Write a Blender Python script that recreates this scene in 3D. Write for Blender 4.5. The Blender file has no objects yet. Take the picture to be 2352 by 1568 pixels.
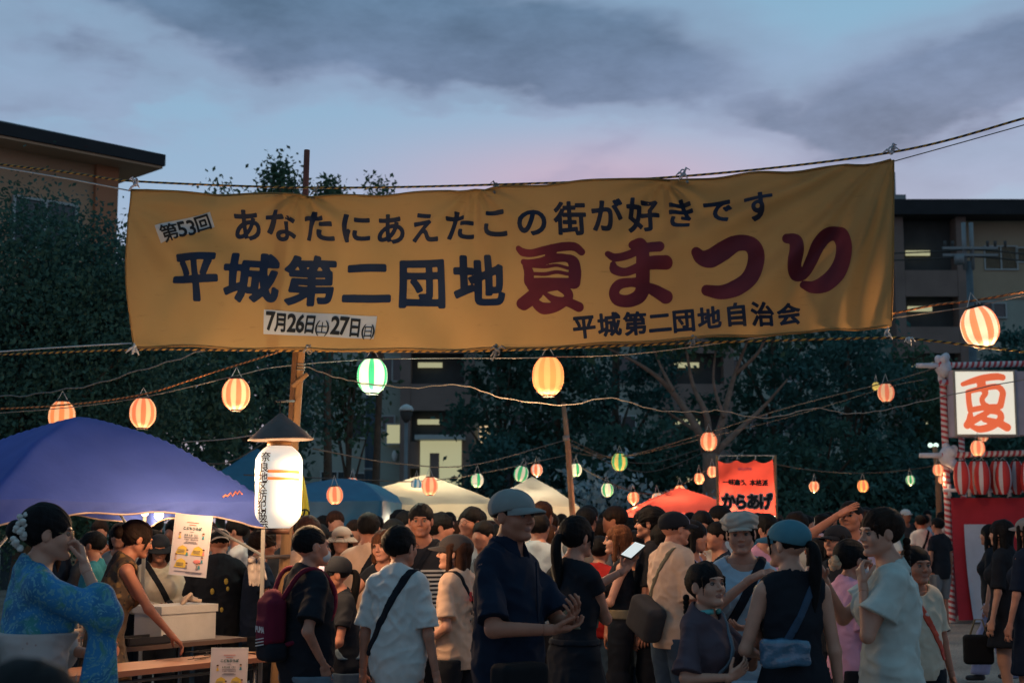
import bpy, math, random
import numpy as np
from mathutils import Vector, Matrix

random.seed(7)
RNG = np.random.default_rng(11)
R = math.radians
SC = bpy.context.scene
COL = SC.collection

# ---------------------------------------------------------------- camera
FPX = 3267.0                       # focal length in pixels of a 2352 x 1568 picture (50 mm lens)
PITCH = R(7.2)
EYE = 1.6
cam_d = bpy.data.cameras.new('camera')
cam_d.lens = 50.0
cam_d.sensor_width = 36.0
cam_d.clip_start = 0.05
cam_d.clip_end = 3000
cam_d.dof.use_dof = True
cam_d.dof.focus_distance = 8.2
cam_d.dof.aperture_fstop = 4.5
cam = bpy.data.objects.new('camera', cam_d)
COL.objects.link(cam)
cam.location = (0, 0, EYE)
cam.rotation_euler = (R(90) + PITCH, 0, 0)
SC.camera = cam

def P(u, v, D):
    """world point seen at (u, v) of the 2352 x 1568 picture, at a ground distance D in front of the camera"""
    a = (u - 1176.0) / FPX
    b = -(v - 784.0) / FPX
    dy = math.cos(PITCH) - b * math.sin(PITCH)
    dz = math.sin(PITCH) + b * math.cos(PITCH)
    k = D / dy
    return Vector((a * k, D, EYE + dz * k))

# ---------------------------------------------------------------- render settings
SC.view_settings.view_transform = 'Standard'
SC.view_settings.look = 'None'
SC.view_settings.gamma = 1.0
SC.view_settings.exposure = 0.0
SC.view_settings.use_curve_mapping = False
SC.render.engine = 'CYCLES'
SC.cycles.max_bounces = 4
SC.cycles.diffuse_bounces = 2
SC.cycles.glossy_bounces = 2
SC.cycles.transmission_bounces = 3
SC.cycles.transparent_max_bounces = 6
SC.cycles.sample_clamp_indirect = 4.0
SC.cycles.use_denoising = True

# ---------------------------------------------------------------- world: dusk sky with long cloud banks
SUN_EL, SUN_AZ = 2.0, 20.0
world = bpy.data.worlds.new('World')
SC.world = world
world.use_nodes = True
def build_sky():
    nt = world.node_tree
    N, L = nt.nodes, nt.links
    N.clear()
    out = N.new('ShaderNodeOutputWorld')
    bg = N.new('ShaderNodeBackground')
    L.new(bg.outputs[0], out.inputs[0])
    sky = N.new('ShaderNodeTexSky')
    sky.sky_type = 'NISHITA'
    sky.sun_disc = False
    sky.sun_elevation = R(SUN_EL)
    sky.sun_rotation = R(SUN_AZ)
    sky.air_density = 1.2
    sky.dust_density = 0.6
    sky.ozone_density = 4.0
    tc = N.new('ShaderNodeTexCoord')
    sep = N.new('ShaderNodeSeparateXYZ')
    L.new(tc.outputs['Generated'], sep.inputs[0])
    def math_(op, a, b=None, clamp=False):
        m = N.new('ShaderNodeMath'); m.operation = op; m.use_clamp = clamp
        for i, x in enumerate((a, b)):
            if x is None: continue
            if isinstance(x, (int, float)): m.inputs[i].default_value = x
            else: L.new(x, m.inputs[i])
        return m.outputs[0]
    az = math_('ARCTAN2', sep.outputs[0], sep.outputs[1])      # azimuth, 0 straight ahead
    el = math_('ARCSINE', sep.outputs[2])
    # noise warped coordinates, stretched sideways
    cmb = N.new('ShaderNodeCombineXYZ')
    L.new(az, cmb.inputs[0]); L.new(math_('MULTIPLY', el, 2.4), cmb.inputs[1])
    def noise(scale, detail=6, rough=.55, off=0.0, dist=0.0):
        n = N.new('ShaderNodeTexNoise'); n.noise_dimensions = '3D'
        n.inputs['Scale'].default_value = scale; n.inputs['Detail'].default_value = detail
        n.inputs['Roughness'].default_value = rough; n.inputs['Distortion'].default_value = dist
        v = N.new('ShaderNodeVectorMath'); v.operation = 'ADD'; v.inputs[1].default_value = (off, off * .7, off)
        L.new(cmb.outputs[0], v.inputs[0]); L.new(v.outputs[0], n.inputs['Vector'])
        return n.outputs[0]
    nz = noise(5.0, 4, .52, 1.3, 0)
    nf = noise(15.0, 4, .6, 4.1, 0)
    # cloud banks: (azimuth rad, elevation rad, half width, half height, slope, strength)
    banks = [(-.24, .385, .26, .070, -.10, 1.1), (0.0, .325, .19, .048, -.15, 1.0),
             (.20, .285, .16, .020, .03, .62), (.35, .300, .14, .034, .10, 1.0),
             (-.30, .292, .10, .012, -.05, .35), (.34, .235, .10, .03, .05, .35), (0.05, .75, .7, .14, .1, .7), (-1.6, .45, .7, .12, 0, .8)]
    warp = math_('MULTIPLY', math_('SUBTRACT', nz, .5), .13)
    warp2 = math_('MULTIPLY', math_('SUBTRACT', nf, .5), .030)
    elw = math_('ADD', math_('ADD', el, warp), warp2)
    azw = math_('ADD', az, math_('MULTIPLY', warp, 1.5))
    total = None
    for a0, e0, w, h, sl, st in banks:
        da = math_('SUBTRACT', azw, a0)
        de = math_('SUBTRACT', math_('SUBTRACT', elw, e0), math_('MULTIPLY', da, sl))
        da, de = math_('MULTIPLY', da, 1 / w), math_('MULTIPLY', de, 1 / h)
        q = math_('ADD', math_('MULTIPLY', da, da), math_('MULTIPLY', de, de))
        g = math_('MULTIPLY', math_('EXPONENT', math_('MULTIPLY', q, -0.8)), st)
        total = g if total is None else math_('MAXIMUM', total, g)
    dens = math_('ADD', math_('MULTIPLY', total, 1.45), math_('MULTIPLY', math_('SUBTRACT', nz, .5), .9))
    dens = math_('ADD', dens, math_('MULTIPLY', math_('SUBTRACT', nf, .5), .28))
    def ramp(fac, stops, interp='LINEAR'):
        r = N.new('ShaderNodeValToRGB'); r.color_ramp.interpolation = interp
        e = r.color_ramp.elements
        while len(e) > 1: e.remove(e[-1])
        e[0].position, e[0].color = stops[0][0], (*stops[0][1], 1)
        for p_, c_ in stops[1:]:
            x = e.new(p_); x.color = (*c_, 1)
        L.new(fac, r.inputs[0])
        return r.outputs[0]
    mask = ramp(dens, [(.12, (0, 0, 0)), (.45, (.38, .38, .38)), (1.0, (1, 1, 1))], 'EASE')
    # clear sky: blue, paler and pinker near the horizon
    eln = math_('MULTIPLY', el, 1 / 1.57, True)
    clear = ramp(eln, [(0.0, (.36, .32, .38)), (.10, (.31, .33, .42)), (.155, (.215, .315, .425)), (.26, (.145, .295, .395)), (1.0, (.07, .17, .26))])
    cloud = ramp(eln, [(0.0, (.20, .20, .28)), (.14, (.17, .19, .27)), (.20, (.105, .140, .210)), (.27, (.050, .118, .172)), (1.0, (.035, .085, .13))])
    # pink tint on the cloud edges and a pink band low over the banner
    cv_ = N.new('ShaderNodeVectorMath'); cv_.operation = 'SCALE'; L.new(cloud, cv_.inputs[0])
    vr = N.new('ShaderNodeMapRange'); vr.inputs[1].default_value = .3; vr.inputs[2].default_value = .7; vr.inputs[3].default_value = .72; vr.inputs[4].default_value = 1.30
    L.new(noise(9.0, 6, .62, 9.3), vr.inputs[0]); L.new(vr.outputs[0], cv_.inputs['Scale'])
    pk = N.new('ShaderNodeMixRGB'); pk.blend_type = 'MIX'
    pinkd = math_('SUBTRACT', az, .06)
    pinke = math_('SUBTRACT', el, .235)
    pq = math_('ADD', math_('POWER', math_('ABSOLUTE', math_('DIVIDE', pinkd, .16)), 2.0), math_('POWER', math_('ABSOLUTE', math_('DIVIDE', pinke, .035)), 2.0))
    pinkf = math_('MULTIPLY', math_('EXPONENT', math_('MULTIPLY', pq, -1.0)), .75)
    L.new(pinkf, pk.inputs[0]); L.new(clear, pk.inputs[1]); pk.inputs[2].default_value = (.46, .29, .35, 1)
    mx = N.new('ShaderNodeMixRGB'); L.new(mask, mx.inputs[0]); L.new(pk.outputs[0], mx.inputs[1]); L.new(cv_.outputs[0], mx.inputs[2])
    edge = math_('MULTIPLY', math_('MULTIPLY', mask, math_('SUBTRACT', 1.0, mask)), noise(4.0, 3, .5, 7.0))
    pe = N.new('ShaderNodeMixRGB'); pe.blend_type = 'ADD'; L.new(math_('MULTIPLY', edge, 1.6, True), pe.inputs[0])
    L.new(mx.outputs[0], pe.inputs[1]); pe.inputs[2].default_value = (.15, .06, .085, 1)
    # the physical sky adds a little of its own colour
    skm = N.new('ShaderNodeMixRGB'); skm.blend_type = 'MIX'
    sks = N.new('ShaderNodeVectorMath'); sks.operation = 'SCALE'; sks.inputs['Scale'].default_value = .25
    L.new(sky.outputs[0], sks.inputs[0])
    skm.inputs[0].default_value = .12
    L.new(pe.outputs[0], skm.inputs[1]); L.new(sks.outputs[0], skm.inputs[2])
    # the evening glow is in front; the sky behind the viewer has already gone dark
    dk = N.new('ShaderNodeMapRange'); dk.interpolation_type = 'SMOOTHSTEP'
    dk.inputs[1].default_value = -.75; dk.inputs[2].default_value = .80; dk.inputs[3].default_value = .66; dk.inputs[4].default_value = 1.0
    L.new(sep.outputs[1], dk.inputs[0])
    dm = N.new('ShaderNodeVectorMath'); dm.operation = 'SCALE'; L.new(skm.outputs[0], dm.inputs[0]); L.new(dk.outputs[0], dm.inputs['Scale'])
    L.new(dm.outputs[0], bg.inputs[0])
    bg.inputs[1].default_value = 1.55
    world.cycles.sampling_method = 'MANUAL'; world.cycles.sample_map_resolution = 256
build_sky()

sun_d = bpy.data.lights.new('sun', 'SUN')
sun_d.energy = 0.06
sun_d.angle = R(12)
sun_d.color = (1.0, .62, .52)
sun = bpy.data.objects.new('sun', sun_d)
COL.objects.link(sun)
sun.rotation_euler = (R(90 - SUN_EL - 4), 0, R(180 - SUN_AZ))

def spath(pts, rad=None, n=6):
    """Catmull-Rom through the points"""
    p = [np.asarray(q, float) for q in pts]
    q = [2 * p[0] - p[1]] + p + [2 * p[-1] - p[-2]]
    out, ro = [], []
    for i in range(1, len(q) - 2):
        for k in range(n):
            t = k / n
            out.append(.5 * (2 * q[i] + (q[i + 1] - q[i - 1]) * t + (2 * q[i - 1] - 5 * q[i] + 4 * q[i + 1] - q[i + 2]) * t * t + (3 * q[i] - q[i - 1] - 3 * q[i + 1] + q[i + 2]) * t ** 3))
            if rad is not None: ro.append(rad[i - 1] * (1 - t) + rad[i] * t)
    out.append(p[-1])
    if rad is not None: ro.append(rad[-1]); return out, ro
    return out

# ---------------------------------------------------------------- object helpers
def link(o, parent=None):
    COL.objects.link(o)
    if parent is not None: o.parent = parent
    return o

def tag(o, label=None, cat=None, group=None, kind=None):
    if label: o['label'] = label
    if cat: o['category'] = cat
    if group: o['group'] = group
    if kind: o['kind'] = kind
    return o

def thing(name, label, cat, loc=(0, 0, 0), rz=0.0, group=None):
    o = bpy.data.objects.new(name, None)
    o.empty_display_size = .1
    link(o)
    o.location = loc
    o.rotation_euler = (0, 0, rz)
    return tag(o, label, cat, group)

class MB:
    """collects shapes, builds ONE mesh object"""
    def __init__(s):
        s.v, s.f, s.m, s.n, s.uv = [], [], [], 0, None
    def add(s, verts, faces, mi=0):
        verts = np.asarray(verts, float).reshape(-1, 3)
        s.v.append(verts)
        for f in faces:
            s.f.append(tuple(int(i) + s.n for i in f)); s.m.append(mi)
        s.n += len(verts)
        return s
    def box(s, c, size, rz=0.0, mi=0, rot=None):
        x, y, z = (k * .5 for k in size)
        v = np.array([(-x, -y, -z), (x, -y, -z), (x, y, -z), (-x, y, -z), (-x, -y, z), (x, -y, z), (x, y, z), (-x, y, z)])
        if rot is not None: v = v @ np.array(rot).T
        elif rz: v = v @ np.array(Matrix.Rotation(rz, 3, 'Z')).T
        return s.add(v + np.array(c), [(0, 3, 2, 1), (4, 5, 6, 7), (0, 1, 5, 4), (1, 2, 6, 5), (2, 3, 7, 6), (3, 0, 4, 7)], mi)
    def bar(s, a, b, w, t=None, mi=0):
        a, b = Vector(a), Vector(b)
        d = (b - a)
        ln = d.length
        q = d.to_track_quat('Z', 'Y').to_matrix()
        return s.box((a + b) / 2, (w, t or w, ln), rot=[list(r) for r in q], mi=mi)
    def tube(s, pts, r, n=8, mi=0, cap=True, ru=None):
        pts = [Vector(p) for p in pts]
        rr = r if isinstance(r, (list, tuple, np.ndarray)) else [r] * len(pts)
        V, F = [], []
        up = None
        for i, p in enumerate(pts):
            t = (pts[min(i + 1, len(pts) - 1)] - pts[max(i - 1, 0)])
            if t.length < 1e-9: t = Vector((0, 0, 1))
            t.normalize()
            if up is None:
                up = t.orthogonal().normalized()
            else:
                up = (up - t * up.dot(t))
                if up.length < 1e-6: up = t.orthogonal()
                up.normalize()
            w = t.cross(up)
            for k in range(n):
                a = 2 * math.pi * k / n
                V.append(p + up * (rr[i] * math.cos(a)) + w * (rr[i] * math.sin(a)))
        for i in range(len(pts) - 1):
            for k in range(n):
                k2 = (k + 1) % n
                F.append((i * n + k, i * n + k2, (i + 1) * n + k2, (i + 1) * n + k))
        if cap:
            F.append(tuple(range(n - 1, -1, -1)))
            F.append(tuple((len(pts) - 1) * n + k for k in range(n)))
        return s.add([tuple(v) for v in V], F, mi)
    def lathe(s, c, prof, n=20, mi=0, cap=True, mfun=None):
        """prof: list of (radius, z)"""
        V, F = [], []
        for r_, z_ in prof:
            for k in range(n):
                a = 2 * math.pi * k / n
                V.append((c[0] + r_ * math.cos(a), c[1] + r_ * math.sin(a), c[2] + z_))
        base = len(s.f)
        for i in range(len(prof) - 1):
            for k in range(n):
                k2 = (k + 1) % n
                F.append((i * n + k, i * n + k2, (i + 1) * n + k2, (i + 1) * n + k))
        nb = len(F)
        if cap:
            F.append(tuple(range(n - 1, -1, -1)))
            F.append(tuple((len(prof) - 1) * n + k for k in range(n)))
        s.add(V, F, mi)
        if mfun:
            for j in range(nb):
                s.m[base + j] = mfun(j // n, j % n)
        return s
    def ball(s, c, r, n=10, mi=0):
        r = r if isinstance(r, (tuple, list)) else (r, r, r)
        V, F = [], []
        m = max(4, n // 2)
        for i in range(m + 1):
            th = math.pi * i / m
            for k in range(n):
                a = 2 * math.pi * k / n
                V.append((c[0] + r[0] * math.sin(th) * math.cos(a), c[1] + r[1] * math.sin(th) * math.sin(a), c[2] - r[2] * math.cos(th)))
        for i in range(m):
            for k in range(n):
                k2 = (k + 1) % n
                F.append((i * n + k, i * n + k2, (i + 1) * n + k2, (i + 1) * n + k))
        return s.add(V, F, mi)
    def grid(s, G, mi=0, closed=False):
        """G: (nu, nv, 3) array"""
        G = np.asarray(G, float)
        nu, nv = G.shape[:2]
        F = [(i * nv + j, (i + 1) * nv + j, (i + 1) * nv + j + 1, i * nv + j + 1) for i in range(nu - 1) for j in range(nv - 1)]
        return s.add(G.reshape(-1, 3), F, mi)
    def build(s, name, mat, parent=None, smooth=False, loc=None):
        v = np.concatenate(s.v) if s.v else np.zeros((0, 3))
        return mesh_obj(name, v, s.f, mat, parent, smooth, s.m, loc)

def mesh_obj(name, v, f, mat, parent=None, smooth=False, mi=None, loc=None):
    me = bpy.data.meshes.new(name)
    v = np.asarray(v, np.float32)
    if isinstance(f, np.ndarray) and f.ndim == 2:
        k = f.shape[1]
        me.vertices.add(len(v)); me.vertices.foreach_set('co', v.ravel())
        me.loops.add(f.size); me.loops.foreach_set('vertex_index', f.ravel().astype(np.int32))
        me.polygons.add(len(f))
        me.polygons.foreach_set('loop_start', np.arange(0, f.size, k, dtype=np.int32))
        me.polygons.foreach_set('loop_total', np.full(len(f), k, np.int32))
    else:
        me.from_pydata(v.tolist(), [], f)
    mats = mat if isinstance(mat, (list, tuple)) else [mat]
    for m in mats: me.materials.append(m)
    if mi is not None and len(mats) > 1:
        me.polygons.foreach_set('material_index', np.asarray(mi, np.int32))
    if smooth:
        me.polygons.foreach_set('use_smooth', np.ones(len(me.polygons), bool))
    me.update()
    me.validate()
    o = bpy.data.objects.new(name, me)
    link(o, parent)
    if loc is not None: o.location = loc
    return o

def copy_tree(o, parent=None):
    c = o.copy()
    COL.objects.link(c)
    if parent is not None: c.parent = parent
    for ch in list(o.children): copy_tree(ch, c)
    return c

# ---------------------------------------------------------------- materials
_MC = {}
def mat(name, col, rough=.8, var=.15, scale=8.0, bump=0.0, bscale=40.0, metal=0.0, trans=0.0, spec=.3, stretch=(1, 1, 1), sheen=0.0, coords='Object', emit=None, estr=0.0):
    key = (name, tuple(col), rough, var, scale, bump, bscale, metal, trans, spec, stretch, emit, estr)
    if key in _MC: return _MC[key]
    m = bpy.data.materials.new(name)
    m.use_nodes = True
    nt = m.node_tree; N, L = nt.nodes, nt.links
    b = N['Principled BSDF']
    b.inputs['Roughness'].default_value = rough
    b.inputs['Metallic'].default_value = metal
    b.inputs['Specular IOR Level'].default_value = spec
    if sheen: b.inputs['Sheen Weight'].default_value = sheen
    tc = N.new('ShaderNodeTexCoord')
    mp = N.new('ShaderNodeMapping'); mp.inputs['Scale'].default_value = stretch
    L.new(tc.outputs[coords], mp.inputs[0])
    nz = N.new('ShaderNodeTexNoise'); nz.inputs['Scale'].default_value = scale; nz.inputs['Detail'].default_value = 4
    L.new(mp.outputs[0], nz.inputs['Vector'])
    mx = N.new('ShaderNodeMixRGB'); mx.blend_type = 'MIX'
    c = np.array(col)
    mx.inputs[1].default_value = (*np.clip(c * (1 - var), 0, 1), 1)
    mx.inputs[2].default_value = (*np.clip(c * (1 + var), 0, 1), 1)
    cr = N.new('ShaderNodeMapRange'); cr.inputs[1].default_value = .3; cr.inputs[2].default_value = .7
    L.new(nz.outputs[0], cr.inputs[0]); L.new(cr.outputs[0], mx.inputs[0])
    L.new(mx.outputs[0], b.inputs['Base Color'])
    if bump:
        n2 = N.new('ShaderNodeTexNoise'); n2.inputs['Scale'].default_value = bscale; n2.inputs['Detail'].default_value = 3
        L.new(mp.outputs[0], n2.inputs['Vector'])
        bp_ = N.new('ShaderNodeBump'); bp_.inputs['Strength'].default_value = bump; bp_.inputs['Distance'].default_value = .01
        L.new(n2.outputs[0], bp_.inputs['Height']); L.new(bp_.outputs[0], b.inputs['Normal'])
    if trans:                                        # thin cloth or paper lit from behind
        tr = N.new('ShaderNodeBsdfTranslucent'); L.new(mx.outputs[0], tr.inputs[0])
        ms = N.new('ShaderNodeMixShader'); ms.inputs[0].default_value = trans
        L.new(b.outputs[0], ms.inputs[1]); L.new(tr.outputs[0], ms.inputs[2])
        L.new(ms.outputs[0], N['Material Output'].inputs[0])
    if emit:
        b.inputs['Emission Color'].default_value = (*emit, 1)
        b.inputs['Emission Strength'].default_value = estr
    _MC[key] = m
    return m

def emis(name, col, st):
    key = ('em', name, tuple(col), st)
    if key in _MC: return _MC[key]
    m = bpy.data.materials.new(name); m.use_nodes = True
    b = m.node_tree.nodes['Principled BSDF']
    b.inputs['Base Color'].default_value = (*[min(1, c) * .5 for c in col], 1)
    b.inputs['Emission Color'].default_value = (*col, 1)
    b.inputs['Emission Strength'].default_value = st
    _MC[key] = m
    return m
# ================================================================ people
def surface_nets(F, org, h):
    S = F < 0
    nx, ny, nz = F.shape
    cs = [(a, b, c) for a in (0, 1) for b in (0, 1) for c in (0, 1)]
    cnt = np.zeros((nx - 1, ny - 1, nz - 1), np.int8)
    for a, b, c in cs:
        cnt += S[a:nx - 1 + a, b:ny - 1 + b, c:nz - 1 + c]
    act = (cnt > 0) & (cnt < 8)
    I = np.argwhere(act)
    if len(I) == 0: return np.zeros((0, 3)), np.zeros((0, 4), int)
    V8 = np.stack([F[I[:, 0] + a, I[:, 1] + b, I[:, 2] + c] for a, b, c in cs], 1)
    acc = np.zeros((len(I), 3)); num = np.zeros(len(I))
    for i in range(8):
        for j in range(i + 1, 8):
            a, b = np.array(cs[i]), np.array(cs[j])
            if np.abs(a - b).sum() != 1: continue
            va, vb = V8[:, i], V8[:, j]
            m = (va < 0) != (vb < 0)
            t = va[m] / (va[m] - vb[m])
            acc[m] += a + (b - a) * t[:, None]
            num[m] += 1
    V = (I + acc / num[:, None]) * h + org
    idx = np.full(act.shape, -1, np.int64)
    idx[act] = np.arange(len(I))
    Q = []
    for ax in range(3):
        sl0 = [slice(1, -1)] * 3; sl1 = [slice(1, -1)] * 3
        sl0[ax] = slice(0, -1); sl1[ax] = slice(1, None)
        s0, s1 = S[tuple(sl0)], S[tuple(sl1)]
        for flip, m in ((False, s0 & ~s1), (True, ~s0 & s1)):
            E = np.argwhere(m)
            if len(E) == 0: continue
            off = np.array([1, 1, 1]); off[ax] = 0
            E = E + off
            u, w = [(1, 2), (2, 0), (0, 1)][ax]
            q = []
            for du, dw in ((-1, -1), (0, -1), (0, 0), (-1, 0)):
                C = E.copy(); C[:, u] += du; C[:, w] += dw
                q.append(idx[C[:, 0], C[:, 1], C[:, 2]])
            q = np.stack(q, 1)
            if flip: q = q[:, ::-1]
            Q.append(q)
    return V, np.concatenate(Q)

class Field:
    def __init__(s, lo, hi, h):
        s.h = h
        s.lo = np.asarray(lo, float); 
        s.n = np.maximum(np.ceil((np.asarray(hi) - s.lo) / h).astype(int) + 1, 4)
        s.F = np.full(tuple(s.n), .25, np.float32)
        s.ax = [(s.lo[i] + np.arange(s.n[i]) * h).astype(np.float32) for i in range(3)]
    def sub(s, lo, hi):
        a = np.clip(np.floor((np.asarray(lo) - s.lo) / s.h).astype(int), 0, s.n)
        b = np.clip(np.ceil((np.asarray(hi) - s.lo) / s.h).astype(int) + 1, 0, s.n)
        if (b <= a).any(): return None, None
        sl = tuple(slice(a[i], b[i]) for i in range(3))
        return sl, (s.ax[0][sl[0]][:, None, None], s.ax[1][sl[1]][None, :, None], s.ax[2][sl[2]][None, None, :])
    def prim(s, p, k=.02, inf=0.0, sign=1):
        """p = (kind, data...); smooth union (sign=1) or smooth subtraction (sign=-1)"""
        lo, hi = pbox(p)
        m = inf + k + 3 * s.h
        sl, X = s.sub(lo - m, hi + m)
        if sl is None: return
        d = peval(p, X) - inf
        A = s.F[sl]
        if sign > 0:
            if k > 0:
                g = np.maximum(k - np.abs(A - d), 0) / k
                s.F[sl] = np.minimum(A, d) - g * g * k * .25
            else: s.F[sl] = np.minimum(A, d)
        else:
            d = -d
            if k > 0:
                g = np.maximum(k - np.abs(A - d), 0) / k
                s.F[sl] = np.maximum(A, d) + g * g * k * .25
            else: s.F[sl] = np.maximum(A, d)
    def grid(s):
        return s.ax[0][:, None, None], s.ax[1][None, :, None], s.ax[2][None, None, :]
    def cut(s, n, c):
        """keep n.p < c"""
        X = s.grid()
        s.F = np.maximum(s.F, (n[0] * X[0] + n[1] * X[1] + n[2] * X[2] - c).astype(np.float32))
    def mesh(s):
        F = s.F
        F[0] = F[-1] = .2; F[:, 0] = F[:, -1] = .2; F[:, :, 0] = F[:, :, -1] = .2
        return surface_nets(F, s.lo, s.h)

I3 = np.eye(3)
def cone(a, b, ra, rb, flat=None):
    return ('cone', np.asarray(a, float), np.asarray(b, float), ra, rb, flat)
def ell(c, r, Rm=I3):
    return ('ell', np.asarray(c, float), np.asarray(r, float), np.asarray(Rm, float))
def rbox(c, half, rad, Rm=I3):
    return ('rbox', np.asarray(c, float), np.asarray(half, float), rad, np.asarray(Rm, float))
def pbox(p):
    if p[0] == 'cone':
        r = max(p[3], p[4])
        return np.minimum(p[1], p[2]) - r, np.maximum(p[1], p[2]) + r
    if p[0] == 'ell':
        e = np.sqrt(((p[3] * p[2][None, :]) ** 2).sum(1)); return p[1] - e, p[1] + e
    if p[0] == 'rbox':
        e = (np.abs(p[4]) * p[2][None, :]).sum(1) + p[3]; return p[1] - e, p[1] + e
def peval(p, X):
    if p[0] == 'cone':
        a, b, ra, rb = p[1:5]
        ab = b - a; L2 = max(float(ab @ ab), 1e-9)
        dx, dy, dz = X[0] - a[0], X[1] - a[1], X[2] - a[2]
        t = np.clip((dx * ab[0] + dy * ab[1] + dz * ab[2]) / L2, 0, 1)
        ex, ey, ez = dx - t * ab[0], dy - t * ab[1], dz - t * ab[2]
        if p[5] is not None:
            n, f = p[5]
            w = (ex * n[0] + ey * n[1] + ez * n[2]) * (f - 1)
            ex, ey, ez = ex + w * n[0], ey + w * n[1], ez + w * n[2]
        return (np.sqrt(ex * ex + ey * ey + ez * ez) - (ra + (rb - ra) * t)).astype(np.float32)
    if p[0] == 'ell':
        c, r, M = p[1:4]
        dx, dy, dz = X[0] - c[0], X[1] - c[1], X[2] - c[2]
        q = [(dx * M[0, i] + dy * M[1, i] + dz * M[2, i]) for i in range(3)]
        k0 = np.sqrt(sum((q[i] / r[i]) ** 2 for i in range(3)))
        k1 = np.sqrt(sum((q[i] / r[i] ** 2) ** 2 for i in range(3))) + 1e-6
        return (k0 * (k0 - 1) / k1).astype(np.float32)
    if p[0] == 'rbox':
        c, hf, rad, M = p[1:5]
        dx, dy, dz = X[0] - c[0], X[1] - c[1], X[2] - c[2]
        q = [np.abs(dx * M[0, i] + dy * M[1, i] + dz * M[2, i]) - hf[i] for i in range(3)]
        o = np.sqrt(sum(np.maximum(a, 0) ** 2 for a in q))
        return (o + np.minimum(np.maximum(np.maximum(q[0], q[1]), q[2]), 0) - rad).astype(np.float32)

def rotm(ax, deg):
    return np.array(Matrix.Rotation(R(deg), 3, ax))

_LAT = RNG.uniform(-1, 1, (32, 32, 32)).astype(np.float32)
def noise3(x, y, z):
    xi, yi, zi = np.floor(x).astype(int), np.floor(y).astype(int), np.floor(z).astype(int)
    fx, fy, fz = x - xi, y - yi, z - zi
    fx, fy, fz = [t * t * (3 - 2 * t) for t in (fx, fy, fz)]
    o = 0
    for a in (0, 1):
        for b in (0, 1):
            for c in (0, 1):
                o = o + _LAT[(xi + a) & 31, (yi + b) & 31, (zi + c) & 31] * (fx if a else 1 - fx) * (fy if b else 1 - fy) * (fz if c else 1 - fz)
    return o
def folds(F, X, seed, amp=.006, vert=1.0):
    """irregular wrinkles of hanging cloth, worked out only near the surface"""
    out = np.zeros(F.shape, np.float32)
    I = np.nonzero(np.abs(F) < .05)
    x, y, z = X[0].ravel()[I[0]], X[1].ravel()[I[1]], X[2].ravel()[I[2]]
    s = seed * 3.7
    w = noise3(x * 4 + s, y * 4, z * 4) * .9
    f = noise3(x * 17 + 1.5 * w + s, y * 15 + s, z * 3.5 + w * 2)                 # hanging folds
    g = noise3(x * 9 + z * 11 + w + s, y * 9, z * 12 - x * 9 - w)                # slanting pulls
    q = noise3(x * 6 - z * 14 - w, y * 8 + s, z * 9 + x * 14 + s)
    r_ = (1 - np.abs(f) * 1.6) * .6 * vert + (1 - np.abs(g) * 2.2).clip(-.3, 1) * .6 + (1 - np.abs(q) * 2.2).clip(-.3, 1) * .5
    b_ = noise3(x * 5 + s, y * 5 + 2, z * 4)
    out[I] = -amp * (r_ - .7) * .9 + amp * 1.1 * b_
    return out

def ik(S, T, l1, l2, pole):
    S, T, pole = map(lambda a: np.asarray(a, float), (S, T, pole))
    d = T - S; L = np.linalg.norm(d)
    L2 = min(L, (l1 + l2) * .995)
    u = d / max(L, 1e-6)
    T = S + u * L2
    a = (l1 * l1 - l2 * l2 + L2 * L2) / (2 * L2)
    hgt = math.sqrt(max(l1 * l1 - a * a, 0))
    p = pole - u * (pole @ u); p /= max(np.linalg.norm(p), 1e-6)
    return S + u * a + p * hgt, T

ARMS = {  # hand target (x outward, y forward, z) for a body 1.7 m tall, elbow direction, fingers, palm normal, curl
    'down':   ((.25, .03, .80), (.1, -1, 0), None, (-1, 0, 0), .35),
    'relaxed':((.24, .10, .84), (.3, -1, 0), None, (-1, 0, 0), .4),
    'belly':  ((.02, .25, 1.10), (.8, -.3, -.6), (-.9, .4, .1), (0, -.3, 1), .45),
    'chest':  ((.09, .24, 1.30), (.7, -.1, -.7), (-.6, .5, .6), (0, -1, 0), .7),
    'face':   ((.06, .19, 1.50), (.6, .2, -.8), (-.4, .1, .9), (-.2, -1, 0), .6),
    'phone':  ((.20, .42, 1.42), (.3, .0, -1), (0, .5, .85), (-.5, -.6, 0), .45),
    'brow':   ((.05, .14, 1.61), (.8, .25, -.8), (-.9, .1, .4), (0, -.6, -.8), .1),
    'fold':   ((-.12, .22, 1.18), (.8, 0, -.6), (-1, .1, .1), (0, -1, 0), .4),
    'point':  ((.30, .55, 1.36), (.5, 0, -1), (0, 1, 0), (0, 0, -1), .2),
    'reach':  ((.18, .50, 1.02), (.4, -.3, -1), (0, .8, -.5), (0, 0, -1), .4),
    'up':     ((.20, .12, 1.92), (1, .2, 0), (0, 0, 1), (0, 1, 0), .15),
    'pocket': ((.20, .02, .92), (.6, -1, 0), (0, .2, -1), (-1, 0, 0), .5),
    'bag':    ((.17, .14, 1.20), (.9, -.6, -.4), (-.4, .4, .7), (-.6, -.5, 0), .8),
}

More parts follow.
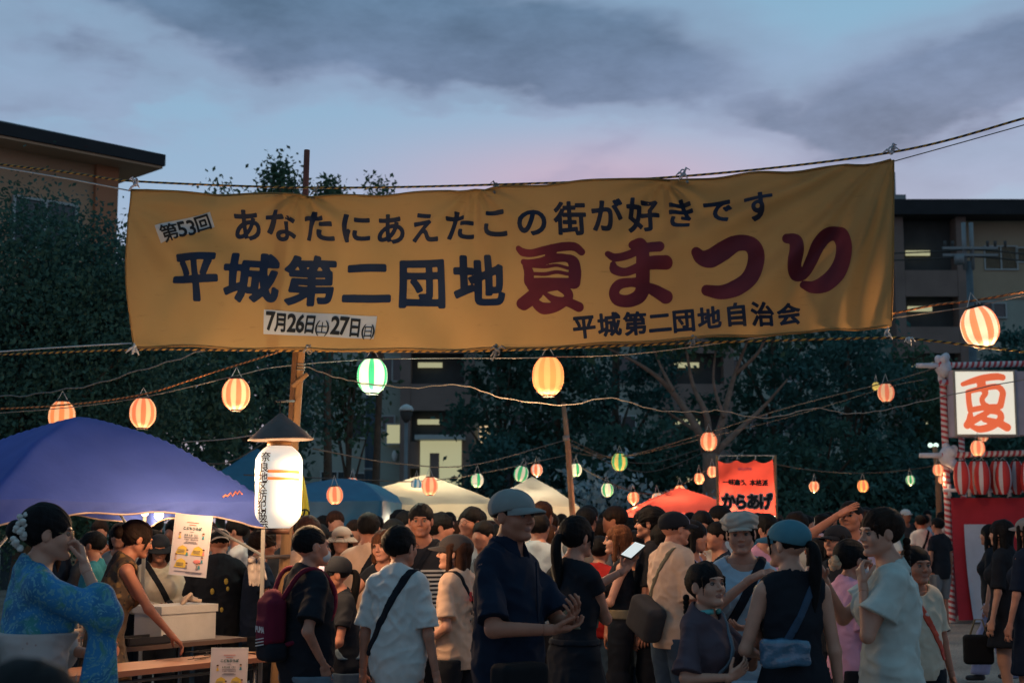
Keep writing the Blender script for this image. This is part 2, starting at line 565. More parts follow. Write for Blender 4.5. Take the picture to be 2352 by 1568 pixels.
def person(name_label, loc, yaw, H=1.7, sex='m', lod=2, arms=('down', 'down'), lean=0, head=(0, 0, 0), top=None, bottom=None,
           hair='short', hcol=(.012, .011, .013), hat=None, skin='mid', extras=(), seed=0, build=1.0, group=None, stride=.0, child=False,
           mask=False, glasses=False, face=None):
    """one person. lod 3 = near (fine head and hands), 2 = middle, 1 = far"""
    rs = random.Random(seed * 13 + 5)
    s = H / 1.7
    hs = (1.0 + (1.7 - H) * .42) if child else 1.0           # children: larger head for the body
    hs = hs / 1.0
    fem = sex == 'f'
    root = thing('person', name_label, 'person', loc, R(yaw), group)
    hB = {3: .009, 2: .014, 1: .024}[lod] ; hH = {3: .0046, 2: .0075, 1: .014}[lod]
    B = build
    sw = (.150 if fem else .170) * (1 + (B - 1) * .6)        # shoulder half width
    # ---- frames
    hip = np.array([0, 0, .93])
    Tm = rotm('X', -lean)
    def tor(p): return hip + Tm @ (np.array(p, float) - hip)
    neck0 = tor((0, -.012, 1.40)); neck1 = tor((0, .012, 1.50))
    hy, hp, hr = head
    Hm = Tm @ rotm('Z', hy) @ rotm('X', hp + lean * .6) @ rotm('Y', hr)
    hc = neck1 + Hm @ np.array([0, .012, .098])              # head centre
    k_ = hs / s if child else 1.0
    k_ = max(1.0, hs / max(s, .01) * s) if not child else hs
    def hd(p): return hc + Hm @ (np.array(p, float) * k_)
    hl = lambda r: np.array(r, float) * k_
    P_ = []                                                   # torso + limbs: (prim, k)
    chest = ell(tor((0, -.005, 1.245)), np.array([.136 if fem else .152, .098, .185]) * [B, B, 1], Tm)
    torso = [chest,
             ell(tor((0, .0, 1.06)), np.array([.112 if fem else .132, .090, .15]) * [B, B * 1.05, 1], Tm),
             ell(tor((0, -.005, .93)), np.array([.155 if fem else .148, .105, .12]) * [B, B, 1], Tm),
             cone(tor((-sw + .045, -.01, 1.375)), tor((sw - .045, -.01, 1.375)), .055, .055),
             cone(tor((0, -.02, 1.455)), tor((sw * .72, -.015, 1.395)), .045, .042),
             cone(tor((0, -.02, 1.455)), tor((-sw * .72, -.015, 1.395)), .045, .042)]
    if fem:
        torso += [ell(tor((.065, .085, 1.235)), (.062, .05, .06), Tm), ell(tor((-.065, .085, 1.235)), (.062, .05, .06), Tm)]
    nk = .047 if fem or child else .056
    neckp = [cone(neck0, neck1 + Hm @ np.array([0, .0, .03]), nk * 1.1, nk)]
    L1, L2 = .285, .245
    limbs, armj = [], []
    hands = []
    for i, sd in enumerate((1, -1)):
        a = arms[i]
        a = ARMS[a] if isinstance(a, str) else a
        T, pole, fd, pn, curl = a
        S = tor((sd * sw, -.01, 1.372))
        T = tor((sd * T[0], T[1], T[2])) if T[2] > .95 else np.array((sd * T[0], T[1], T[2]))
        pole = np.array((sd * pole[0], pole[1], pole[2]))
        E, W = ik(S, T, L1, L2, pole)
        fdir = (W - E) / np.linalg.norm(W - E) if fd is None else np.array((sd * fd[0], fd[1], fd[2]), float)
        if fd is not None:
            fdir /= np.linalg.norm(fdir)
            fdir = fdir * .8 + (W - E) / np.linalg.norm(W - E) * .5; fdir /= np.linalg.norm(fdir)
        pnv = np.array((sd * pn[0], pn[1], pn[2]), float)
        pnv -= fdir * (pnv @ fdir); pnv /= max(np.linalg.norm(pnv), 1e-6)
        ar = .9 if fem or child else 1.0
        limbs += [cone(S, E, .044 * ar * B, .034 * ar), cone(E, W, .036 * ar, .023 * ar)]
        armj.append((S, E, W, sd))
        hands.append((W, fdir, pnv, sd, curl))
    legs = []
    for sd in (1, -1):
        hp_ = np.array((sd * .085, 0, .90)); st = stride * sd
        kn = np.array((sd * .095, .03 + st * .5, .49)); an = np.array((sd * .10, st, .09 + (.06 if st < -.1 else 0)))
        legs += [cone(hp_, kn, .085 * B, .055), cone(kn + (0, -.005, 0), an, .054, .036), cone(an + (0, -.02, -.045), an + (sd * .02, .14, -.06), .036, .03)]
    # ---- body mesh
    allp = torso + limbs + legs
    lo = np.min([pbox(p)[0] for p in allp], 0) - .03; hi = np.max([pbox(p)[1] for p in allp], 0) + .03
    hi = np.maximum(hi, hc + .16 * k_); lo = np.minimum(lo, hc - .15)
    f = Field(lo, hi, hB)
    for p in torso: f.prim(p, .05)
    for p in neckp: f.prim(p, .035)
    if lod == 3:
        upd = (neck1 - neck0); upd = upd / np.linalg.norm(upd)
        f.cut(upd, upd @ (neck0 + upd * .045))
    for p in limbs: f.prim(p, .02)
    for p in legs: f.prim(p, .02)
    ew = {'m': 1.0, 'f': .94}[sex]
    headp = [(ell(hd((0, -.016, .026)), hl((.078 * ew, .097, .086)), Hm), .01, 1),
             (ell(hd((0, .028, -.03)), hl((.061 * ew, .062, .074)), Hm), .03, 1),
             (cone(hd((.048 * ew, .0, -.05)), hd((0.012, .068, -.088)), .022 * k_, .017 * k_), .02, 1),
             (cone(hd((-.048 * ew, .0, -.05)), hd((-0.012, .068, -.088)), .022 * k_, .017 * k_), .02, 1),
             (ell(hd((.036 * ew, .058, -.026)), hl((.025, .024, .024)), Hm), .02, 1),
             (ell(hd((-.036 * ew, .058, -.026)), hl((.025, .024, .024)), Hm), .02, 1)]
    fine = [(ell(hd((0, .082, .026)), hl((.046, .010, .010)), Hm), .015, 1),
            (ell(hd((.030, .100, .006)), hl((.018, .018, .011)), Hm), .012, -1),
            (ell(hd((-.030, .100, .006)), hl((.018, .018, .011)), Hm), .012, -1),
            (cone(hd((0, .086, .012)), hd((0, .106, -.022)), .0062 * k_, .0095 * k_), .010, 1),
            (ell(hd((.011, .095, -.027)), hl((.0075, .009, .006)), Hm), .006, 1),
            (ell(hd((-.011, .095, -.027)), hl((.0075, .009, .006)), Hm), .006, 1),
            (ell(hd((0, .0865, -.0505)), hl((.021, .0085, .0048)), Hm), .004, 1),
            (ell(hd((0, .0850, -.0595)), hl((.018, .0085, .0052)), Hm), .004, 1),
            (ell(hd((0, .086, -.087)), hl((.018, .012, .012)), Hm), .015, 1)]
    ears = [(ell(hd((sd * .078 * ew, -.004, -.006)), hl((.009, .019, .030)), Hm @ rotm('Z', sd * 18) @ rotm('X', -8)), .008, 1) for sd in (1, -1)]
    ears += [(ell(hd((sd * .090 * ew, .003, -.002)), hl((.006, .010, .017)), Hm), .004, -1) for sd in (1, -1)]
    def hand_prims(W, fdir, pnv, sd, curl):
        side = np.cross(fdir, pnv) * sd                        # towards the thumb
        if sd < 0: side = side
        side = side / np.linalg.norm(side)
        q = .86 if fem or child else .93
        M = np.stack([fdir, side, pnv], 1)
        out = [(cone(W - fdir * .02, W + fdir * .02, .0225 * q, .023 * q), .01), (rbox(W + fdir * .052 * q, np.array((.032, .026, .004)) * q, .011 * q, M), .012)]
        for j in range(4):
            y = (.030 - .0195 * j) * q
            ln = (.040, .045, .042, .033)[j] * q
            a = W + fdir * .088 * q + side * y
            d = fdir + side * (.10 - .07 * j) * (1.5 - curl); d /= np.linalg.norm(d)
            r_ = (.0088, .009, .0088, .008)[j] * q
            out.append((cone(W + fdir * .05 * q + side * y * .9, a, r_ * 1.2, r_ * 1.1), .006))
            cc = curl * (1 + .12 * j)
            for seg in range(3):
                ang = cc * (.5, 1.0, .7)[seg]
                d = d * math.cos(ang) + pnv * math.sin(ang) if seg == 0 else d * math.cos(ang) + nrm * math.sin(ang)
                nrm = pnv - d * (pnv @ d)
                nrm = nrm / max(np.linalg.norm(nrm), 1e-3) if np.linalg.norm(nrm) > .2 else -fdir
                L_ = ln * (1.0, .62, .5)[seg]
                b = a + d * L_
                out.append((cone(a, b, r_ * (1.0, .95, .88)[seg], r_ * (.95, .88, .78)[seg]), .003))
                a = b
        a = W + fdir * .02 * q + side * .022 * q + pnv * .006
        d = fdir * .62 + side * .72 + pnv * (.15 + .4 * curl); d /= np.linalg.norm(d)
        b = a + d * .040 * q; out.append((cone(a, b, .014 * q, .0115 * q), .008))
        d2 = d * .8 + fdir * .5 + pnv * .3 * curl; d2 /= np.linalg.norm(d2)
        c = b + d2 * .031 * q; out.append((cone(b, c, .0110 * q, .0100 * q), .003))
        e = c + d2 * .023 * q; out.append((cone(c, e, .0100 * q, .0085 * q), .003))
        return out
    hb = [hand_prims(*h) for h in hands]
    SKIN = MS[skin]
    meshes = []
    if lod == 3:
        # coarse body cut below the head and before the hands, fine head and hands from the same field
        for (W, fd_, pn_, sd, cu), (S, E, W2, _) in zip(hands, armj):
            ad = (W - E) / np.linalg.norm(W - E)
            sl, X = f.sub(W - .07, W + .07)
            if sl is not None:
                dd = ad[0] * (X[0] - W[0]) + ad[1] * (X[1] - W[1]) + ad[2] * (X[2] - W[2]) + .030
                f.F[sl] = np.maximum(f.F[sl], dd.astype(np.float32))
        meshes.append(f.mesh())
        fh = Field(hc - np.array([.12, .15, .19]) * k_, hc + np.array([.12, .15, .14]) * k_, hH)
        for p in torso[3:]: fh.prim(p, .05)
        for p in neckp: fh.prim(p, .035)
        for p, k, sg in headp: fh.prim(p, k * k_, 0, sg)
        for p, k, sg in fine: fh.prim(p, k * k_, 0, sg)
        for p, k, sg in ears: fh.prim(p, k * k_, 0, sg)
        fh.cut(-upd, -(upd @ (neck0 + upd * .035)))
        meshes.append(fh.mesh())
        for hpz, (W, fd_, pn_, sd, cu), (S, E, W2, _) in zip(hb, hands, armj):
            bb = np.array([pbox(p)[0] for p, k in hpz]).min(0) - .02, np.array([pbox(p)[1] for p, k in hpz]).max(0) + .02
            fq = Field(bb[0] - .02, bb[1] + .02, .0042)
            ad = (W - E) / np.linalg.norm(W - E)
            fq.prim(cone(E, W, .036 * (.9 if fem or child else 1), .023 * (.9 if fem or child else 1)), 0)
            for p, k in hpz: fq.prim(p, k)
            fq.cut(-ad, -(ad @ (W - ad * .036)))
            meshes.append(fq.mesh())
    else:
        for p, k, sg in headp + (fine[3:4] + ears[:2] if lod == 2 else []) : f.prim(p, max(k, .01) * k_, 0, sg)
        for hpz in hb:
            if lod == 2:
                for p, k in hpz: f.prim(p, max(k, .006), .001)
            else:
                f.prim(hpz[1][0], .02, .006); f.prim(cone(hpz[1][0][1], hpz[1][0][1] + (hpz[1][0][1] - hpz[0][0][1]), .025, .02), .02)
        meshes.append(f.mesh())
    vs, fs, n = [], [], 0
    for v, q in meshes:
        vs.append(v); fs.append(q + n); n += len(v)
    V, Q = np.concatenate(vs), np.concatenate(fs)
    mi = np.zeros(len(Q), int)
    mats_ = [SKIN]
    if lod == 3:
        C = (V[Q].mean(1) - hc) @ Hm / k_
        lip = (np.abs(C[:, 0]) < .021) & (C[:, 1] > .078) & (C[:, 1] < .11) & (np.abs(C[:, 2] + .0555) < .0095 - .007 * (np.abs(C[:, 0]) / .021) ** 2)
        mi[lip] = 1
        mats_ = [SKIN, MS['lip']]
    foot = V[Q].mean(1)[:, 2] < .11
    mats_.append(MS['shoe']); mi[foot] = len(mats_) - 1
    body = mesh_obj('body', V * s, Q, mats_, root, True, mi)
    ch = lambda nm, v, q, m: (mesh_obj(nm, v * s, q, m, root, True) if len(v) else None)
    # ---- face parts
    if lod == 3 or (lod == 2 and face):
        for sd in (1, -1):
            o = MB().ball(hd((sd * .0300, .0780, .0045)), .0112 * k_ * 1.0, 14)
            em = mesh_obj('eye', np.concatenate(o.v) * s, o.f, MS['eyewhite'], root, True)
            gy = (-.004 if face == 'left' else .004 if face == 'right' else 0)
            o = MB().ball(hd((sd * .0300 + gy, .0853, .0035)), (.0056 * k_, .0045 * k_, .0060 * k_), 10)
            mesh_obj('iris', np.concatenate(o.v) * s, o.f, MS['iris'], em, True)
            pts = [hd((sd * (.0300 + x), .0885 - abs(x) * .28 - x * .18, .0105 - 1.6e1 * x * x * .9 - .0015)) for x in np.linspace(-.013, .014, 7)]
            o = MB().tube([p for p in pts], [.0008, .0017, .0022, .0024, .0022, .0018, .0009], 5)
            mesh_obj('eyelash', np.concatenate(o.v) * s, o.f, MS['brow'], root, True)
            pts = [hd((sd * (.0310 + x), .0915 - abs(x + .0) * .34 - x * .25, .0260 - 8.5 * (x - .003) ** 2)) for x in np.linspace(-.017, .019, 7)]
            o = MB().tube(pts, [.0016, .0030, .0032, .0030, .0026, .0020, .0010], 6)
            mesh_obj('eyebrow', np.concatenate(o.v) * s, o.f, MS['brow'], root, True)
    # ---- hair
    HM = hair_mat(hcol)
    if hair and hair != 'none':
        fr = Field(hc - np.array([.17, .22, .22]) * k_, hc + np.array([.17, .17, .17]) * k_, hH * 1.15)
        th = {'short': .0, 'crew': -.006, 'bob': .008, 'fluffy': .010}.get(hair, .002)
        tz = -.016 if hat else 0.0
        if hat: th -= .004
        fr.prim(ell(hd((0, -.020, .032)), hl((.089 * ew + th, .107 + th, .095 + th + tz)), Hm), 0)
        if hair == 'crew':
            cutf = ell(hd((0, .110, -.022)), hl((.070, .075, .068)), Hm)
        else:
            cutf = ell(hd((0, .118, -.032)), hl((.066, .074, .074)), Hm)
        if hair in ('bangs', 'bob', 'longhair', 'braidbangs', 'bunbangs', 'fluffy'):
            cutf = ell(hd((0, .125, -.058)), hl((.062, .075, .082)), Hm)
        X = fr.grid()
        q = [((X[0] - hc[0]) * Hm[0, i] + (X[1] - hc[1]) * Hm[1, i] + (X[2] - hc[2]) * Hm[2, i]) / k_ for i in range(3)]
        # hair line: nothing below the ears in front, tapering to the nape
        tl = -.055 + np.clip(-(q[1] + .02), -.1, .1) * .28
        if hair in ('short', 'crew', 'fluffy'):
            fade = -.050 + np.clip((q[1] + .02), -.03, .1) * .50
            fr.F = np.maximum(fr.F, ((fade - .0) - q[2]).astype(np.float32) * k_ * .9)
            inner = np.clip((-.02 - q[2]) * .22, 0, .02)                     # closer cut towards the neck
            fr.F = fr.F + inner.astype(np.float32)
        elif hair in ('tied', 'ponytail', 'braid', 'bun', 'bunbangs', 'braidbangs'):
            fr.F = np.maximum(fr.F, ((-.062 + np.clip(q[1] + .02, -.1, .1) * .45) - q[2]).astype(np.float32) * k_ * .9)
        fr.prim(cutf, .008, 0, -1)
        if hair not in ('bob', 'longhair'):
            for sd in (1, -1):      # clear the ears
                fr.prim(ell(hd((sd * .085, .004, -.012)), hl((.022, .022, .034)), Hm), .004, 0, -1)
        if hair in ('bob', 'longhair'):
            zb = -.105 if hair == 'bob' else -.16
            for sd in (1, -1):
                fr.prim(cone(hd((sd * .070, .012, .03)), hd((sd * .074, .022, zb)), .026 * k_, .018 * k_), .012)
                fr.prim(cone(hd((sd * .045, -.05, .03)), hd((sd * .052, -.05, zb)), .045 * k_, .034 * k_), .015)
            fr.prim(cone(hd((0, -.07, .02)), hd((0, -.072, zb)), .050 * k_, .036 * k_), .015)
        if hair in ('tied', 'braid', 'braidbangs', 'bunbangs', 'ponytail'):
            for sd in (1, -1):      # side locks
                fr.prim(cone(hd((sd * .064, .058, .035)), hd((sd * .070, .048, -.055)), .010 * k_, .004 * k_), .006)
        I = np.nonzero(np.abs(fr.F) < .03)
        q0, q1, q2 = q[0][I], q[1][I], q[2][I]
        azh = np.arctan2(q0, q2 - .02 + q1 * .3)
        st_ = noise3(azh * 9 + seed, q1 * 22, q2 * 16 + seed) * .0030 + noise3(azh * 30 + seed, q1 * 30 + 3, q2 * 24) * .0013 + noise3(q0 * 22 + seed, q1 * 22, q2 * 22 + 5) * .004
        fr.F[I] += (st_ * (2.0 if hair == 'fluffy' else 1.0)).astype(np.float32)
        v, qd = fr.mesh()
        ho = ch('hair', v, qd, HM)
        # long pieces
        def lock(pts, rad, nm='hair_lock', wob=.1, n=9):
            pts, rad = spath(pts, rad, 5)
            m = MB().tube([Vector(p) * s for p in pts], [r_ * s for r_ in rad], 12)
            return m.build(nm, HM, ho, True)
        dn = np.array([0, 0, -1.0])
        if hair == 'ponytail':
            a = hd((0, -.112, .0))
            pts = [a, hd((0, -.145, -.01)), a + (0, 0, 0) + Hm @ np.array([.0, -.045, -.06]) * 1, a + Hm @ np.array([.0, -.045, 0]) + dn * .14, a + Hm @ np.array([.004, -.035, 0]) + dn * .24, a + Hm @ np.array([.0, -.03, 0]) + dn * .34]
            lock(pts, [.016, .024, .030, .032, .024, .006], 'ponytail')
        if hair in ('braid', 'braidbangs'):
            sx = extras_get(extras, 'braid_side', 1)
            a = hd((sx * .045, -.085, -.045))
            m = MB()
            for i in range(9):
                c = a + Hm @ np.array([sx * .012, -.02, 0]) + dn * (.026 * i) + np.array([math.sin(i * 3.1) * .010, 0, 0])
                m.ball(c * s, (.023 * s * (1 - i * .04), .02 * s * (1 - i * .04), .021 * s), 10)
            m.build('braid', HM, ho, True)
        if hair in ('bun', 'bunbangs'):
            m = MB()
            c = hd((0, -.135, .005))
            m.ball(c * s, (.045 * s, .040 * s, .046 * s), 14)
            m.build('bun', HM, ho, True)
        if hair == 'longhair':
            bk = hd((0, -.06, -.10))
            fr2 = Field(bk - np.array([.16, .13, .42]), bk + np.array([.16, .13, .12]), hH * 1.6)
            for sd in (-1, 0, 1):
                st_ = hd((sd * .05, -.06 + abs(sd) * .01, -.06)); en = st_ * 1 + np.array([sd * .02, -.03, -.30])
                fr2.prim(cone(st_, en, .040, .026), .03)
            v, qd = fr2.mesh(); mesh_obj('hair_length', v * s, qd, HM, ho, True)
    # ---- clothes
    if top:
        tk = dict(type='tee', col='black', sleeve=.55, hem=.80, loose=.028, neck=.072, fold=.007, skirt=0, flare=0)
        tk.update(top)
        lo_ = tk['loose'] * .85
        lo = np.min([pbox(p)[0] for p in torso + limbs], 0) - .06; hi = np.max([pbox(p)[1] for p in torso + limbs], 0) + .06
        lo[2] = tk['hem'] - .03
        lo[:2] -= .03
        hi[2] = max(tor((0, 0, 1.50))[2] + .02, max(a[1][2] for a in armj) + .08)
        if tk['skirt']:
            ex = tk['flare'] + .03; lo[:2] = np.minimum(lo[:2], -(.17 + ex)); hi[:2] = np.maximum(hi[:2], .17 + ex)
        g = Field(lo, hi, hB * (.85 if lod == 3 else 1.0))
        for i, p in enumerate(torso):
            g.prim(p, .05, lo_ * (.45 if i >= 3 and i < 6 else 1.0) )
        if tk['type'] in ('tee', 'shirt', 'yukata', 'long'):      # boxy front: fill waist
            g.prim(ell(tor((0, .0, 1.06)), np.array([.134, .096, .20]) * [B, B, 1], Tm), .05, lo_)
            if tk['hem'] < .95:
                g.prim(cone((0, 0, .80), (0, 0, 1.0), .134 * B + lo_ * .7, .130 * B + lo_ * .5, (np.array([0, 1, 0]), 1.25)), .05)
        if tk['skirt']:
            X = g.grid(); zz = X[2]
            wz = .96 if tk['skirt'] == 1 else 1.08
            t = np.clip((wz - zz) / max(wz - tk['hem'], .1), 0, 1)
            azm = np.arctan2(X[1], X[0])
            rad = .132 + tk['flare'] * t ** .8 + (.010 * t + .001) * np.sin(azm * 13 + 2 * np.sin(azm * 3 + seed)) + .008 * t * np.sin(azm * 7 + seed)
            dsk = np.sqrt(X[0] ** 2 + (X[1] * 1.2) ** 2) - rad
            dsk = np.maximum(dsk, zz - wz)
            kk = .03; A = g.F; gg = np.maximum(kk - np.abs(A - dsk), 0) / kk
            g.F = (np.minimum(A, dsk) - gg * gg * kk * .25).astype(np.float32)
        X = g.grid()
        FD = folds(g.F, X, seed + 1, tk['fold'] * 1.0, 1.0)
        g.F = (g.F + FD).astype(np.float32)
        g.cut((0, 0, -1), -tk['hem'])
        # neck opening
        g.prim(cone(neck0 + Tm @ np.array([0, .018, .035]), neck1 + Tm @ np.array([0, .05, .12]), tk['neck'], tk['neck'] + .05), .008, 0, -1)
        if tk['sleeve'] > 0:
            for (S, E, W, sd) in armj:
                fr_ = tk['sleeve']
                rs_ = tk.get('sr', .016) + lo_ * .4
                sf = Field(lo, hi, g.h); sf.F = g.F
                if fr_ <= 1:
                    Z = S + (E - S) * fr_
                    dirn = (E - S) / np.linalg.norm(E - S)
                    pr = cone(S, S + (E - S) * (fr_ + .25), .042 * B + lo_ * .2, .042 * B + rs_)
                    sl, X = g.sub(pbox(pr)[0] - .05, pbox(pr)[1] + .05)
                    d = peval(pr, X)
                    d = d + folds(d, [q if q.ndim == 3 else q for q in X], seed + 7 + sd, tk['fold'] * 1.1, 1.0)
                    pl = dirn[0] * (X[0] - Z[0]) + dirn[1] * (X[1] - Z[1]) + dirn[2] * (X[2] - Z[2])
                    d = np.maximum(d, pl)
                    A = g.F[sl]; kk = .02; gg = np.maximum(kk - np.abs(A - d), 0) / kk
                    g.F[sl] = (np.minimum(A, d) - gg * gg * kk * .25).astype(np.float32)
                else:
                    g.prim(cone(S, E, .052 * B + lo_ * .35, .045 + rs_), .03)
                    Z = W
                    if tk['type'] == 'yukata':
                        dr = (W - E) / np.linalg.norm(W - E)
                        g.prim(cone(E, E + (W - E) * .34, .062, .072), .03)
                        ln_s = np.array([1., 0, 0])
                        g.prim(cone(E + (W - E) * .10 + (0, 0, -.05), E + (W - E) * .12 + (0, -.01, -.33), .050, .085, (ln_s, 1.8)), .05)
                    else:
                        g.prim(cone(E, E + (W - E) * .93, .040 + rs_ * .7, .032 + rs_ * .4), .02)
        else:
            for (S, E, W, sd) in armj:       # arm hole
                pr = cone(S + np.array([sd * .022, 0, .0]), E + np.array([sd * .02, 0, -.02]), .060, .060)
                g.prim(pr, .006, 0, -1)
        G0 = g.F.copy()
        v, qd = g.mesh()
        nm = {'tee': 'shirt', 'shirt': 'shirt', 'dress': 'dress', 'yukata': 'yukata', 'long': 'sweatshirt', 'cami': 'top', 'blouse': 'blouse'}[tk['type']]
        to = ch(nm, v, qd, CL(tk['col']))
        # straps, bags and bands that follow the cloth
        for ex in extras:
            if ex[0] == 'strap':
                _, side, colr, w = ex
                a3, b3 = tor((side * .11, 0, 1.46)), tor((-side * .17, 0, .96))
                d_ = b3 - a3; nrm = np.cross(d_, np.array([0, 1., 0])); nrm /= np.linalg.norm(nrm)
                g2 = Field(lo, hi, g.h)
                X = g2.grid()
                pl = np.abs((X[0] - a3[0]) * nrm[0] + (X[1] - a3[1]) * nrm[1] + (X[2] - a3[2]) * nrm[2]) - w / 2
                zz = np.maximum((1.09 if tk['skirt'] else .97) - X[2], X[2] - 1.475)
                g2.F = np.maximum(np.maximum(G0 - .009, pl), zz).astype(np.float32)
                # keep the strap off the arms
                g2.F = np.maximum(g2.F, (np.abs(X[0]) - .19).astype(np.float32))
                v, qd = g2.mesh(); ch('bag_strap', v, qd, CL(colr))
            if ex[0] == 'band':
                _, z0, z1, colr, off = ex[:5]
                g2 = Field(lo, hi, g.h); X = g2.grid()
                g2.F = np.maximum(G0 - off, np.maximum(z0 - X[2], X[2] - z1)).astype(np.float32)
                g2.F = np.maximum(g2.F, (np.sqrt(X[0] ** 2 + X[1] ** 2) - .235).astype(np.float32))
                v, qd = g2.mesh(); ch(ex[5] if len(ex) > 5 else 'belt', v, qd, CL(colr))
        if tk['type'] == 'shirt':       # collar
            g2 = Field(neck0 - .14, neck0 + .16, hB * .5)
            cc = neck0 + Tm @ np.array([0, .012, .052])
            g2.prim(cone(cc + Tm @ np.array([0, 0, -.03]), cc + Tm @ np.array([0, -.006, .022]), nk + .036, nk + .020), 0)
            g2.prim(cone(cc + Tm @ np.array([0, 0, -.06]), cc + Tm @ np.array([0, -.006, .09]), nk + .006, nk + .008), 0, 0, -1)
            g2.prim(ell(cc + Tm @ np.array([0, .11, 0.0]), (.034, .10, .10), Tm), .004, 0, -1)
            v, qd = g2.mesh(); mesh_obj('collar', v * s, qd, CL(tk['col']), to, True)
    if bottom:
        bk_ = dict(type='pants', col='denim', hem=.08, loose=.022)
        bk_.update(bottom)
        lo_ = bk_['loose']; hem = bk_['hem']
        lo = np.min([pbox(p)[0] for p in legs + torso[2:3]], 0) - .08; hi = np.max([pbox(p)[1] for p in legs + torso[2:3]], 0) + .08
        lo[2] = hem - .03; hi[2] = 1.04
        if bk_['type'] == 'skirt': lo[:2] -= .08; hi[:2] += .08
        g = Field(lo, hi, hB * 1.15)
        g.prim(ell((0, -.005, .95), np.array([.150, .108, .13]) * [B, B, 1]), .03, .008)
        if bk_['type'] == 'skirt':
            X = g.grid(); t = np.clip((1.0 - X[2]) / max(1.0 - hem, .1), 0, 1); azm = np.arctan2(X[1], X[0])
            d = np.maximum(np.sqrt(X[0] ** 2 + (X[1] * 1.15) ** 2) - (.15 + bk_.get('flare', .1) * t + .012 * t * np.sin(azm * 12 + 2 * np.sin(azm * 3))), X[2] - 1.0)
            g.F = np.minimum(g.F, d).astype(np.float32)
        else:
            for i, p in enumerate(legs):
                if i % 3 == 0: g.prim(p, .02, lo_)
                if i % 3 == 1: g.prim(('cone', p[1], p[2], p[3], p[4] + .012, None), .02, lo_ + bk_.get('wide', 0))
        X = g.grid(); g.F = (g.F + folds(g.F, X, seed + 4, .008, .7)).astype(np.float32)
        g.cut((0, 0, -1), -hem); g.cut((0, 0, 1), min(1.02, (top.get('hem', .80) if top else 1.0) + .07))
        v, qd = g.mesh()
        ch({'pants': 'trousers', 'shorts': 'shorts', 'skirt': 'skirt'}[bk_['type']], v, qd, CL(bk_['col']))
    # ---- hats
    if hat:
        kind, hc1 = hat[0], hat[1]
        rev = hat[2] if len(hat) > 2 else 0
        Hh = Hm @ rotm('Z', rev)
        def hh(p): return hc + Hh @ (np.array(p, float) * k_)
        g = Field(hc - np.array([.24, .24, .1]) * k_, hc + np.array([.24, .24, .2]) * k_, hH * 1.1)
        if kind in ('cap', 'newsboy', 'bucket'):
            e = 0.012 if kind == 'newsboy' else 0.003
            g.prim(ell(hh((0, -.016, .036)), hl((.091 * ew + e, .112 + e, .084 + e * .3)), Hh), 0)
            X = g.grid()
            q = [((X[0] - hc[0]) * Hh[0, i] + (X[1] - hc[1]) * Hh[1, i] + (X[2] - hc[2]) * Hh[2, i]) / k_ for i in range(3)]
            g.F = np.maximum(g.F, (((.016 if kind == 'cap' else .024) + q[1] * (.24 if kind == 'cap' else .1)) - q[2]) * k_ * .96).astype(np.float32)
            g.F = np.maximum(g.F, -g.F - .006) if False else g.F
            if kind == 'newsboy':
                g.prim(ell(hh((0, -.015, .080)), hl((.108, .122, .045)), Hh), .03)
                az_ = np.arctan2(q[0], q[1])
                g.F = (g.F + .004 * np.abs(np.sin(az_ * 4)) + .003 * np.sin(q[2] * 160 + 2 * np.sin(az_ * 3))).astype(np.float32)
            if kind == 'bucket':
                rr = np.sqrt(q[0] ** 2 + (q[1] + .012) ** 2)
                zl = .030 - (rr - .09) * .9
                d = np.maximum(np.abs(q[2] - zl) - .006, np.maximum(rr - .140, .07 - rr))
                g.F = np.minimum(g.F, d * k_ * .8).astype(np.float32)
            if kind == 'cap':
                az_ = np.arctan2(q[0], q[1])
                g.F = (g.F - .0012 * np.exp(-(np.sin(az_ * 3) / .12) ** 2)).astype(np.float32)
        if kind in ('cap', 'newsboy'):
            m = MB()
            L_ = .086 if kind == 'cap' else .045
            n1, n2 = 15, 7
            G = np.zeros((n1, n2, 3)); G2 = np.zeros((n1, n2, 3))
            for i in range(n1):
                t = (i / (n1 - 1) - .5) * 2
                an = t * R(62)
                for j in range(n2):
                    r_ = j / (n2 - 1)
                    x = math.sin(an) * (.088 * ew + .0) * (1 - .02 * r_)
                    y = -.016 + math.cos(an) * .100 + r_ * L_ * (max(0, 1 - (abs(t)) ** 2.6)) ** .55
                    z = (.034 if kind == 'cap' else .040) - .016 * (x / .08) ** 2 * (1 if kind == 'cap' else .6) * (0.3 + r_) - .012 * r_ * r_ + .004
                    p = hh((x, y, z + .004)); G[i, j] = p; G2[i, j] = hh((x, y, z + .0005 - .004))
            m.grid(G * s); 
            m.grid(G2[::-1] * s)
            # rim
            rim = [(i, n2 - 1) for i in range(n1)]
            rimv = np.array([[G[i, j] for i, j in rim], [G2[i, j] for i, j in rim]])
            m.grid(rimv * s)
            bo = m.build('cap_brim', CL(hat[3] if len(hat) > 3 else hc1), root, True)
        v, qd = g.mesh()
        vloc = ((v - hc) @ Hh) / k_
        if len(hat) > 4:     # front panel of another colour
            C = vloc[qd].mean(1)
            mi = ((C[:, 1] > .02) & (np.abs(C[:, 0]) < .055 - .3 * np.clip(C[:, 2] - .05, 0, 1))).astype(int)
            mesh_obj('cap_crown', v * s, qd, [CL(hc1), CL(hat[4])], root, True, mi)
        else:
            mesh_obj('cap_crown' if kind != 'bucket' else 'hat_crown', v * s, qd, CL(hc1), root, True)
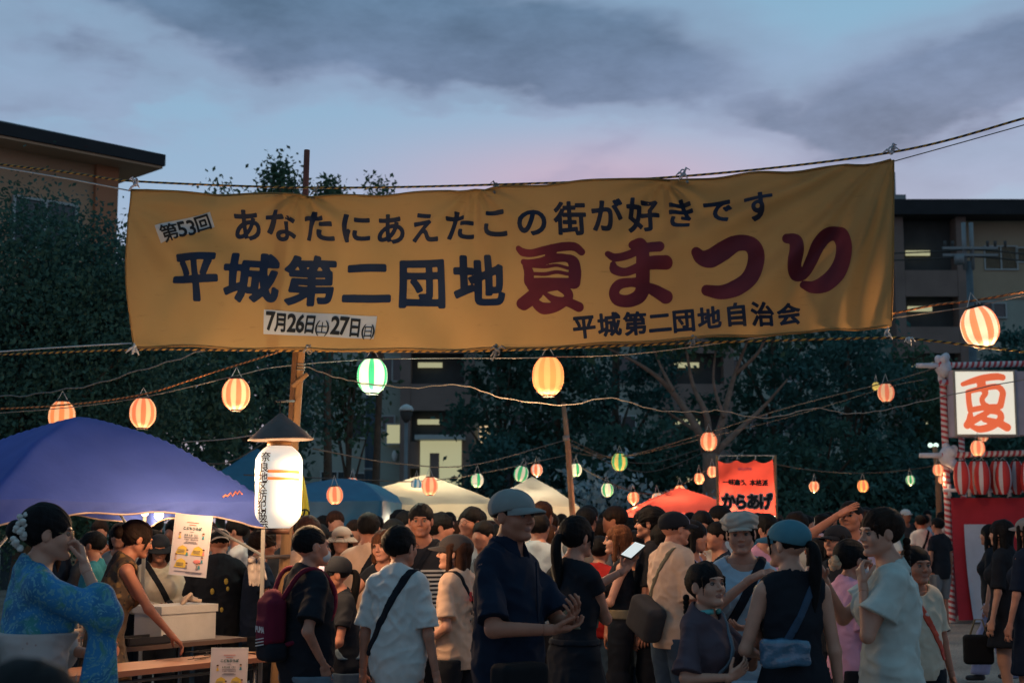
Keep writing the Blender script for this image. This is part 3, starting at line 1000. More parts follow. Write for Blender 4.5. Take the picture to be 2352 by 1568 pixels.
    if mask:
        g = Field(hc - .14, hc + .14, hH)
        g.prim(ell(hd((0, .055, -.052)), hl((.050, .050, .036)), Hm), 0, .006)
        g.prim(ell(hd((0, .085, -.035)), hl((.02, .022, .018)), Hm), .012, .004)
        v, qd = g.mesh(); mo = ch('face_mask', v, qd, CL('maskwhite'))
        for sd in (1, -1):
            MB().tube([Vector(hd((sd * .052, .052, -.03))) * s, Vector(hd((sd * .076, .015, .01))) * s, Vector(hd((sd * .085, -.012, .015))) * s], .0015 * s, 5).build('ear_loop', CL('maskwhite'), mo)
    if glasses:
        m = MB()
        for sd in (1, -1):
            pts = [hd((sd * .031 + .021 * math.cos(a), .100 - abs(.021 * math.cos(a) + 0) * .1, .003 + .016 * math.sin(a))) for a in np.linspace(0, 2 * math.pi, 15)]
            m.tube([Vector(p) * s for p in pts], .0014 * s, 5)
            m.tube([Vector(hd((sd * .052, .098, .006))) * s, Vector(hd((sd * .078, .02, .008))) * s, Vector(hd((sd * .082, -.01, 0))) * s], .0014 * s, 5)
        m.tube([Vector(hd((-.01, .103, .006))) * s, Vector(hd((.01, .103, .006))) * s], .0014 * s, 5)
        m.build('glasses', MS['brow'], root)
    info = dict(root=root, s=s, hd=lambda p: hd(p) * s, tor=lambda p: tor(p) * s, arms=armj, hands=hands, Hm=Hm, Tm=Tm, k=k_)
    return info

def extras_get(ex, key, default):
    for e in ex:
        if e[0] == key: return e[1]
    return default

# cloth colours (real-world base colours)
CLOTH = {'black': (.012, .014, .02), 'navy': (.008, .014, .030), 'white': (.55, .55, .54), 'cream': (.50, .43, .34), 'peach': (.56, .38, .28), 'skyblue': (.30, .38, .46),
         'grey': (.16, .16, .17), 'denim': (.035, .06, .10), 'khaki': (.16, .14, .10), 'teal': (.03, .16, .20), 'brown': (.07, .035, .018), 'rust': (.22, .07, .03),
         'pink': (.60, .30, .42), 'red': (.35, .02, .02), 'maroon': (.13, .012, .03), 'greycap': (.20, .22, .22), 'bluecap': (.06, .17, .22), 'beigehat': (.36, .32, .28), 'tan': (.32, .24, .2),
         'maskwhite': (.5, .52, .55), 'obi': (.42, .33, .33), 'charcoal': (.045, .04, .042), 'plum': (.075, .055, .07), 'green': (.02, .25, .07), 'olive': (.10, .11, .06), 'bluegrey': (.12, .17, .22), 'lilac': (.35, .33, .5),
         'blue': (.02, .08, .25), 'blouse': (.45, .49, .46), 'bagblack': (.01, .01, .012)}
def CL(c):
    if not isinstance(c, str): return c
    if c in SPECIAL: return SPECIAL[c]
    return mat('cloth_' + c, CLOTH[c], .88, .10, 12, .12, 260, sheen=.0, spec=.15)
SPECIAL = {}
MS = {}
MS['mid'] = mat('skin', (.44, .195, .13), .55, .16, 18, .08, 120, spec=.35)
MS['pale'] = mat('skin_pale', (.49, .245, .17), .5, .07, 18, .08, 120, spec=.35)
MS['tan'] = mat('skin_tan', (.36, .145, .09), .55, .08, 18, .08, 120, spec=.35)
MS['lip'] = mat('lip', (.30, .14, .11), .45, .05, 20)
MS['shoe'] = mat('shoe', (.05, .05, .055), .6, .2, 9)
MS['eyewhite'] = mat('eye_white', (.22, .17, .15), .5, .03, 5)
MS['iris'] = mat('iris', (.008, .006, .005), .15, .1, 5)
MS['brow'] = mat('brow_hair', (.012, .010, .010), .6, .1, 30)
def hair_mat(c):
    return mat('hair', [k * .5 for k in c], .7, .5, 60, .35, 260, stretch=(1, 1, .15), spec=.12)
# ================================================================ setting
# ---- ground: packed sandy earth to the horizon
def build_ground():
    m = bpy.data.materials.new('sandy_earth'); m.use_nodes = True
    nt = m.node_tree; N, L = nt.nodes, nt.links; b = N['Principled BSDF']
    b.inputs['Roughness'].default_value = .95; b.inputs['Specular IOR Level'].default_value = .1
    tc = N.new('ShaderNodeTexCoord')
    n1 = N.new('ShaderNodeTexNoise'); n1.inputs['Scale'].default_value = .6; n1.inputs['Detail'].default_value = 6
    n2 = N.new('ShaderNodeTexNoise'); n2.inputs['Scale'].default_value = 45; n2.inputs['Detail'].default_value = 5
    r1 = N.new('ShaderNodeValToRGB'); r1.color_ramp.elements[0].color = (.20, .17, .15, 1); r1.color_ramp.elements[1].color = (.34, .29, .25, 1)
    r1.color_ramp.elements[0].position = .35; r1.color_ramp.elements[1].position = .68
    r2 = N.new('ShaderNodeValToRGB'); r2.color_ramp.elements[0].color = (.55, .55, .55, 1); r2.color_ramp.elements[1].color = (1.25, 1.22, 1.2, 1)
    r2.color_ramp.elements[0].position = .3; r2.color_ramp.elements[1].position = .7
    mx = N.new('ShaderNodeMixRGB'); mx.blend_type = 'MULTIPLY'; mx.inputs[0].default_value = 1
    for n in (n1, n2): L.new(tc.outputs['Object'], n.inputs['Vector'])
    L.new(n1.outputs[0], r1.inputs[0]); L.new(n2.outputs[0], r2.inputs[0]); L.new(r1.outputs[0], mx.inputs[1]); L.new(r2.outputs[0], mx.inputs[2])
    L.new(mx.outputs[0], b.inputs['Base Color'])
    bp_ = N.new('ShaderNodeBump'); bp_.inputs['Strength'].default_value = .6; bp_.inputs['Distance'].default_value = .02
    L.new(n2.outputs[0], bp_.inputs['Height']); L.new(bp_.outputs[0], b.inputs['Normal'])
    xs = np.concatenate([np.linspace(-1500, -60, 6), np.linspace(-40, 40, 81), np.linspace(60, 1500, 6)])
    ys = np.concatenate([np.linspace(-1500, -20, 5), np.linspace(-5, 45, 61), np.linspace(60, 1500, 6)])
    G = np.zeros((len(xs), len(ys), 3))
    G[..., 0] = xs[:, None]; G[..., 1] = ys[None, :]
    near = (np.abs(G[..., 0]) < 40) & (G[..., 1] > -5) & (G[..., 1] < 45)
    G[..., 2] = np.where(near, .012 * np.sin(G[..., 0] * 1.7 + G[..., 1]) * np.sin(G[..., 1] * 1.3), 0) - .012
    o = MB().grid(G).build('ground', m, None, True)
    tag(o, kind='structure')
build_ground()

# ---- text
def glyph(txt, bold=0.0, res=3):
    cu = bpy.data.curves.new('txt', 'FONT')
    cu.body = txt; cu.size = 1.0; cu.offset = bold; cu.resolution_u = res; cu.fill_mode = 'FRONT' if hasattr(cu, 'fill_mode') else 'FRONT'
    ob = bpy.data.objects.new('txt', cu); COL.objects.link(ob)
    bpy.context.view_layer.update()
    dg = bpy.context.evaluated_depsgraph_get()
    me = bpy.data.meshes.new_from_object(ob.evaluated_get(dg))
    v = np.array([x.co[:2] for x in me.vertices]).reshape(-1, 2); f = [tuple(p.vertices) for p in me.polygons]
    bpy.data.objects.remove(ob); bpy.data.curves.remove(cu); bpy.data.meshes.remove(me)
    return v, f

_GC = {}
def march(X, Y, D):
    """marching squares: cells cut along the zero contour"""
    V, F, cache = [], [], {}
    def vert(key, p):
        if key not in cache: cache[key] = len(V); V.append(p)
        return cache[key]
    ins = D < 0
    any_ = ins[:-1, :-1] | ins[1:, :-1] | ins[1:, 1:] | ins[:-1, 1:]
    for i, j in np.argwhere(any_).tolist():
        cs = [(i, j), (i + 1, j), (i + 1, j + 1), (i, j + 1)]
        poly = []
        for k in range(4):
            a, b = cs[k], cs[(k + 1) % 4]
            if ins[a]: poly.append(vert(a, (X[a[0]], Y[a[1]])))
            if ins[a] != ins[b]:
                t = D[a] / (D[a] - D[b])
                poly.append(vert((min(a, b), max(a, b)), (X[a[0]] + (X[b[0]] - X[a[0]]) * t, Y[a[1]] + (Y[b[1]] - Y[a[1]]) * t)))
        if len(poly) > 2: F.append(tuple(poly))
    return np.array(V, float).reshape(-1, 2), F
def glyph_bold(chv, bold, n=64):
    key = (chv, bold, n)
    if key in _GC: return _GC[key]
    v, f = glyph(chv, 0.0, 4)
    if not len(v): return v, f
    from collections import Counter
    e = Counter()
    for q in f:
        for a, b in zip(q, q[1:] + q[:1]): e[(min(a, b), max(a, b))] += 1
    # merge duplicate points first so that shared borders are found
    rk = {}; mp = []
    for p in np.round(v, 5).tolist():
        mp.append(rk.setdefault(tuple(p), len(rk)))
    e = Counter()
    pts = [None] * len(rk)
    for i, m_ in enumerate(mp): pts[m_] = v[i]
    for q in f:
        q = [mp[i] for i in q]
        for a, b in zip(q, q[1:] + q[:1]):
            if a != b: e[(min(a, b), max(a, b))] += 1
    seg = np.array([(pts[a], pts[b]) for (a, b), c in e.items() if c == 1])
    lo, hi = v.min(0) - bold - .03, v.max(0) + bold + .03
    h = 1.0 / n
    X = np.arange(lo[0], hi[0] + h, h); Y = np.arange(lo[1], hi[1] + h, h)
    gx, gy = X[:, None, None], Y[None, :, None]
    A, B = seg[:, 0], seg[:, 1]
    ab = B - A; L2 = np.maximum((ab ** 2).sum(1), 1e-12)
    t = np.clip(((gx - A[:, 0]) * ab[:, 0] + (gy - A[:, 1]) * ab[:, 1]) / L2, 0, 1)
    d = np.sqrt(((gx - A[:, 0] - t * ab[:, 0]) ** 2 + (gy - A[:, 1] - t * ab[:, 1]) ** 2).min(2))
    cr = ((A[:, 1] > gy) != (B[:, 1] > gy)) & (gx < A[:, 0] + (gy - A[:, 1]) * ab[:, 0] / np.where(ab[:, 1] == 0, 1e-9, ab[:, 1]))
    ins = cr.sum(2) % 2 == 1
    D = np.where(ins, -d, d) - bold
    _GC[key] = march(X, Y, D)
    return _GC[key]

def text_mesh(items, step=None, n=64):
    """items: (char, cx, cy, em, rot deg, bold[, xscale]) in a picture-like plane (y down); returns verts2d, faces"""
    V, F, k = [], [], 0
    for it in items:
        chv, cx, cy, em, rot, bold = it[:6]; xs = it[6] if len(it) > 6 else 1.0
        v, f = glyph_bold(chv, bold, n)
        if not len(v): continue
        c = (v.max(0) + v.min(0)) / 2
        if len(chv) == 1 and ord(chv) > 0x2e80: c = np.array([.5, .36])
        v = (v - c) * em * np.array([xs, -1])
        a = R(rot); v = v @ np.array([[math.cos(a), math.sin(a)], [-math.sin(a), math.cos(a)]])
        V.append(v + (cx, cy)); F += [tuple(i + k for i in q) for q in f]; k += len(v)
    return np.concatenate(V), F

def stroke_mesh(strokes, h):
    """thick brush strokes [(x, y, width), ...] -> one clean outline, as cells in the plane"""
    al = np.concatenate([np.array(s) for s in strokes])
    lo = al[:, :2].min(0) - al[:, 2].max(); hi = al[:, :2].max(0) + al[:, 2].max()
    nx, ny = int((hi[0] - lo[0]) / h) + 2, int((hi[1] - lo[1]) / h) + 2
    X = (lo[0] + np.arange(nx) * h)[:, None]; Y = (lo[1] + np.arange(ny) * h)[None, :]
    D = np.full((nx, ny), 1e3)
    for st in strokes:
        p, r_ = spath([q[:2] for q in st], [q[2] / 2 for q in st], 6) if len(st) > 2 else ([np.array(q[:2], float) for q in st], [q[2] / 2 for q in st])
        for i in range(len(p) - 1):
            ab = p[i + 1] - p[i]; L2 = max(ab @ ab, 1e-9)
            t = np.clip(((X - p[i][0]) * ab[0] + (Y - p[i][1]) * ab[1]) / L2, 0, 1)
            d = np.sqrt((X - p[i][0] - t * ab[0]) ** 2 + (Y - p[i][1] - t * ab[1]) ** 2) - (r_[i] + (r_[i + 1] - r_[i]) * t)
            D = np.minimum(D, d)
    return march(X[:, 0], Y[0], D)

# ---------------------------------------------------------------- banner
BA, BB = P(300, 600, 9.75), P(2052, 600, 8.85)
b_o = np.array([BA.x, BA.y]); b_d = np.array([BB.x - BA.x, BB.y - BA.y]); b_len = np.linalg.norm(b_d); b_d = b_d / b_len
b_n = np.array([b_d[1], -b_d[0]])            # towards the camera
def bproj(u, v):
    """arrays of picture coordinates -> (s along the banner, z) on its vertical plane"""
    u = np.asarray(u, float); v = np.asarray(v, float)
    a = (u - 1176) / FPX; b = -(v - 784) / FPX
    dy = math.cos(PITCH) - b * math.sin(PITCH); dz = math.sin(PITCH) + b * math.cos(PITCH)
    # ray k*(a, dy) hits the line b_o + s*b_d
    k = (b_o @ b_n) / (a * b_n[0] + dy * b_n[1])
    x, y, z = a * k, dy * k, EYE + dz * k
    return (x - b_o[0]) * b_d[0] + (y - b_o[1]) * b_d[1], z
def bwave(s, z):
    c = 1.0
    # long soft folds fanning from the upper right corner and hanging swags between the ties
    ds, dz = b_len - s, 4.0 - z
    ang = np.arctan2(dz, ds + .05); rr = np.sqrt(ds * ds + dz * dz)
    w = .018 * np.sin(ang * 17 + .6 * np.sin(rr * 2)) * np.clip(rr * .8, 0, 1) * np.exp(-rr / 2.6)
    w += .012 * np.sin(ang * 31 + 1.3) * np.clip(rr, 0, 1) * np.exp(-rr / 1.6)
    sl, zl = s, z - 3.8
    ang2 = np.arctan2(-zl, sl + .05); r2 = np.sqrt(sl * sl + zl * zl)
    w += .016 * np.sin(ang2 * 12 + .8) * np.clip(r2, 0, 1) * np.exp(-r2 / 1.5)
    for st in (1.25, 2.45, 3.7):
        a3 = np.arctan2(3.82 - z, s - st); r3 = np.sqrt((s - st) ** 2 + (3.82 - z) ** 2)
        w += .008 * np.sin(a3 * 11) * np.exp(-r3 / .5)
    w += .011 * np.sin(2.2 * s + 1.8 * z + 1.0) + .007 * np.sin(4.7 * s - 3.1 * z + 2 * np.sin(1.3 * s)) + .005 * np.sin(8.3 * s + 6.2 * z + 1.5 * np.sin(2.7 * s))
    w += .004 * np.sin(13 * s - 9 * z) * np.sin(3 * s)
    return w * 3.8
def bpoint(s, z, off=0.0):
    s, z = np.asarray(s, float), np.asarray(z, float)
    w = bwave(s, z) + off
    return np.stack([b_o[0] + s * b_d[0] + w * b_n[0], b_o[1] + s * b_d[1] + w * b_n[1], z + 0 * s], -1)
topu = [308, 540, 720, 1000, 1180, 1400, 1580, 1800, 2052]; topv = [440, 447, 452, 443, 437, 420, 408, 392, 369]
botu = [300, 540, 800, 1140, 1400, 1700, 2050]; botv = [794, 800, 805, 801, 790, 772, 748]
def build_banner():
    global BANNER
    BANNER = thing('banner', 'large yellow cloth festival banner strung across the top of the picture', 'banner', (BA.x, BA.y, 2.7))
    off = np.array([BA.x, BA.y, 2.7])
    nu, nv = 260, 60
    G = np.zeros((nu, nv, 3))
    for i in range(nu):
        t = i / (nu - 1)
        ut, ub = 308 + (2052 - 308) * t, 300 + (2050 - 300) * t
        vt = np.interp(ut, topu, topv); vb = np.interp(ub, botu, botv)
        vt += 1.5 * math.sin(t * 60); vb += 1.5 * math.sin(t * 47 + 1)
        w = np.linspace(0, 1, nv)
        uu = ut + (ub - ut) * w - (6 * np.sin(w * math.pi) if t < .02 else 0); vv = vt + (vb - vt) * w
        s, z = bproj(uu, vv); G[i] = bpoint(s, z)
    m = bpy.data.materials.new('banner_cloth'); m.use_nodes = True
    nt = m.node_tree; N, L = nt.nodes, nt.links; b = N['Principled BSDF']
    b.inputs['Roughness'].default_value = .85; b.inputs['Specular IOR Level'].default_value = .15
    tc = N.new('ShaderNodeTexCoord')
    n1 = N.new('ShaderNodeTexNoise'); n1.inputs['Scale'].default_value = 2.2; n1.inputs['Detail'].default_value = 6
    mp = N.new('ShaderNodeMapping'); mp.inputs['Scale'].default_value = (2.5, 2.5, 14)
    n2 = N.new('ShaderNodeTexNoise'); n2.inputs['Scale'].default_value = 2.0; n2.inputs['Detail'].default_value = 7; n2.inputs['Roughness'].default_value = .7
    n3 = N.new('ShaderNodeTexNoise'); n3.inputs['Scale'].default_value = 260; n3.inputs['Detail'].default_value = 2
    L.new(tc.outputs['Object'], n1.inputs[0]); L.new(tc.outputs['Object'], mp.inputs[0]); L.new(mp.outputs[0], n2.inputs[0]); L.new(tc.outputs['Object'], n3.inputs[0])
    r = N.new('ShaderNodeValToRGB'); r.color_ramp.elements[0].color = (.34, .205, .078, 1); r.color_ramp.elements[1].color = (.43, .265, .108, 1)
    L.new(n1.outputs[0], r.inputs[0])
    r2 = N.new('ShaderNodeValToRGB'); r2.color_ramp.elements[0].position = .60; r2.color_ramp.elements[0].color = (0, 0, 0, 1); r2.color_ramp.elements[1].position = .78; r2.color_ramp.elements[1].color = (.55, .55, .55, 1)
    L.new(n2.outputs[0], r2.inputs[0])
    mx = N.new('ShaderNodeMixRGB'); L.new(r2.outputs[0], mx.inputs[0]); L.new(r.outputs[0], mx.inputs[1]); mx.inputs[2].default_value = (.14, .10, .05, 1)
    L.new(mx.outputs[0], b.inputs['Base Color'])
    bp_ = N.new('ShaderNodeBump'); bp_.inputs['Strength'].default_value = .12; L.new(n3.outputs[0], bp_.inputs['Height']); L.new(bp_.outputs[0], b.inputs['Normal'])
    tr = N.new('ShaderNodeBsdfTranslucent'); L.new(mx.outputs[0], tr.inputs[0])
    ms = N.new('ShaderNodeMixShader'); ms.inputs[0].default_value = .42; L.new(b.outputs[0], ms.inputs[1]); L.new(tr.outputs[0], ms.inputs[2]); L.new(ms.outputs[0], N['Material Output'].inputs[0])
    cl = MB().grid(G - off).build('cloth', m, BANNER, True)
    hem = MB()
    for row in (0, nv - 1):
        hem.tube([G[i, row] - off for i in range(0, nu, 3)], .009, 6)
    for col in (0, nu - 1):
        hem.tube([G[col, j] - off for j in range(0, nv, 3)], .006, 6)
    hem.build('hem', m, BANNER, True)
    def letters(name, vf, mt, offn):
        if isinstance(vf, list):
            for it in vf: letters(name, text_mesh([it]), mt, offn)
            return
        v, f = vf
        s, z = bproj(v[:, 0], v[:, 1])
        p = bpoint(s, z, offn) - off
        return mesh_obj(name, p, f, mt, BANNER, True)
    navy = mat('navy_print', (.012, .020, .045), .8, .1, 6)
    blue = mat('blue_print', (.008, .022, .058), .8, .1, 6)
    red = mat('maroon_print', (.135, .018, .028), .8, .12, 6)
    xs = [570, 648, 732, 814, 893, 975, 1058, 1143, 1227, 1313, 1396, 1478, 1563, 1648, 1742]
    ys = [520, 521, 521, 522, 524, 524, 521, 518, 516, 508, 501, 496, 490, 482, 474]
    items = [(c, x, y, 74, -4 * max(0, (x - 1150) / 500), .030) for c, x, y in zip('あなたにあえたこの街が好きです', xs, ys)]
    letters('letter', items, navy, .004)
    items = [(c, x, y, 118, 0, .036) for c, x, y in zip('平城第二団地', [455, 582, 708, 837, 966, 1100], [637, 642, 645, 648, 650, 647])]
    letters('letter', items, blue, .004)
    items = [(c, x, y, 55, -5, .036) for c, x, y in zip('平城第二団地自治会', [1343, 1401, 1460, 1516, 1571, 1630, 1692, 1752, 1812], [752, 748, 745, 742, 738, 733, 727, 722, 718])]
    letters('letter', items, navy, .004)
    S = [  # summer
        [(122, 155, 34), (150, 178, 48), (210, 186, 46), (300, 166, 50), (400, 142, 54), (470, 140, 54), (512, 170, 46)],
        [(335, 160, 60), (318, 215, 62)],
        [(150, 235, 34), (190, 245, 46), (260, 238, 48), (340, 215, 56), (420, 212, 50), (462, 235, 70), (474, 300, 80), (472, 370, 76)],
        [(165, 250, 44), (184, 300, 62), (186, 355, 66), (215, 395, 56)],
        [(215, 263, 24), (290, 268, 22), (360, 258, 20), (430, 275, 22)], [(215, 310, 22), (290, 312, 24), (360, 300, 24), (430, 312, 24)],
        [(215, 345, 20), (300, 345, 22), (430, 350, 26)], [(200, 385, 60), (300, 378, 52), (400, 372, 44), (470, 385, 48)],
        [(255, 395, 50), (205, 440, 70), (140, 492, 74)], [(150, 500, 70), (190, 480, 60), (250, 440, 40)],
        [(370, 400, 30), (430, 430, 58), (430, 470, 56), (360, 515, 62), (280, 525, 74), (235, 500, 60), (230, 480, 30)],
        [(280, 430, 24), (350, 475, 50), (430, 490, 56), (500, 520, 62)], [(240, 430, 30), (310, 408, 30), (390, 400, 26)]]
    MA = [[(675, 178, 40), (720, 200, 56), (800, 188, 60), (900, 152, 64), (1000, 142, 70)],
          [(832, 118, 60), (880, 112, 66), (898, 180, 84), (900, 300, 86), (897, 400, 82)],
          [(708, 245, 38), (722, 282, 62), (790, 302, 56), (880, 272, 60), (960, 245, 84), (1042, 240, 86)],
          [(900, 372, 70), (830, 368, 56), (752, 380, 66), (720, 430, 64), (745, 475, 76), (810, 482, 78), (870, 455, 84), (898, 410, 84)],
          [(900, 385, 50), (970, 410, 76), (1040, 450, 88)]]
    TU = [[(1235, 180, 66), (1265, 210, 90), (1320, 215, 120), (1400, 165, 118), (1480, 115, 100), (1560, 112, 104), (1604, 165, 106), (1600, 250, 104), (1560, 340, 110), (1480, 400, 112), (1390, 425, 90), (1298, 415, 68)]]
    RI = [[(1800, 78, 60), (1850, 88, 84), (1862, 150, 92), (1848, 230, 88), (1858, 290, 92), (1910, 290, 66), (1955, 210, 76), (2000, 110, 82), (2060, 45, 84), (2125, 42, 98), (2158, 110, 98), (2150, 210, 100), (2110, 300, 112), (2040, 365, 108), (1965, 385, 80), (1908, 362, 52)]]
    def cv(st): return [[((2000 + x / 1.568) / 1.7415, (900 + y / 1.568) / 1.7415, w / 1.568 / 1.7415) for x, y, w in q] for q in st]
    for nm, st in (('red_letter', S), ('red_letter', MA), ('red_letter', TU), ('red_letter', RI)):
        letters(nm, stroke_mesh(cv(st), 1.7), red, .004)
    white = mat('white_patch', (.42, .47, .50), .7, .06, 6)
    def patch(name, q):
        n = 16; G2 = np.zeros((n, n, 3))
        q = np.array(q, float)
        for i in range(n):
            for j in range(n):
                a, b_ = i / (n - 1), j / (n - 1)
                p = q[0] * (1 - a) * (1 - b_) + q[1] * a * (1 - b_) + q[2] * a * b_ + q[3] * (1 - a) * b_
                s, z = bproj(p[0], p[1]); G2[i, j] = bpoint(s, z, .004)
        return MB().grid(G2 - off).build(name, white, BANNER, True)
    patch('edition_patch', [(367, 523), (483, 487), (492, 521), (373, 560)])
    patch('date_patch', [(612, 713), (862, 724), (858, 778), (608, 768)])
    black = mat('black_print', (.012, .016, .02), .8, .1, 6)
    letters('letter', ([('第', 398, 538, 40, -17, .018), ('5', 423, 529, 50, -17, .02, .8), ('3', 441, 524, 50, -17, .02, .8), ('回', 466, 513, 38, -17, .025)]), black, .008)
    letters('letter', ([('7', 626, 739, 58, 2.5, .030, .7), ('月', 648, 742, 46, 2.5, .035, .62), ('2', 671, 742, 58, 2.5, .030, .7), ('6', 690, 743, 58, 2.5, .030, .7), ('日', 712, 745, 48, 2.5, .03, .62),
        ('(', 730, 754, 40, 2.5, 0), ('土', 741, 754, 30, 2.5, .0, .9), (')', 752, 755, 40, 2.5, 0), ('2', 770, 747, 58, 2.5, .03, .7), ('7', 789, 748, 58, 2.5, .03, .7), ('日', 812, 751, 48, 2.5, .03, .62),
        ('(', 832, 761, 40, 2.5, 0), ('日', 843, 761, 30, 2.5, .0, .9), (')', 854, 762, 40, 2.5, 0)]), black, .008)
    # eyelets
    for u, v in ((720, 452), (1140, 440), (1578, 410), (710, 801), (1140, 798), (1592, 778)):
        s, z = bproj(u, v + (6 if v < 600 else -4)); p = bpoint(s, z, .004) - off
        MB().ball(p, (.012, .006, .012), 8).build('eyelet', mat('eyelet_metal', (.25, .25, .24), .35, .1, 5, metal=.9), BANNER, True)
build_banner()

# ---------------------------------------------------------------- ropes
def stripe_rope_mat(name, c1, c2, pitch, rough=.75):
    m = bpy.data.materials.new(name); m.use_nodes = True
    nt = m.node_tree; N, L = nt.nodes, nt.links; b = N['Principled BSDF']; b.inputs['Roughness'].default_value = rough
    uv = N.new('ShaderNodeAttribute'); uv.attribute_name = 'along'
    sp = N.new('ShaderNodeSeparateXYZ'); L.new(uv.outputs['Vector'], sp.inputs[0])
    a = N.new('ShaderNodeMath'); a.operation = 'MULTIPLY_ADD'; L.new(sp.outputs[0], a.inputs[0]); a.inputs[1].default_value = 1 / pitch; L.new(sp.outputs[1], a.inputs[2])
    f = N.new('ShaderNodeMath'); f.operation = 'FRACT'; L.new(a.outputs[0], f.inputs[0])
    g = N.new('ShaderNodeMath'); g.operation = 'GREATER_THAN'; L.new(f.outputs[0], g.inputs[0]); g.inputs[1].default_value = .5
    mx = N.new('ShaderNodeMixRGB'); L.new(g.outputs[0], mx.inputs[0]); mx.inputs[1].default_value = (*c1, 1); mx.inputs[2].default_value = (*c2, 1)
    L.new(mx.outputs[0], b.inputs['Base Color'])
    return m
MR = {'tiger': stripe_rope_mat('yellow_black_rope', (.42, .22, .04), (.012, .012, .015), .055),
      'white': mat('white_cord', (.45, .46, .47), .8, .12, 30),
      'grey': mat('grey_cord', (.20, .19, .18), .8, .2, 30),
      'orange': stripe_rope_mat('orange_black_rope', (.45, .17, .05), (.10, .04, .02), .05),
      'dark': mat('dark_cable', (.05, .045, .04), .6, .2, 30),
      'festive': stripe_rope_mat('red_white_wrap', (.42, .05, .06), (.55, .50, .50), .09),
      'festive_blue': stripe_rope_mat('red_white_blue_wrap', (.40, .06, .08), (.42, .42, .52), .13)}
def rope_mesh(pts, r, m, name, parent=None, n=6, twist=False, uvk=1.0):
    mb = MB().tube(pts, r, n)
    o = mb.build(name, m, parent, True)
    P3 = np.array([tuple(p) for p in pts]); sl = np.concatenate([[0], np.cumsum(np.linalg.norm(np.diff(P3, axis=0), axis=1))])
    at = o.data.attributes.new('along', 'FLOAT_VECTOR', 'POINT')
    d = np.zeros((len(pts), n, 3)); d[..., 0] = sl[:, None]; d[..., 1] = (np.arange(n) / n)[None, :]
    at.data.foreach_set('vector', d.reshape(-1, 3).ravel()[:len(o.data.vertices) * 3])
    return o
def dense(pts, step):
    out = [np.asarray(pts[0], float)]
    for a, b in zip(pts[:-1], pts[1:]):
        a, b = np.asarray(a, float), np.asarray(b, float); n = max(1, int(np.linalg.norm(b - a) / step))
        for k in range(1, n + 1): out.append(a + (b - a) * k / n)
    return out
def rope(label, pp, r, mk, n=10, cat='rope', wob=0.0, group=None, name='rope', step=.02):
    pts = [np.array(P(*q)) for q in pp]
    pts = spath(pts, None, n) if len(pts) > 2 else pts
    pts = dense(pts, step if mk in ('tiger', 'orange') else .25)
    if wob:
        pts = [p + np.array([0, 0, wob * math.sin(i * 1.7) + wob * .6 * math.sin(i * .73)]) for i, p in enumerate(pts)]
    o = rope_mesh(pts, r, MR[mk], name, None, 6)
    return tag(o, label, cat, group)
rope('yellow and black twisted rope holding the top edge of the banner', [(-60, 370, 10.1), (170, 398, 9.9), (320, 417, 9.75), (720, 431, 9.6), (1140, 424, 9.35), (1580, 404, 9.1), (2048, 350, 8.85), (2352, 272, 8.6), (2500, 228, 8.4)], .0075, 'tiger', 14)
rope('yellow and black twisted rope along the bottom edge of the banner', [(-60, 817, 10.1), (300, 803, 9.72), (550, 804, 9.6), (900, 807, 9.45), (1160, 804, 9.3), (1600, 787, 9.05), (2000, 776, 8.85), (2085, 777, 8.8), (2250, 795, 8.7), (2430, 818, 8.6)], .0075, 'tiger', 14)
rope('thin white cord tied to the lower left corner of the banner', [(-60, 812, 10.1), (130, 798, 9.9), (302, 788, 9.72)], .005, 'white')
rope('thin white cord tied to the upper left corner of the banner', [(-60, 375, 10.1), (150, 410, 9.9), (308, 440, 9.76)], .005, 'white')
rope('thin dark cord running off from the upper right banner corner', [(2052, 371, 8.83), (2200, 330, 8.7), (2420, 268, 8.5)], .0035, 'grey')
def tie(name, label, u, v, D, kind='white', seed=0, size=1.0, up=True):
    rs = random.Random(seed)
    base = np.array(P(u, v, D))
    t = thing(name, label, 'cord tie', tuple(base))
    sgn = 1 if up else -1
    mt = MR[kind] if kind in MR else mat('plastic_string', (.75, .72, .76), .4, .1, 30, trans=.6)
    m = MB()
    lp = []
    for i in range(13):
        a = i / 12 * 2 * math.pi
        lp.append((.012 * size * math.sin(a), -.012, sgn * .014 * size * (1 - math.cos(a))))
    m.tube(lp, .004 * size, 6)
    m.ball((0, -.014, 0), .012 * size, 8); m.build('knot', mt, t, True)
    m = MB()
    for k in range(5):
        dx, dz = rs.uniform(-.045, .045) * size, rs.uniform(-.03, .05) * size * sgn
        m.tube([(0, -.014, 0), (dx * .5, -.02, dz * .8 + .01), (dx, -.018, dz - .012)], [.006 * size, .007 * size, .003 * size], 5)
    m.build('loose_end', mt, t, True)
tie('string_tie', 'white plastic string knotted at the upper left corner of the banner', 312, 425, 9.7, 'plastic', 1, 1.3)
tie('cord_tie', 'grey cord loop tying banner top beside the brown pole tip', 725, 440, 9.55, 'grey', 2, .9)
tie('cord_tie', 'grey cord loop tying the banner top above the small slogan middle', 1140, 430, 9.3, 'grey', 3, .9)
tie('string_tie', 'frayed white string tying the banner top right of centre', 1568, 402, 9.05, 'plastic', 4, 1.2)
tie('string_tie', 'white plastic string sticking up at the upper right banner corner', 2046, 352, 8.8, 'plastic', 5, 1.3)
tie('cord_tie', 'white cord bow under the lower left corner of the banner', 310, 797, 9.68, 'white', 6, 1.3, False)
tie('cord_tie', 'dark cord knot under the banner beside the wooden pole', 712, 803, 9.5, 'grey', 7, 1.1, False)
tie('cord_tie', 'tangled dark cord knot under the middle of the banner', 1142, 804, 9.3, 'grey', 8, 1.3, False)
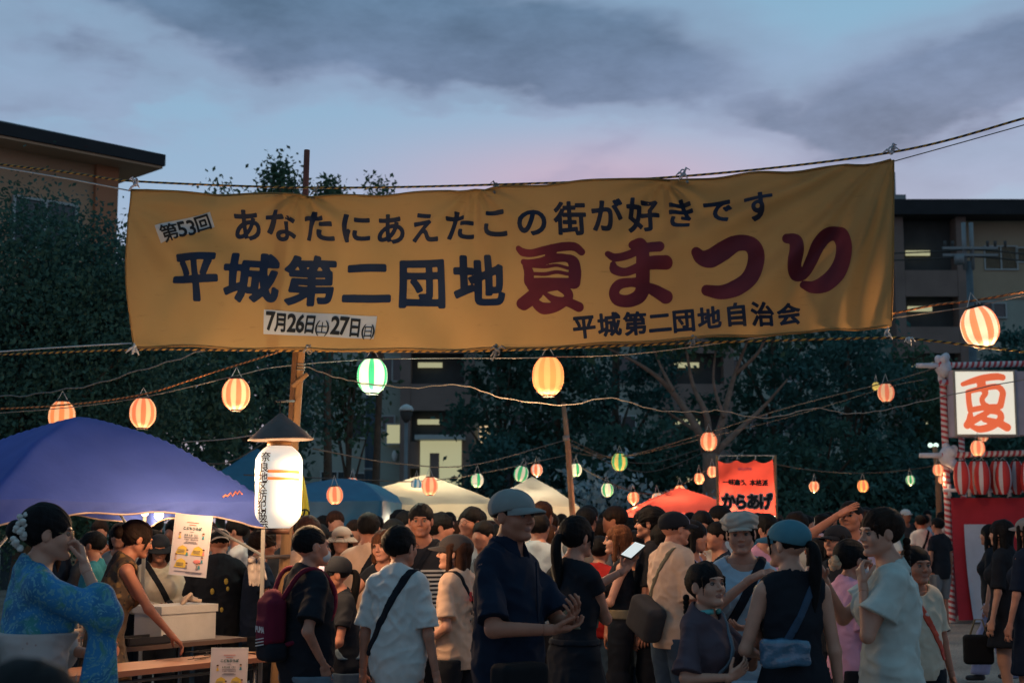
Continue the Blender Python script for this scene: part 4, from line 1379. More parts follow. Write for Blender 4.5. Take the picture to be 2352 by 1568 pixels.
tie('cord_tie', 'dark cord knot under the banner below the red letters', 1592, 784, 9.0, 'grey', 9, .9, False)
tie('cord_tie', 'white cord tie at the lower right corner of the banner', 2036, 762, 8.8, 'white', 10, 1.1, False)
tie('cord_tie', 'white paper-ended tie on rope right of the banner corner', 2086, 778, 8.78, 'white', 11, 1.0, False)
LG = 'cords and cables strung for the lanterns'
rope('orange lit twisted rope carrying the three left lanterns', [(-60, 941, 13), (142, 930, 12.8), (328, 905, 12.5), (480, 858, 12.2), (640, 808, 11.8), (760, 770, 11.5)], .0075, 'orange', 10, group=LG)
rope('thin cable sagging just below the orange rope at left', [(-60, 952, 13), (142, 937, 12.8), (328, 912, 12.5), (545, 862, 12.0), (640, 842, 11.9), (855, 825, 11.3), (1180, 822, 10.8), (1260, 820, 10.6), (1500, 808, 10.3), (2050, 730, 9.3), (2250, 700, 8.9), (2450, 655, 8.6)], .004, 'grey', 10, group=LG)
rope('grey wavy cord crossing high at the left under the banner', [(-60, 912, 12), (80, 905, 11.8), (230, 878, 11.5), (400, 826, 11.2), (520, 790, 11)], .005, 'grey', 8, wob=.008, group=LG)
rope('orange lit rope over the right hand lantern', [(2040, 722, 9.3), (2150, 700, 9.1), (2250, 688, 8.9), (2430, 655, 8.6)], .0075, 'orange', 10, group=LG)
rope('pale beaded cord sagging in swags across the middle', [(700, 842, 10.4), (780, 868, 10.6), (850, 882, 10.7), (950, 890, 10.8), (1058, 884, 10.9), (1150, 912, 11), (1290, 930, 11.1), (1405, 914, 11.2), (1500, 940, 11.3), (1600, 946, 11.4), (1655, 943, 11.4), (1760, 960, 11.5), (1870, 938, 11.6), (1960, 950, 11.7), (2060, 935, 11.8), (2190, 905, 11.9), (2450, 850, 12)], .0045, 'grey', 8, wob=.004, group=LG)
rope('dim rope rising to the right over the far lanterns', [(1300, 1020, 23), (1420, 1048, 22.5), (1628, 992, 20.5), (1800, 938, 19), (2035, 878, 17.5), (2150, 845, 16.5)], .008, 'dark', 8, group=LG)
rope('thin cable below the dim rising rope at right', [(1300, 1035, 23), (1423, 1050, 22.5), (1628, 1003, 20.5), (1820, 955, 19), (2035, 890, 17.5), (2130, 870, 16.5)], .005, 'dark', 8, group=LG)
rope('grey cable from the hatted lantern to the far pole', [(720, 1030, 14), (900, 1062, 18), (1080, 1068, 21), (1300, 1010, 24)], .008, 'dark', 8, group=LG)
rope('second cable dipping over the cream tents', [(560, 1090, 16), (808, 1100, 19), (956, 1105, 20), (1096, 1088, 21), (1300, 1045, 24)], .007, 'dark', 8, group=LG)
rope('cable sagging low with the row of bright lanterns', [(1300, 1018, 24), (1323, 1062, 23), (1395, 1105, 22), (1455, 1128, 22), (1510, 1133, 22), (1560, 1115, 22), (1606, 1088, 22), (1640, 1070, 22)], .008, 'dark', 8, group=LG)
rope('cable bundle drooping between the far pole and forked tree', [(1300, 1005, 24), (1400, 1050, 25), (1500, 1062, 26), (1640, 1020, 27)], .008, 'dark', 8, group=LG)
rope('lower cable of the bundle drooping before the forked tree', [(1300, 1012, 24), (1400, 1062, 25), (1500, 1082, 26), (1640, 1030, 27)], .008, 'dark', 8, group=LG)
rope('faint cable behind the red cloth reaching the drum tower', [(1760, 1062, 22), (1870, 1080, 23), (1982, 1086, 24), (2091, 1078, 24), (2180, 1062, 24)], .007, 'dark', 8, group=LG)
rope('cable from the blue canopy edge to the hatted lantern', [(420, 1015, 11.5), (520, 1008, 11), (640, 990, 10.2)], .005, 'grey', 8, group=LG)
rope('cable crossing behind the blue canopy ridge', [(330, 1020, 14), (500, 1065, 14.5), (620, 1010, 15)], .006, 'dark', 8, group=LG)

# ---------------------------------------------------------------- trees
LEAF = [mat('leaf_dark', (.040, .100, .078), .7, .35, 3, spec=.2, trans=.25), mat('leaf_green', (.060, .115, .070), .7, .35, 3, spec=.2, trans=.25), mat('leaf_bluegreen', (.036, .100, .090), .7, .3, 3, spec=.2, trans=.2)]
BARK = mat('bark', (.085, .065, .05), .9, .3, 7, .5, 30)
def leaves(centers, radii, per, size, seed, droop=.4):
    r = np.random.default_rng(seed)
    n = len(centers) * per
    C = np.repeat(centers, per, 0); Rd = np.repeat(radii, per, 0)
    p = C + r.normal(0, .5, (n, 3)) * Rd[:, None] * np.array([1, 1, .8])
    a = r.normal(0, 1, (n, 3)); a[:, 2] -= droop; a /= np.linalg.norm(a, axis=1)[:, None]
    b = np.cross(a, r.normal(0, 1, (n, 3))); b /= np.linalg.norm(b, axis=1)[:, None]
    L_ = size * r.uniform(.7, 1.4, n)[:, None]; w = L_ * .27
    V = np.stack([p - a * L_ * .5, p + b * w, p + a * L_ * .5, p - b * w], 1).reshape(-1, 3)
    F = np.arange(n * 4).reshape(-1, 4)
    return V, F
def tree(label, u, D, ztop, rad, zbase=1.5, n=5200, size=.17, li=0, seed=1, group=None, trunk=.16, lean=0, shape='round', clump=.55, name='tree', fork=None):
    rs = np.random.default_rng(seed)
    x = P(u, 1195, D).x
    t = thing(name, label, 'tree', (x, D, 0), 0, group)
    h = ztop - zbase
    nc = max(20, n // 60)
    cs = []
    while len(cs) < nc:
        q = rs.uniform(-1, 1, 3); rr = np.linalg.norm(q)
        if rr > 1 or rr < .25: continue
        zz = q[2] * .5 + .5
        k = 1.0 if shape == 'round' else (1.15 - zz) ** .8 * 1.2
        cs.append((q[0] * rad * k, q[1] * rad * k, zbase + zz * h + rs.normal(0, .15)))
    cs = np.array(cs)
    rd = rs.uniform(.6, 1.25, nc) * clump
    V, F = leaves(cs, rd, n // nc, size, seed + 9)
    mesh_obj('crown', V, F, LEAF[li], t)
    m = MB()
    m.tube(spath([(0, 0, -.1), (.05 * rad, 0, ztop * .25), (-.04 * rad + lean * .5, 0, ztop * .55), (lean, 0, ztop * .9)], None, 5), list(np.linspace(trunk, trunk * .25, 16)), 9)
    m.build('trunk', BARK, t, True)
    m = MB()
    for k in range(9):
        c = cs[rs.integers(nc)]
        z0 = max(1.2, c[2] * rs.uniform(.45, .75)); 
        m.tube(spath([(lean * z0 / ztop * .6, 0, z0), (c[0] * .5, c[1] * .5, (z0 + c[2]) / 2 + .1), tuple(c)], None, 4), list(np.linspace(trunk * .4, .015, 9)), 6)
    m.build('limb', BARK, t, True)
    return t
TG = 'trees around the festival ground'
def zt(v, D): return P(0, v, D).z
tree('dense dark tree at the far left before the tiled-roof block', 40, 20, zt(465, 20), 2.1, 1.2, 48000, .075, 0, 1, TG, .18)
tree('dark tree touching the left end of the banner', 190, 21, zt(520, 21), 1.55, 1.2, 36000, .075, 2, 2, TG, .16)
tree('dark tree standing low behind the left lantern string', 330, 23, zt(600, 23), 1.7, 1.4, 16000, .12, 0, 3, TG, .15)
tree('ragged tree with feathery top just left of the brown pole tip', 628, 30, zt(395, 30), .95, 5.6, 8000, .11, 1, 4, TG, .15, shape='cone', clump=.40)
tree('short feathery tree top above the word patch of the banner', 500, 30, zt(420, 30), 1.2, 5.5, 6000, .11, 1, 5, TG, .13, clump=.35)
tree('feathery tree top just right of the brown pole tip', 748, 30, zt(395, 30), .62, 5.6, 4600, .11, 1, 6, TG, .13, shape='cone', clump=.35)
tree('lone small tree top sticking out right of the pole tip', 858, 31, zt(400, 31), .7, 6.2, 3200, .11, 1, 7, TG, .12, lean=.3, clump=.30)
tree('leafy tree behind the wooden pole under the banner', 560, 27, zt(640, 27), 1.6, 2.2, 11000, .13, 2, 8, TG, .14)
tree('thin tree beside the grey block wall left of centre', 800, 34, zt(770, 34), .9, 2.4, 1200, .16, 1, 9, TG, .10, clump=.5)
tree('dark conifer right of the lit stair entrance', 1150, 44, zt(640, 44), 1.7, 3.0, 3400, .22, 0, 10, TG, .18, shape='cone')
tree('bushy dark conifer behind the far lantern pole', 1285, 42, zt(640, 42), 1.5, 2.5, 3400, .22, 0, 11, TG, .18, shape='cone')
tree('dark pine whose needles hang over the middle right', 1420, 46, zt(620, 46), 2.1, 3.4, 3600, .22, 2, 12, TG, .2)
tree('wide dark tree behind the right half of the banner', 1790, 44, zt(620, 44), 2.5, 2.8, 5200, .22, 0, 14, TG, .2)
tree('dark tree under the lower right banner corner', 1960, 40, zt(720, 40), 2.1, 1.8, 5000, .20, 2, 15, TG, .2)
tree('leafy tree left of the drum tower posts', 2110, 42, zt(800, 42), 1.7, 1.4, 4200, .2, 1, 16, TG, .16)
tree('small dark tree behind the big illuminated sign', 2260, 40, zt(960, 40), 1.6, 1.0, 4500, .2, 0, 17, TG, .16)
tree('dark tree at the right edge below the utility pole', 2350, 48, zt(735, 48), 1.2, 3.0, 2600, .2, 2, 18, TG, .16)
tree('low round tree behind the red tent', 1500, 38, zt(960, 38), 1.9, .7, 6500, .19, 0, 19, TG, .14)
tree('low tree behind the cream tents', 1180, 40, zt(1010, 40), 1.9, .6, 5200, .19, 2, 20, TG, .14)
tree('low dark tree right of the red cloth sign', 1890, 36, zt(990, 36), 2.2, .5, 8000, .18, 0, 21, TG, .14)
tree('low dark tree before the drum tower', 2060, 36, zt(1020, 36), 1.6, .4, 6000, .18, 2, 22, TG, .14)
tree('low tree filling the gap behind the lower bright lanterns', 1340, 40, zt(1060, 40), 1.7, .3, 4500, .19, 0, 23, TG, .14)
def forked_tree():
    x = P(1640, 1195, 33).x
    t = thing('tree', 'tall bare-limbed tree forking in a fan above the red tent', 'tree', (x, 33, 0), 0, TG)
    def q(u, v): p = P(u, v, 33); return (p.x - x, random.uniform(-.3, .3), p.z)
    mt = mat('pale_bark', (.20, .14, .11), .9, .25, 7, .5, 30)
    MB().tube(spath([(0, 0, -.1), q(1632, 1150), q(1628, 1040)], None, 6), list(np.linspace(.24, .17, 13)), 10).build('trunk', mt, t, True)
    for i, (pts, r0) in enumerate([([(1625, 1045), (1600, 990), (1545, 900), (1480, 845), (1390, 800)], .12), ([(1628, 1045), (1620, 960), (1590, 880), (1570, 780)], .10), ([(1632, 1045), (1660, 960), (1690, 860), (1720, 770)], .11),
                    ([(1635, 1045), (1700, 985), (1760, 930), (1810, 870)], .09), ([(1600, 990), (1560, 960), (1520, 940)], .05), ([(1690, 860), (1740, 810), (1760, 760)], .05),
                    ([(1545, 900), (1520, 850), (1500, 790)], .05), ([(1660, 960), (1640, 880), (1645, 800)], .05)]):
        MB().tube(spath([q(*p) for p in pts], None, 5), list(np.linspace(r0, .02, 5 * (len(pts) - 1) + 1)), 8).build('limb', mt, t, True)
    rs = np.random.default_rng(5)
    cs = np.array([q(rs.uniform(1360, 1850), rs.uniform(560, 800)) for _ in range(70)])
    V, F = leaves(cs, rs.uniform(.3, .6, 70), 60, .17, 3); mesh_obj('crown', V, F, LEAF[1], t)
forked_tree()
def bush(label, u, v, D, r, seed, li=0):
    p = P(u, v, D); rs = np.random.default_rng(seed)
    cs = rs.normal(0, .5, (30, 3)) * r + np.array([0, 0, r * .9]); cs[:, 2] = np.clip(cs[:, 2], .1, None)
    t = thing('bush', label, 'bush', (p.x, D, 0), 0, 'bushes along the far edge')
    V, F = leaves(cs, np.full(30, r * .4), 70, .15, seed); mesh_obj('foliage', V, F, LEAF[li], t)
    m = MB()
    for k in range(5): m.tube([(0, 0, -.05), tuple(cs[k] * .8)], [.03, .01], 5)
    m.build('stem', BARK, t)
LEAF.append(mat('pale_blossom_leaf', (.20, .30, .34), .7, .35, 3, trans=.25))
bush('pale blue-grey bush behind the long haired woman', 1355, 1195, 28, 1.25, 3, 3)
bush('pale blue-grey bush beside the red tent post', 1432, 1195, 28, 1.25, 4, 3)
bush('dark bush at the back between lantern string and crowd', 1850, 1195, 33, 1.3, 5, 0)
bush('dark bush at the back left of the drum tower', 2040, 1195, 34, 1.3, 6, 2)

# ---------------------------------------------------------------- buildings
W_ = {'beige': mat('beige_render', (.40, .31, .22), .9, .12, .6, .2, 60), 'grey': mat('grey_render', (.31, .33, .29), .9, .12, .6, .2, 60), 'brown': mat('brown_render', (.21, .15, .13), .9, .12, .8, .2, 60),
      'orange': mat('orange_render', (.46, .20, .11), .9, .1, .8, .2, 60), 'ochre': mat('ochre_render', (.50, .31, .20), .9, .1, .8, .2, 60), 'roof': mat('dark_roof', (.018, .018, .022), .7, .2, 2, .3, 20), 'frame': mat('window_frame', (.40, .42, .42), .5, .1, 3),
      'glass': mat('window_glass', (.03, .045, .055), .12, .2, 1, spec=.6), 'dark': mat('dark_recess', (.07, .07, .07), .9, .1, 2), 'rail': mat('grey_railing', (.22, .23, .24), .5, .1, 3, metal=.3)}
LIT = emis('lit_window', (1.0, .70, .38), .75); LITG = emis('lit_hall', (.85, .80, .45), .42)
def window(parent, c, w, h, n=2, glass=None, proto={}):
    key = (w, h, n, id(glass))
    if key in proto:
        f0 = proto[key]; f = f0.copy(); COL.objects.link(f); f.parent = parent; f.location = c
        for chd in f0.children:
            g = chd.copy(); COL.objects.link(g); g.parent = f
        return f
    m = MB(); t = .07
    m.box((0, 0, h / 2 - t / 2), (w, .10, t)); m.box((0, 0, -h / 2 + t / 2), (w, .14, t))
    for k in range(n + 1): m.box((-w / 2 + t / 2 + k * (w - t) / n, 0, 0), (t, .09, h - 2 * t))
    f = m.build('window', W_['frame'], parent, loc=c)
    MB().box((0, .03, 0), (w - .1, .02, h - .1)).build('pane', glass or W_['glass'], f)
    proto[key] = f
    return f
def block():
    D = 70.0
    x0, x1 = P(610, 1195, D).x, P(2900, 1195, D).x
    zr = zt(505, D); st = 2.8
    t = thing('apartment_block', 'long five-storey apartment block behind the trees with dark flat eave', 'building', ((x0 + x1) / 2, D, 0))
    cx = (x0 + x1) / 2
    MB().box((0, 4, zr / 2 - .2), (x1 - x0, 8, zr + .4)).build('wall', W_['grey'], t)
    MB().box((0, -.03, zr - 2.0), (x1 - x0 - .2, .10, 4.0)).build('upper_wall', W_['beige'], t)
    MB().box((0, 3.6, zr + .3), (x1 - x0 + 2, 10.6, .75)).build('roof', W_['roof'], t)
    towers = [1005, 1600, 2145]
    for u in towers:
        xc = P(u, 1195, D).x - cx
        m = MB()
        for sd in (-1, 1): m.box((xc + sd * 1.55, -.55, zr / 2), (.5, 1.1, zr))
        s_ = m.build('stair_tower', W_['brown'], t)
        MB().box((xc, -.05, zr / 2), (2.6, .12, zr - .05)).build('recess', W_['dark'], s_)
        for k in range(5):
            z = zr - 1.1 - st * k - 2.3
            if z < 1: continue
            MB().box((xc, -1.02, z), (2.58, .12, 1.3)).build('stair_parapet', W_['brown'], t)
            MB().box((xc - .4, -.3, z + 1.65), (1.2, .1, .25)).build('landing_light', LITG, t)
        for sd in (-1, 1):
            for k in range(2):
                o = MB().ball((xc + sd * 2.1 , -.2, zr - 3.4 - st * 3 * k), (.16, .12, .28), 10).build('wall_lamp', mat('frosted_lamp', (.6, .6, .58), .4, .05, 3), t, True)
    k = 0
    for row in range(6):
        zc = zr - 1.95 - st * row
        if zc < 1: continue
        for u in list(range(650, 2900, 62)):
            if any(abs(u - q) < 85 for q in towers): continue
            k += 1
            xc = P(u, 1195, D).x - cx
            if k % 3 == 1: window(t, (xc, -.10, zc), 1.7, 1.25, 2)
            elif k % 3 == 2: window(t, (xc - .2, -.10, zc + .15), .75, .8, 1)
    # lit windows and the lit entrance hall
    for u, v in ((1117, 997), (905, 997)):
        p = P(u, v, D); window(t, (p.x - cx, -.2, p.z), .8, 1.05, 1, LIT if u > 1000 else LITG)
    a, b = P(968, 1118, D), P(1062, 1015, D)
    h = MB().box(((a.x + b.x) / 2 - cx, -1.15, (a.z + b.z) / 2), (b.x - a.x, .1, b.z - a.z)).build('entrance_hall', LITG, t)
    MB().box(((a.x + b.x) / 2 - cx, -1.5, b.z + .12), (b.x - a.x + .4, 1.6, .22)).build('entrance_canopy', W_['frame'], t)
    MB().box(((a.x + b.x) / 2 - cx - .3, -1.24, (a.z + b.z) / 2 - .3), (.45, .06, 1.6)).build('entrance_door', W_['brown'], t)
    MB().box((P(2074, 470, D).x - cx, 1, zr + 1.0), (.7, .7, .9)).build('roof_vent', W_['rail'], t)
    MB().tube([(P(2069, 470, D).x - cx, 1, zr + .6), (P(2069, 470, D).x - cx, 1, zr + 2.7)], .05, 6).build('antenna', W_['rail'], t)
block()
def left_block():
    b = P(236, 1195, 36); a = b - Vector((.72, .69, 0)) * 16
    d = np.array([b.x - a.x, b.y - a.y]); Ln = np.linalg.norm(d); rz = math.atan2(d[1], d[0])
    ze = zt(357, 35.2) + .22
    t = thing('apartment_block', 'orange walled block with dark overhanging hip roof at upper left', 'building', (b.x, b.y, 0), rz)
    MB().box((-Ln / 2, 4, ze / 2), (Ln, 8, ze)).build('wall', W_['ochre'], t)
    MB().box((-.28, -.06, ze / 2), (.62, .16, ze)).build('corner_column', W_['orange'], t)
    # hip roof with soffit
    e = .92
    V = [(-Ln - e, -e, ze), (e * 1.0, -e, ze), (e * 1.0, 8 + e, ze), (-Ln - e, 8 + e, ze), (-Ln, 4, ze + 1.5), (-4.5, 4, ze + 1.5)]
    V2 = [(x, y, z - .3) for x, y, z in V[:4]]
    m = MB(); m.add(V + V2, [(0, 1, 5, 4), (1, 2, 5), (2, 3, 4, 5), (3, 0, 4), (0, 6, 7, 1), (1, 7, 8, 2), (2, 8, 9, 3), (3, 9, 6, 0)]); m.build('roof', W_['roof'], t)
    MB().box((-Ln / 2, 4, ze - .34), (Ln + 2 * e - .1, 8 + 2 * e - .1, .06)).build('soffit', W_['ochre'], t)
    for xx, w, zz in ((-1.9, 1.7, 2.15), (-3.9, .8, 1.7), (-4.9, .8, 1.7), (-6.8, 1.7, 2.0)):
        for fl in range(4): window(t, (xx, -.10, ze - zz - 2.8 * fl), w, 1.3 if w > 1 else .8, 2)
left_block()

# ---------------------------------------------------------------- street furniture behind
def utility_pole():
    D = 56; p = P(2250, 1195, D)
    t = thing('utility_pole', 'concrete utility pole with crossarms before the right block', 'utility pole', (p.x, D, 0))
    mt = mat('concrete_pole', (.10, .13, .15), .8, .15, 4)
    MB().tube([(0, 0, -.2), (0, 0, zt(600, D))], [.20, .13], 10).build('pole', mt, t, True)
    for dx in (-.18, .12): MB().tube([(dx, -.05, zt(620, D)), (dx, -.05, zt(512, D))], .09, 8).build('steel_extension', W_['rail'], t, True)
    for v in (572, 588):
        MB().box((0, -.22, zt(v, D)), (2.2, .1, .1)).build('crossarm', W_['rail'], t)
    for k, dx in enumerate((-1.0, -.7, .7, 1.0, 1.4)):
        MB().tube([(dx, -.22, zt(572, D) + .05), (dx, -.22, zt(572, D) + .28)], [.05, .07], 8).build('insulator', W_['dark'], t, True)
    o = MB().tube([(-.5, -.35, zt(610, D)), (-.5, -.35, zt(588, D))], .2, 10).build('transformer', W_['rail'], t, True)
    for k, v in enumerate((574, 590)):
        rope('thin power line leaving the utility pole, %s one' % ('upper' if k == 0 else 'lower'), [(2040, v + 8, 57), (2150, v + 4, 56.5), (2250, v, 56), (2420, v + 16, 56)], .03, 'dark', 6, cat='power line', name='power_line')
utility_pole()
def tall_pole():
    D = 40; p = P(848, 1195, D)
    t = thing('utility_pole', 'thick dark pole standing behind the green striped lantern', 'pole', (p.x, D, 0))
    MB().tube([(0, 0, -.1), (0, 0, zt(700, D))], [.17, .13], 12).build('pole', mat('dark_pole', (.04, .07, .10), .6, .15, 4), t, True)
    for z in (3.0, 6.0): MB().tube([(0, 0, z), (0, 0, z + .08)], .165, 12).build('band', W_['rail'], t, True)
tall_pole()
def park_lamp():
    D = 38; p = P(931, 1195, D)
    t = thing('park_lamp', 'unlit round park lamp on a slim pale post', 'lamp post', (p.x, D, 0))
    zt_ = zt(945, D)
    MB().tube([(0, 0, -.1), (0, 0, zt_ - .25)], [.06, .045], 10).build('post', W_['rail'], t, True)
    MB().lathe((0, 0, zt_), [(.04, -.3), (.12, -.2), (.17, -.05), (.16, .02)], 16).build('lamp_base', W_['dark'], t, True)
    MB().lathe((0, 0, zt_), [(.20, .02), (.20, .06), (.15, .14), (.05, .19), (.01, .2)], 16).build('lamp_shade', mat('frosted_lamp', (.6, .6, .58), .4, .05, 3), t, True)
park_lamp()
# ================================================================ lanterns
def lantern_paper(name, col, e_bot, e_top, hgt):
    """thin paper: glows evenly, its own lamp inside does the rest"""
    m = bpy.data.materials.new(name); m.use_nodes = True
    nt = m.node_tree; N, L = nt.nodes, nt.links; b = N['Principled BSDF']
    b.inputs['Base Color'].default_value = (*[min(.5, c * .5) for c in col], 1); b.inputs['Roughness'].default_value = .8
    b.inputs['Emission Color'].default_value = (*col, 1); b.inputs['Emission Strength'].default_value = e_bot
    tr = N.new('ShaderNodeBsdfTranslucent'); tr.inputs[0].default_value = (*[min(.9, c) for c in col], 1)
    ms = N.new('ShaderNodeMixShader'); ms.inputs[0].default_value = .22
    L.new(b.outputs[0], ms.inputs[1]); L.new(tr.outputs[0], ms.inputs[2]); L.new(ms.outputs[0], N['Material Output'].inputs[0])
    return m
PAPER = {}
for nm, c1, e1 in (('red', (.95, .25, .12), .55), ('cream', (1.0, .62, .35), .56), ('green', (.05, .52, .24), .38), ('white', (.85, .92, .66), .55), ('blue', (.06, .30, .50), .34), ('orange', (1.0, .30, .11), .66),
                    ('coolwhite', (.80, .80, .72), .36), ('yellow', (.95, .72, .20), .42), ('softred', (.95, .26, .14), .55), ('softorange', (1.0, .40, .17), .72)):
    PAPER[nm] = lantern_paper(nm + '_paper', c1, e1, e1, 1)
BULB = emis('bulb_glow', (1.0, .82, .52), 6.0); BULB_DIM = emis('bulb_glow_soft', (1.0, .80, .50), 1.6)
RING = mat('black_ring', (.015, .015, .015), .5, .1, 5)
def lantern(label, u, v, D, wpx, colors, bulb=None, power=0.0, inner=0.0, tilt=(0, 0), n=16, tall=1.12, group='festival lanterns strung on ropes', cat='lantern', rings=True, cord=.09, pcol=(1.0, .58, .28), lit=True):
    p = P(u, v, D); r = wpx * .5 * D / FPX; h = r * 2 * tall
    t = thing('paper_lantern', label, cat, tuple(p), 0, group)
    t.rotation_euler = (R(tilt[0]), R(tilt[1]), random.uniform(0, .4))
    prof = []
    K = 26
    for i in range(K + 1):
        a = i / K
        z = (a - .5) * h
        rr = r * (1 - abs(2 * a - 1) ** 2.6 * (.50 if a > .5 else .60)) * (1 + .012 * (1 if i % 2 else -1))
        prof.append((rr, z))
    mats_ = [PAPER[c] for c in colors] if lit else [mat('unlit_' + c, {'red': (.42, .03, .03), 'white': (.45, .42, .46)}[c], .7, .08, 6) for c in colors]
    mb = MB().lathe((0, 0, 0), prof, n * 2, cap=False, mfun=lambda row, k: (k // max(1, (n * 2) // 12)) % len(colors))
    mb.build('paper_shade', mats_, t, True)
    rt, rb = prof[-1][0], prof[0][0]
    MB().lathe((0, 0, h / 2), [(rt * 1.02, -.004), (rt * 1.04, 0), (rt * 1.04, r * .12), (rt * .9, r * .12)], 20).build('top_ring', RING, t, True)
    MB().lathe((0, 0, -h / 2), [(rb * 1.0, .004), (rb * 1.03, 0), (rb * 1.03, -r * .09), (rb * .95, -r * .09)], 20, cap=False).build('bottom_ring', RING, t, True)
    m = MB()
    m.tube([(-rt * .8, 0, h / 2 + r * .1), (-rt * .3, 0, h / 2 + r * .1 + cord * .6), (0, 0, h / 2 + r * .1 + cord), (rt * .3, 0, h / 2 + r * .1 + cord * .6), (rt * .8, 0, h / 2 + r * .1)], .0035, 5)
    m.build('hanger', MR['white'], t)
    zb = -h / 2 + r * .2 if bulb is None else bulb * r - h / 2
    if lit:
        MB().ball((0, 0, zb), r * .24, 12).build('bulb', BULB if r < .105 else BULB_DIM, t, True)
        MB().tube([(0, 0, zb + r * .2), (0, 0, h / 2)], .006, 5).build('socket', RING, t)
    if power:
        ld = bpy.data.lights.new('lantern_lamp', 'POINT'); ld.energy = power; ld.shadow_soft_size = r * .4; ld.color = pcol
        lo = bpy.data.objects.new('lantern_lamp', ld); link(lo, t); lo.location = (0, 0, -h / 2 - r * .55)
    if inner:
        ld = bpy.data.lights.new('inner_lamp', 'POINT'); ld.energy = inner; ld.shadow_soft_size = r * .12; ld.color = (1.0, .70, .38)
        lo = bpy.data.objects.new('inner_lamp', ld); link(lo, t); lo.location = (0, 0, -h * .26)
    return t
RC = ('red', 'cream')
lantern('dim peach lantern half hidden behind the blue canopy top', 142, 956, 13.4, 60, ('orange', 'cream'), power=14, inner=.5)
lantern('red and cream striped lantern left of the hatted lamp, nearer the canopy', 328, 949, 12.6, 60, RC, power=16, inner=.6)
lantern('red and cream striped lantern nearest the wooden pole on its left', 542, 906, 12.0, 64, RC, power=40, inner=.7)
lantern('green and white striped glowing lantern just under the banner', 855, 864, 11.2, 70, ('white', 'white', 'green'), power=55, inner=.8, pcol=(.9, .95, .7))
lantern('big plain orange glowing lantern hanging under the banner middle', 1259, 865, 10.6, 73, ('orange', 'softorange'), power=70, inner=.12, tall=1.2)
lantern('large tilted red and white lantern at the right edge of the banner', 2251, 752, 8.9, 86, ('softred', 'coolwhite'), power=50, inner=.3, tilt=(0, -13), tall=1.08)
small = [('pale orange lantern left of the drum tower high on a rope', 2035, 902, 17.5, 38, ('softred', 'cream'), 0), ('small square-looking lantern beside the pale orange one near tower', 2012, 887, 21, 17, ('yellow',), 0),
 ('red and cream lantern high above the red cloth sign', 1628, 1014, 20.5, 38, RC, 9), ('green and yellow striped lantern alone left of the forked tree', 1423, 1061, 22.5, 36, ('green', 'yellow'), 8),
 ('pink-red striped lantern above the blue tarp', 769, 1137, 16, 37, ('softred', 'cream'), 10), ('small red striped lantern with bare bulb below on the blue tarp', 809, 1111, 19, 28, ('red', 'coolwhite'), 9),
 ('small blue and white lantern with bulb before the cream tent', 956, 1113, 20, 25, ('blue', 'coolwhite'), 9), ('pink-red striped lantern before the cream tent peak', 987, 1116, 18, 37, ('softred', 'cream'), 9),
 ('green and white lantern right of the cream tent peak', 1096, 1103, 21, 29, ('green', 'coolwhite', 'coolwhite'), 9), ('tilted green and white striped lantern near the far pole', 1197, 1088, 22, 33, ('green', 'coolwhite'), 8),
 ('small red lantern with bulb left of the far pole', 1233, 1079, 23, 27, ('red', 'coolwhite'), 9), ('bright green and white lantern touching the far pole on the right', 1323, 1079, 22.5, 27, ('green', 'coolwhite', 'white'), 12),
 ('bright green rimmed lantern low on the sagging cable', 1395, 1125, 22, 28, ('coolwhite', 'green', 'white'), 12), ('red striped lantern with bright bulb left of the red tent', 1455, 1143, 22, 26, RC, 12),
 ('brightest whitish lantern over the red tent roof edge', 1510, 1146, 22, 26, ('cream', 'coolwhite'), 14), ('red striped lantern over the red tent roof', 1561, 1128, 22, 25, RC, 12), ('small red lantern left of the red cloth sign', 1606, 1099, 22, 23, RC, 10),
 ('small red lantern overlapping the left edge of the red cloth sign', 1636, 1083, 22, 23, ('softred', 'cream'), 8), ('small red lantern with bulb right of the red cloth sign', 1870, 1117, 23, 23, ('red', 'cream'), 8),
 ('round red-orange lantern without bulb in front of the dark trees', 1982, 1116, 24, 25, ('softred', 'yellow'), 8), ('small green lantern with bulb left of the drum tower', 2091, 1102, 24, 21, ('green', 'coolwhite'), 8),
 ('upper pale lantern of the trio at the tower corner', 2155, 1079, 23, 24, ('softred', 'cream'), 6), ('middle lantern of the trio at the tower corner', 2164, 1101, 24, 18, ('softred', 'cream'), 0),
 ('lowest lantern of the trio at the tower corner', 2172, 1112, 24.5, 16, ('softred', 'cream'), 0), ('round orange lantern hanging below the illuminated sign', 2246, 1029, 21.5, 32, ('softred', 'cream'), 10), ('small orange lantern tucked right under the illuminated sign', 2258, 1001, 23, 24, ('softred', 'cream'), 0)]
for i, (lb, u, v, D, w, cs, pw) in enumerate(small):
    b = .05 if 'bulb' in lb and 'without' not in lb else None
    lantern(lb, u, v, D, w, cs, b, pw, .3, n=12, tilt=(0, 14 if 'tilted' in lb else random.uniform(-3, 3)), cord=.12, tall=1.08 if b is None else 1.0)

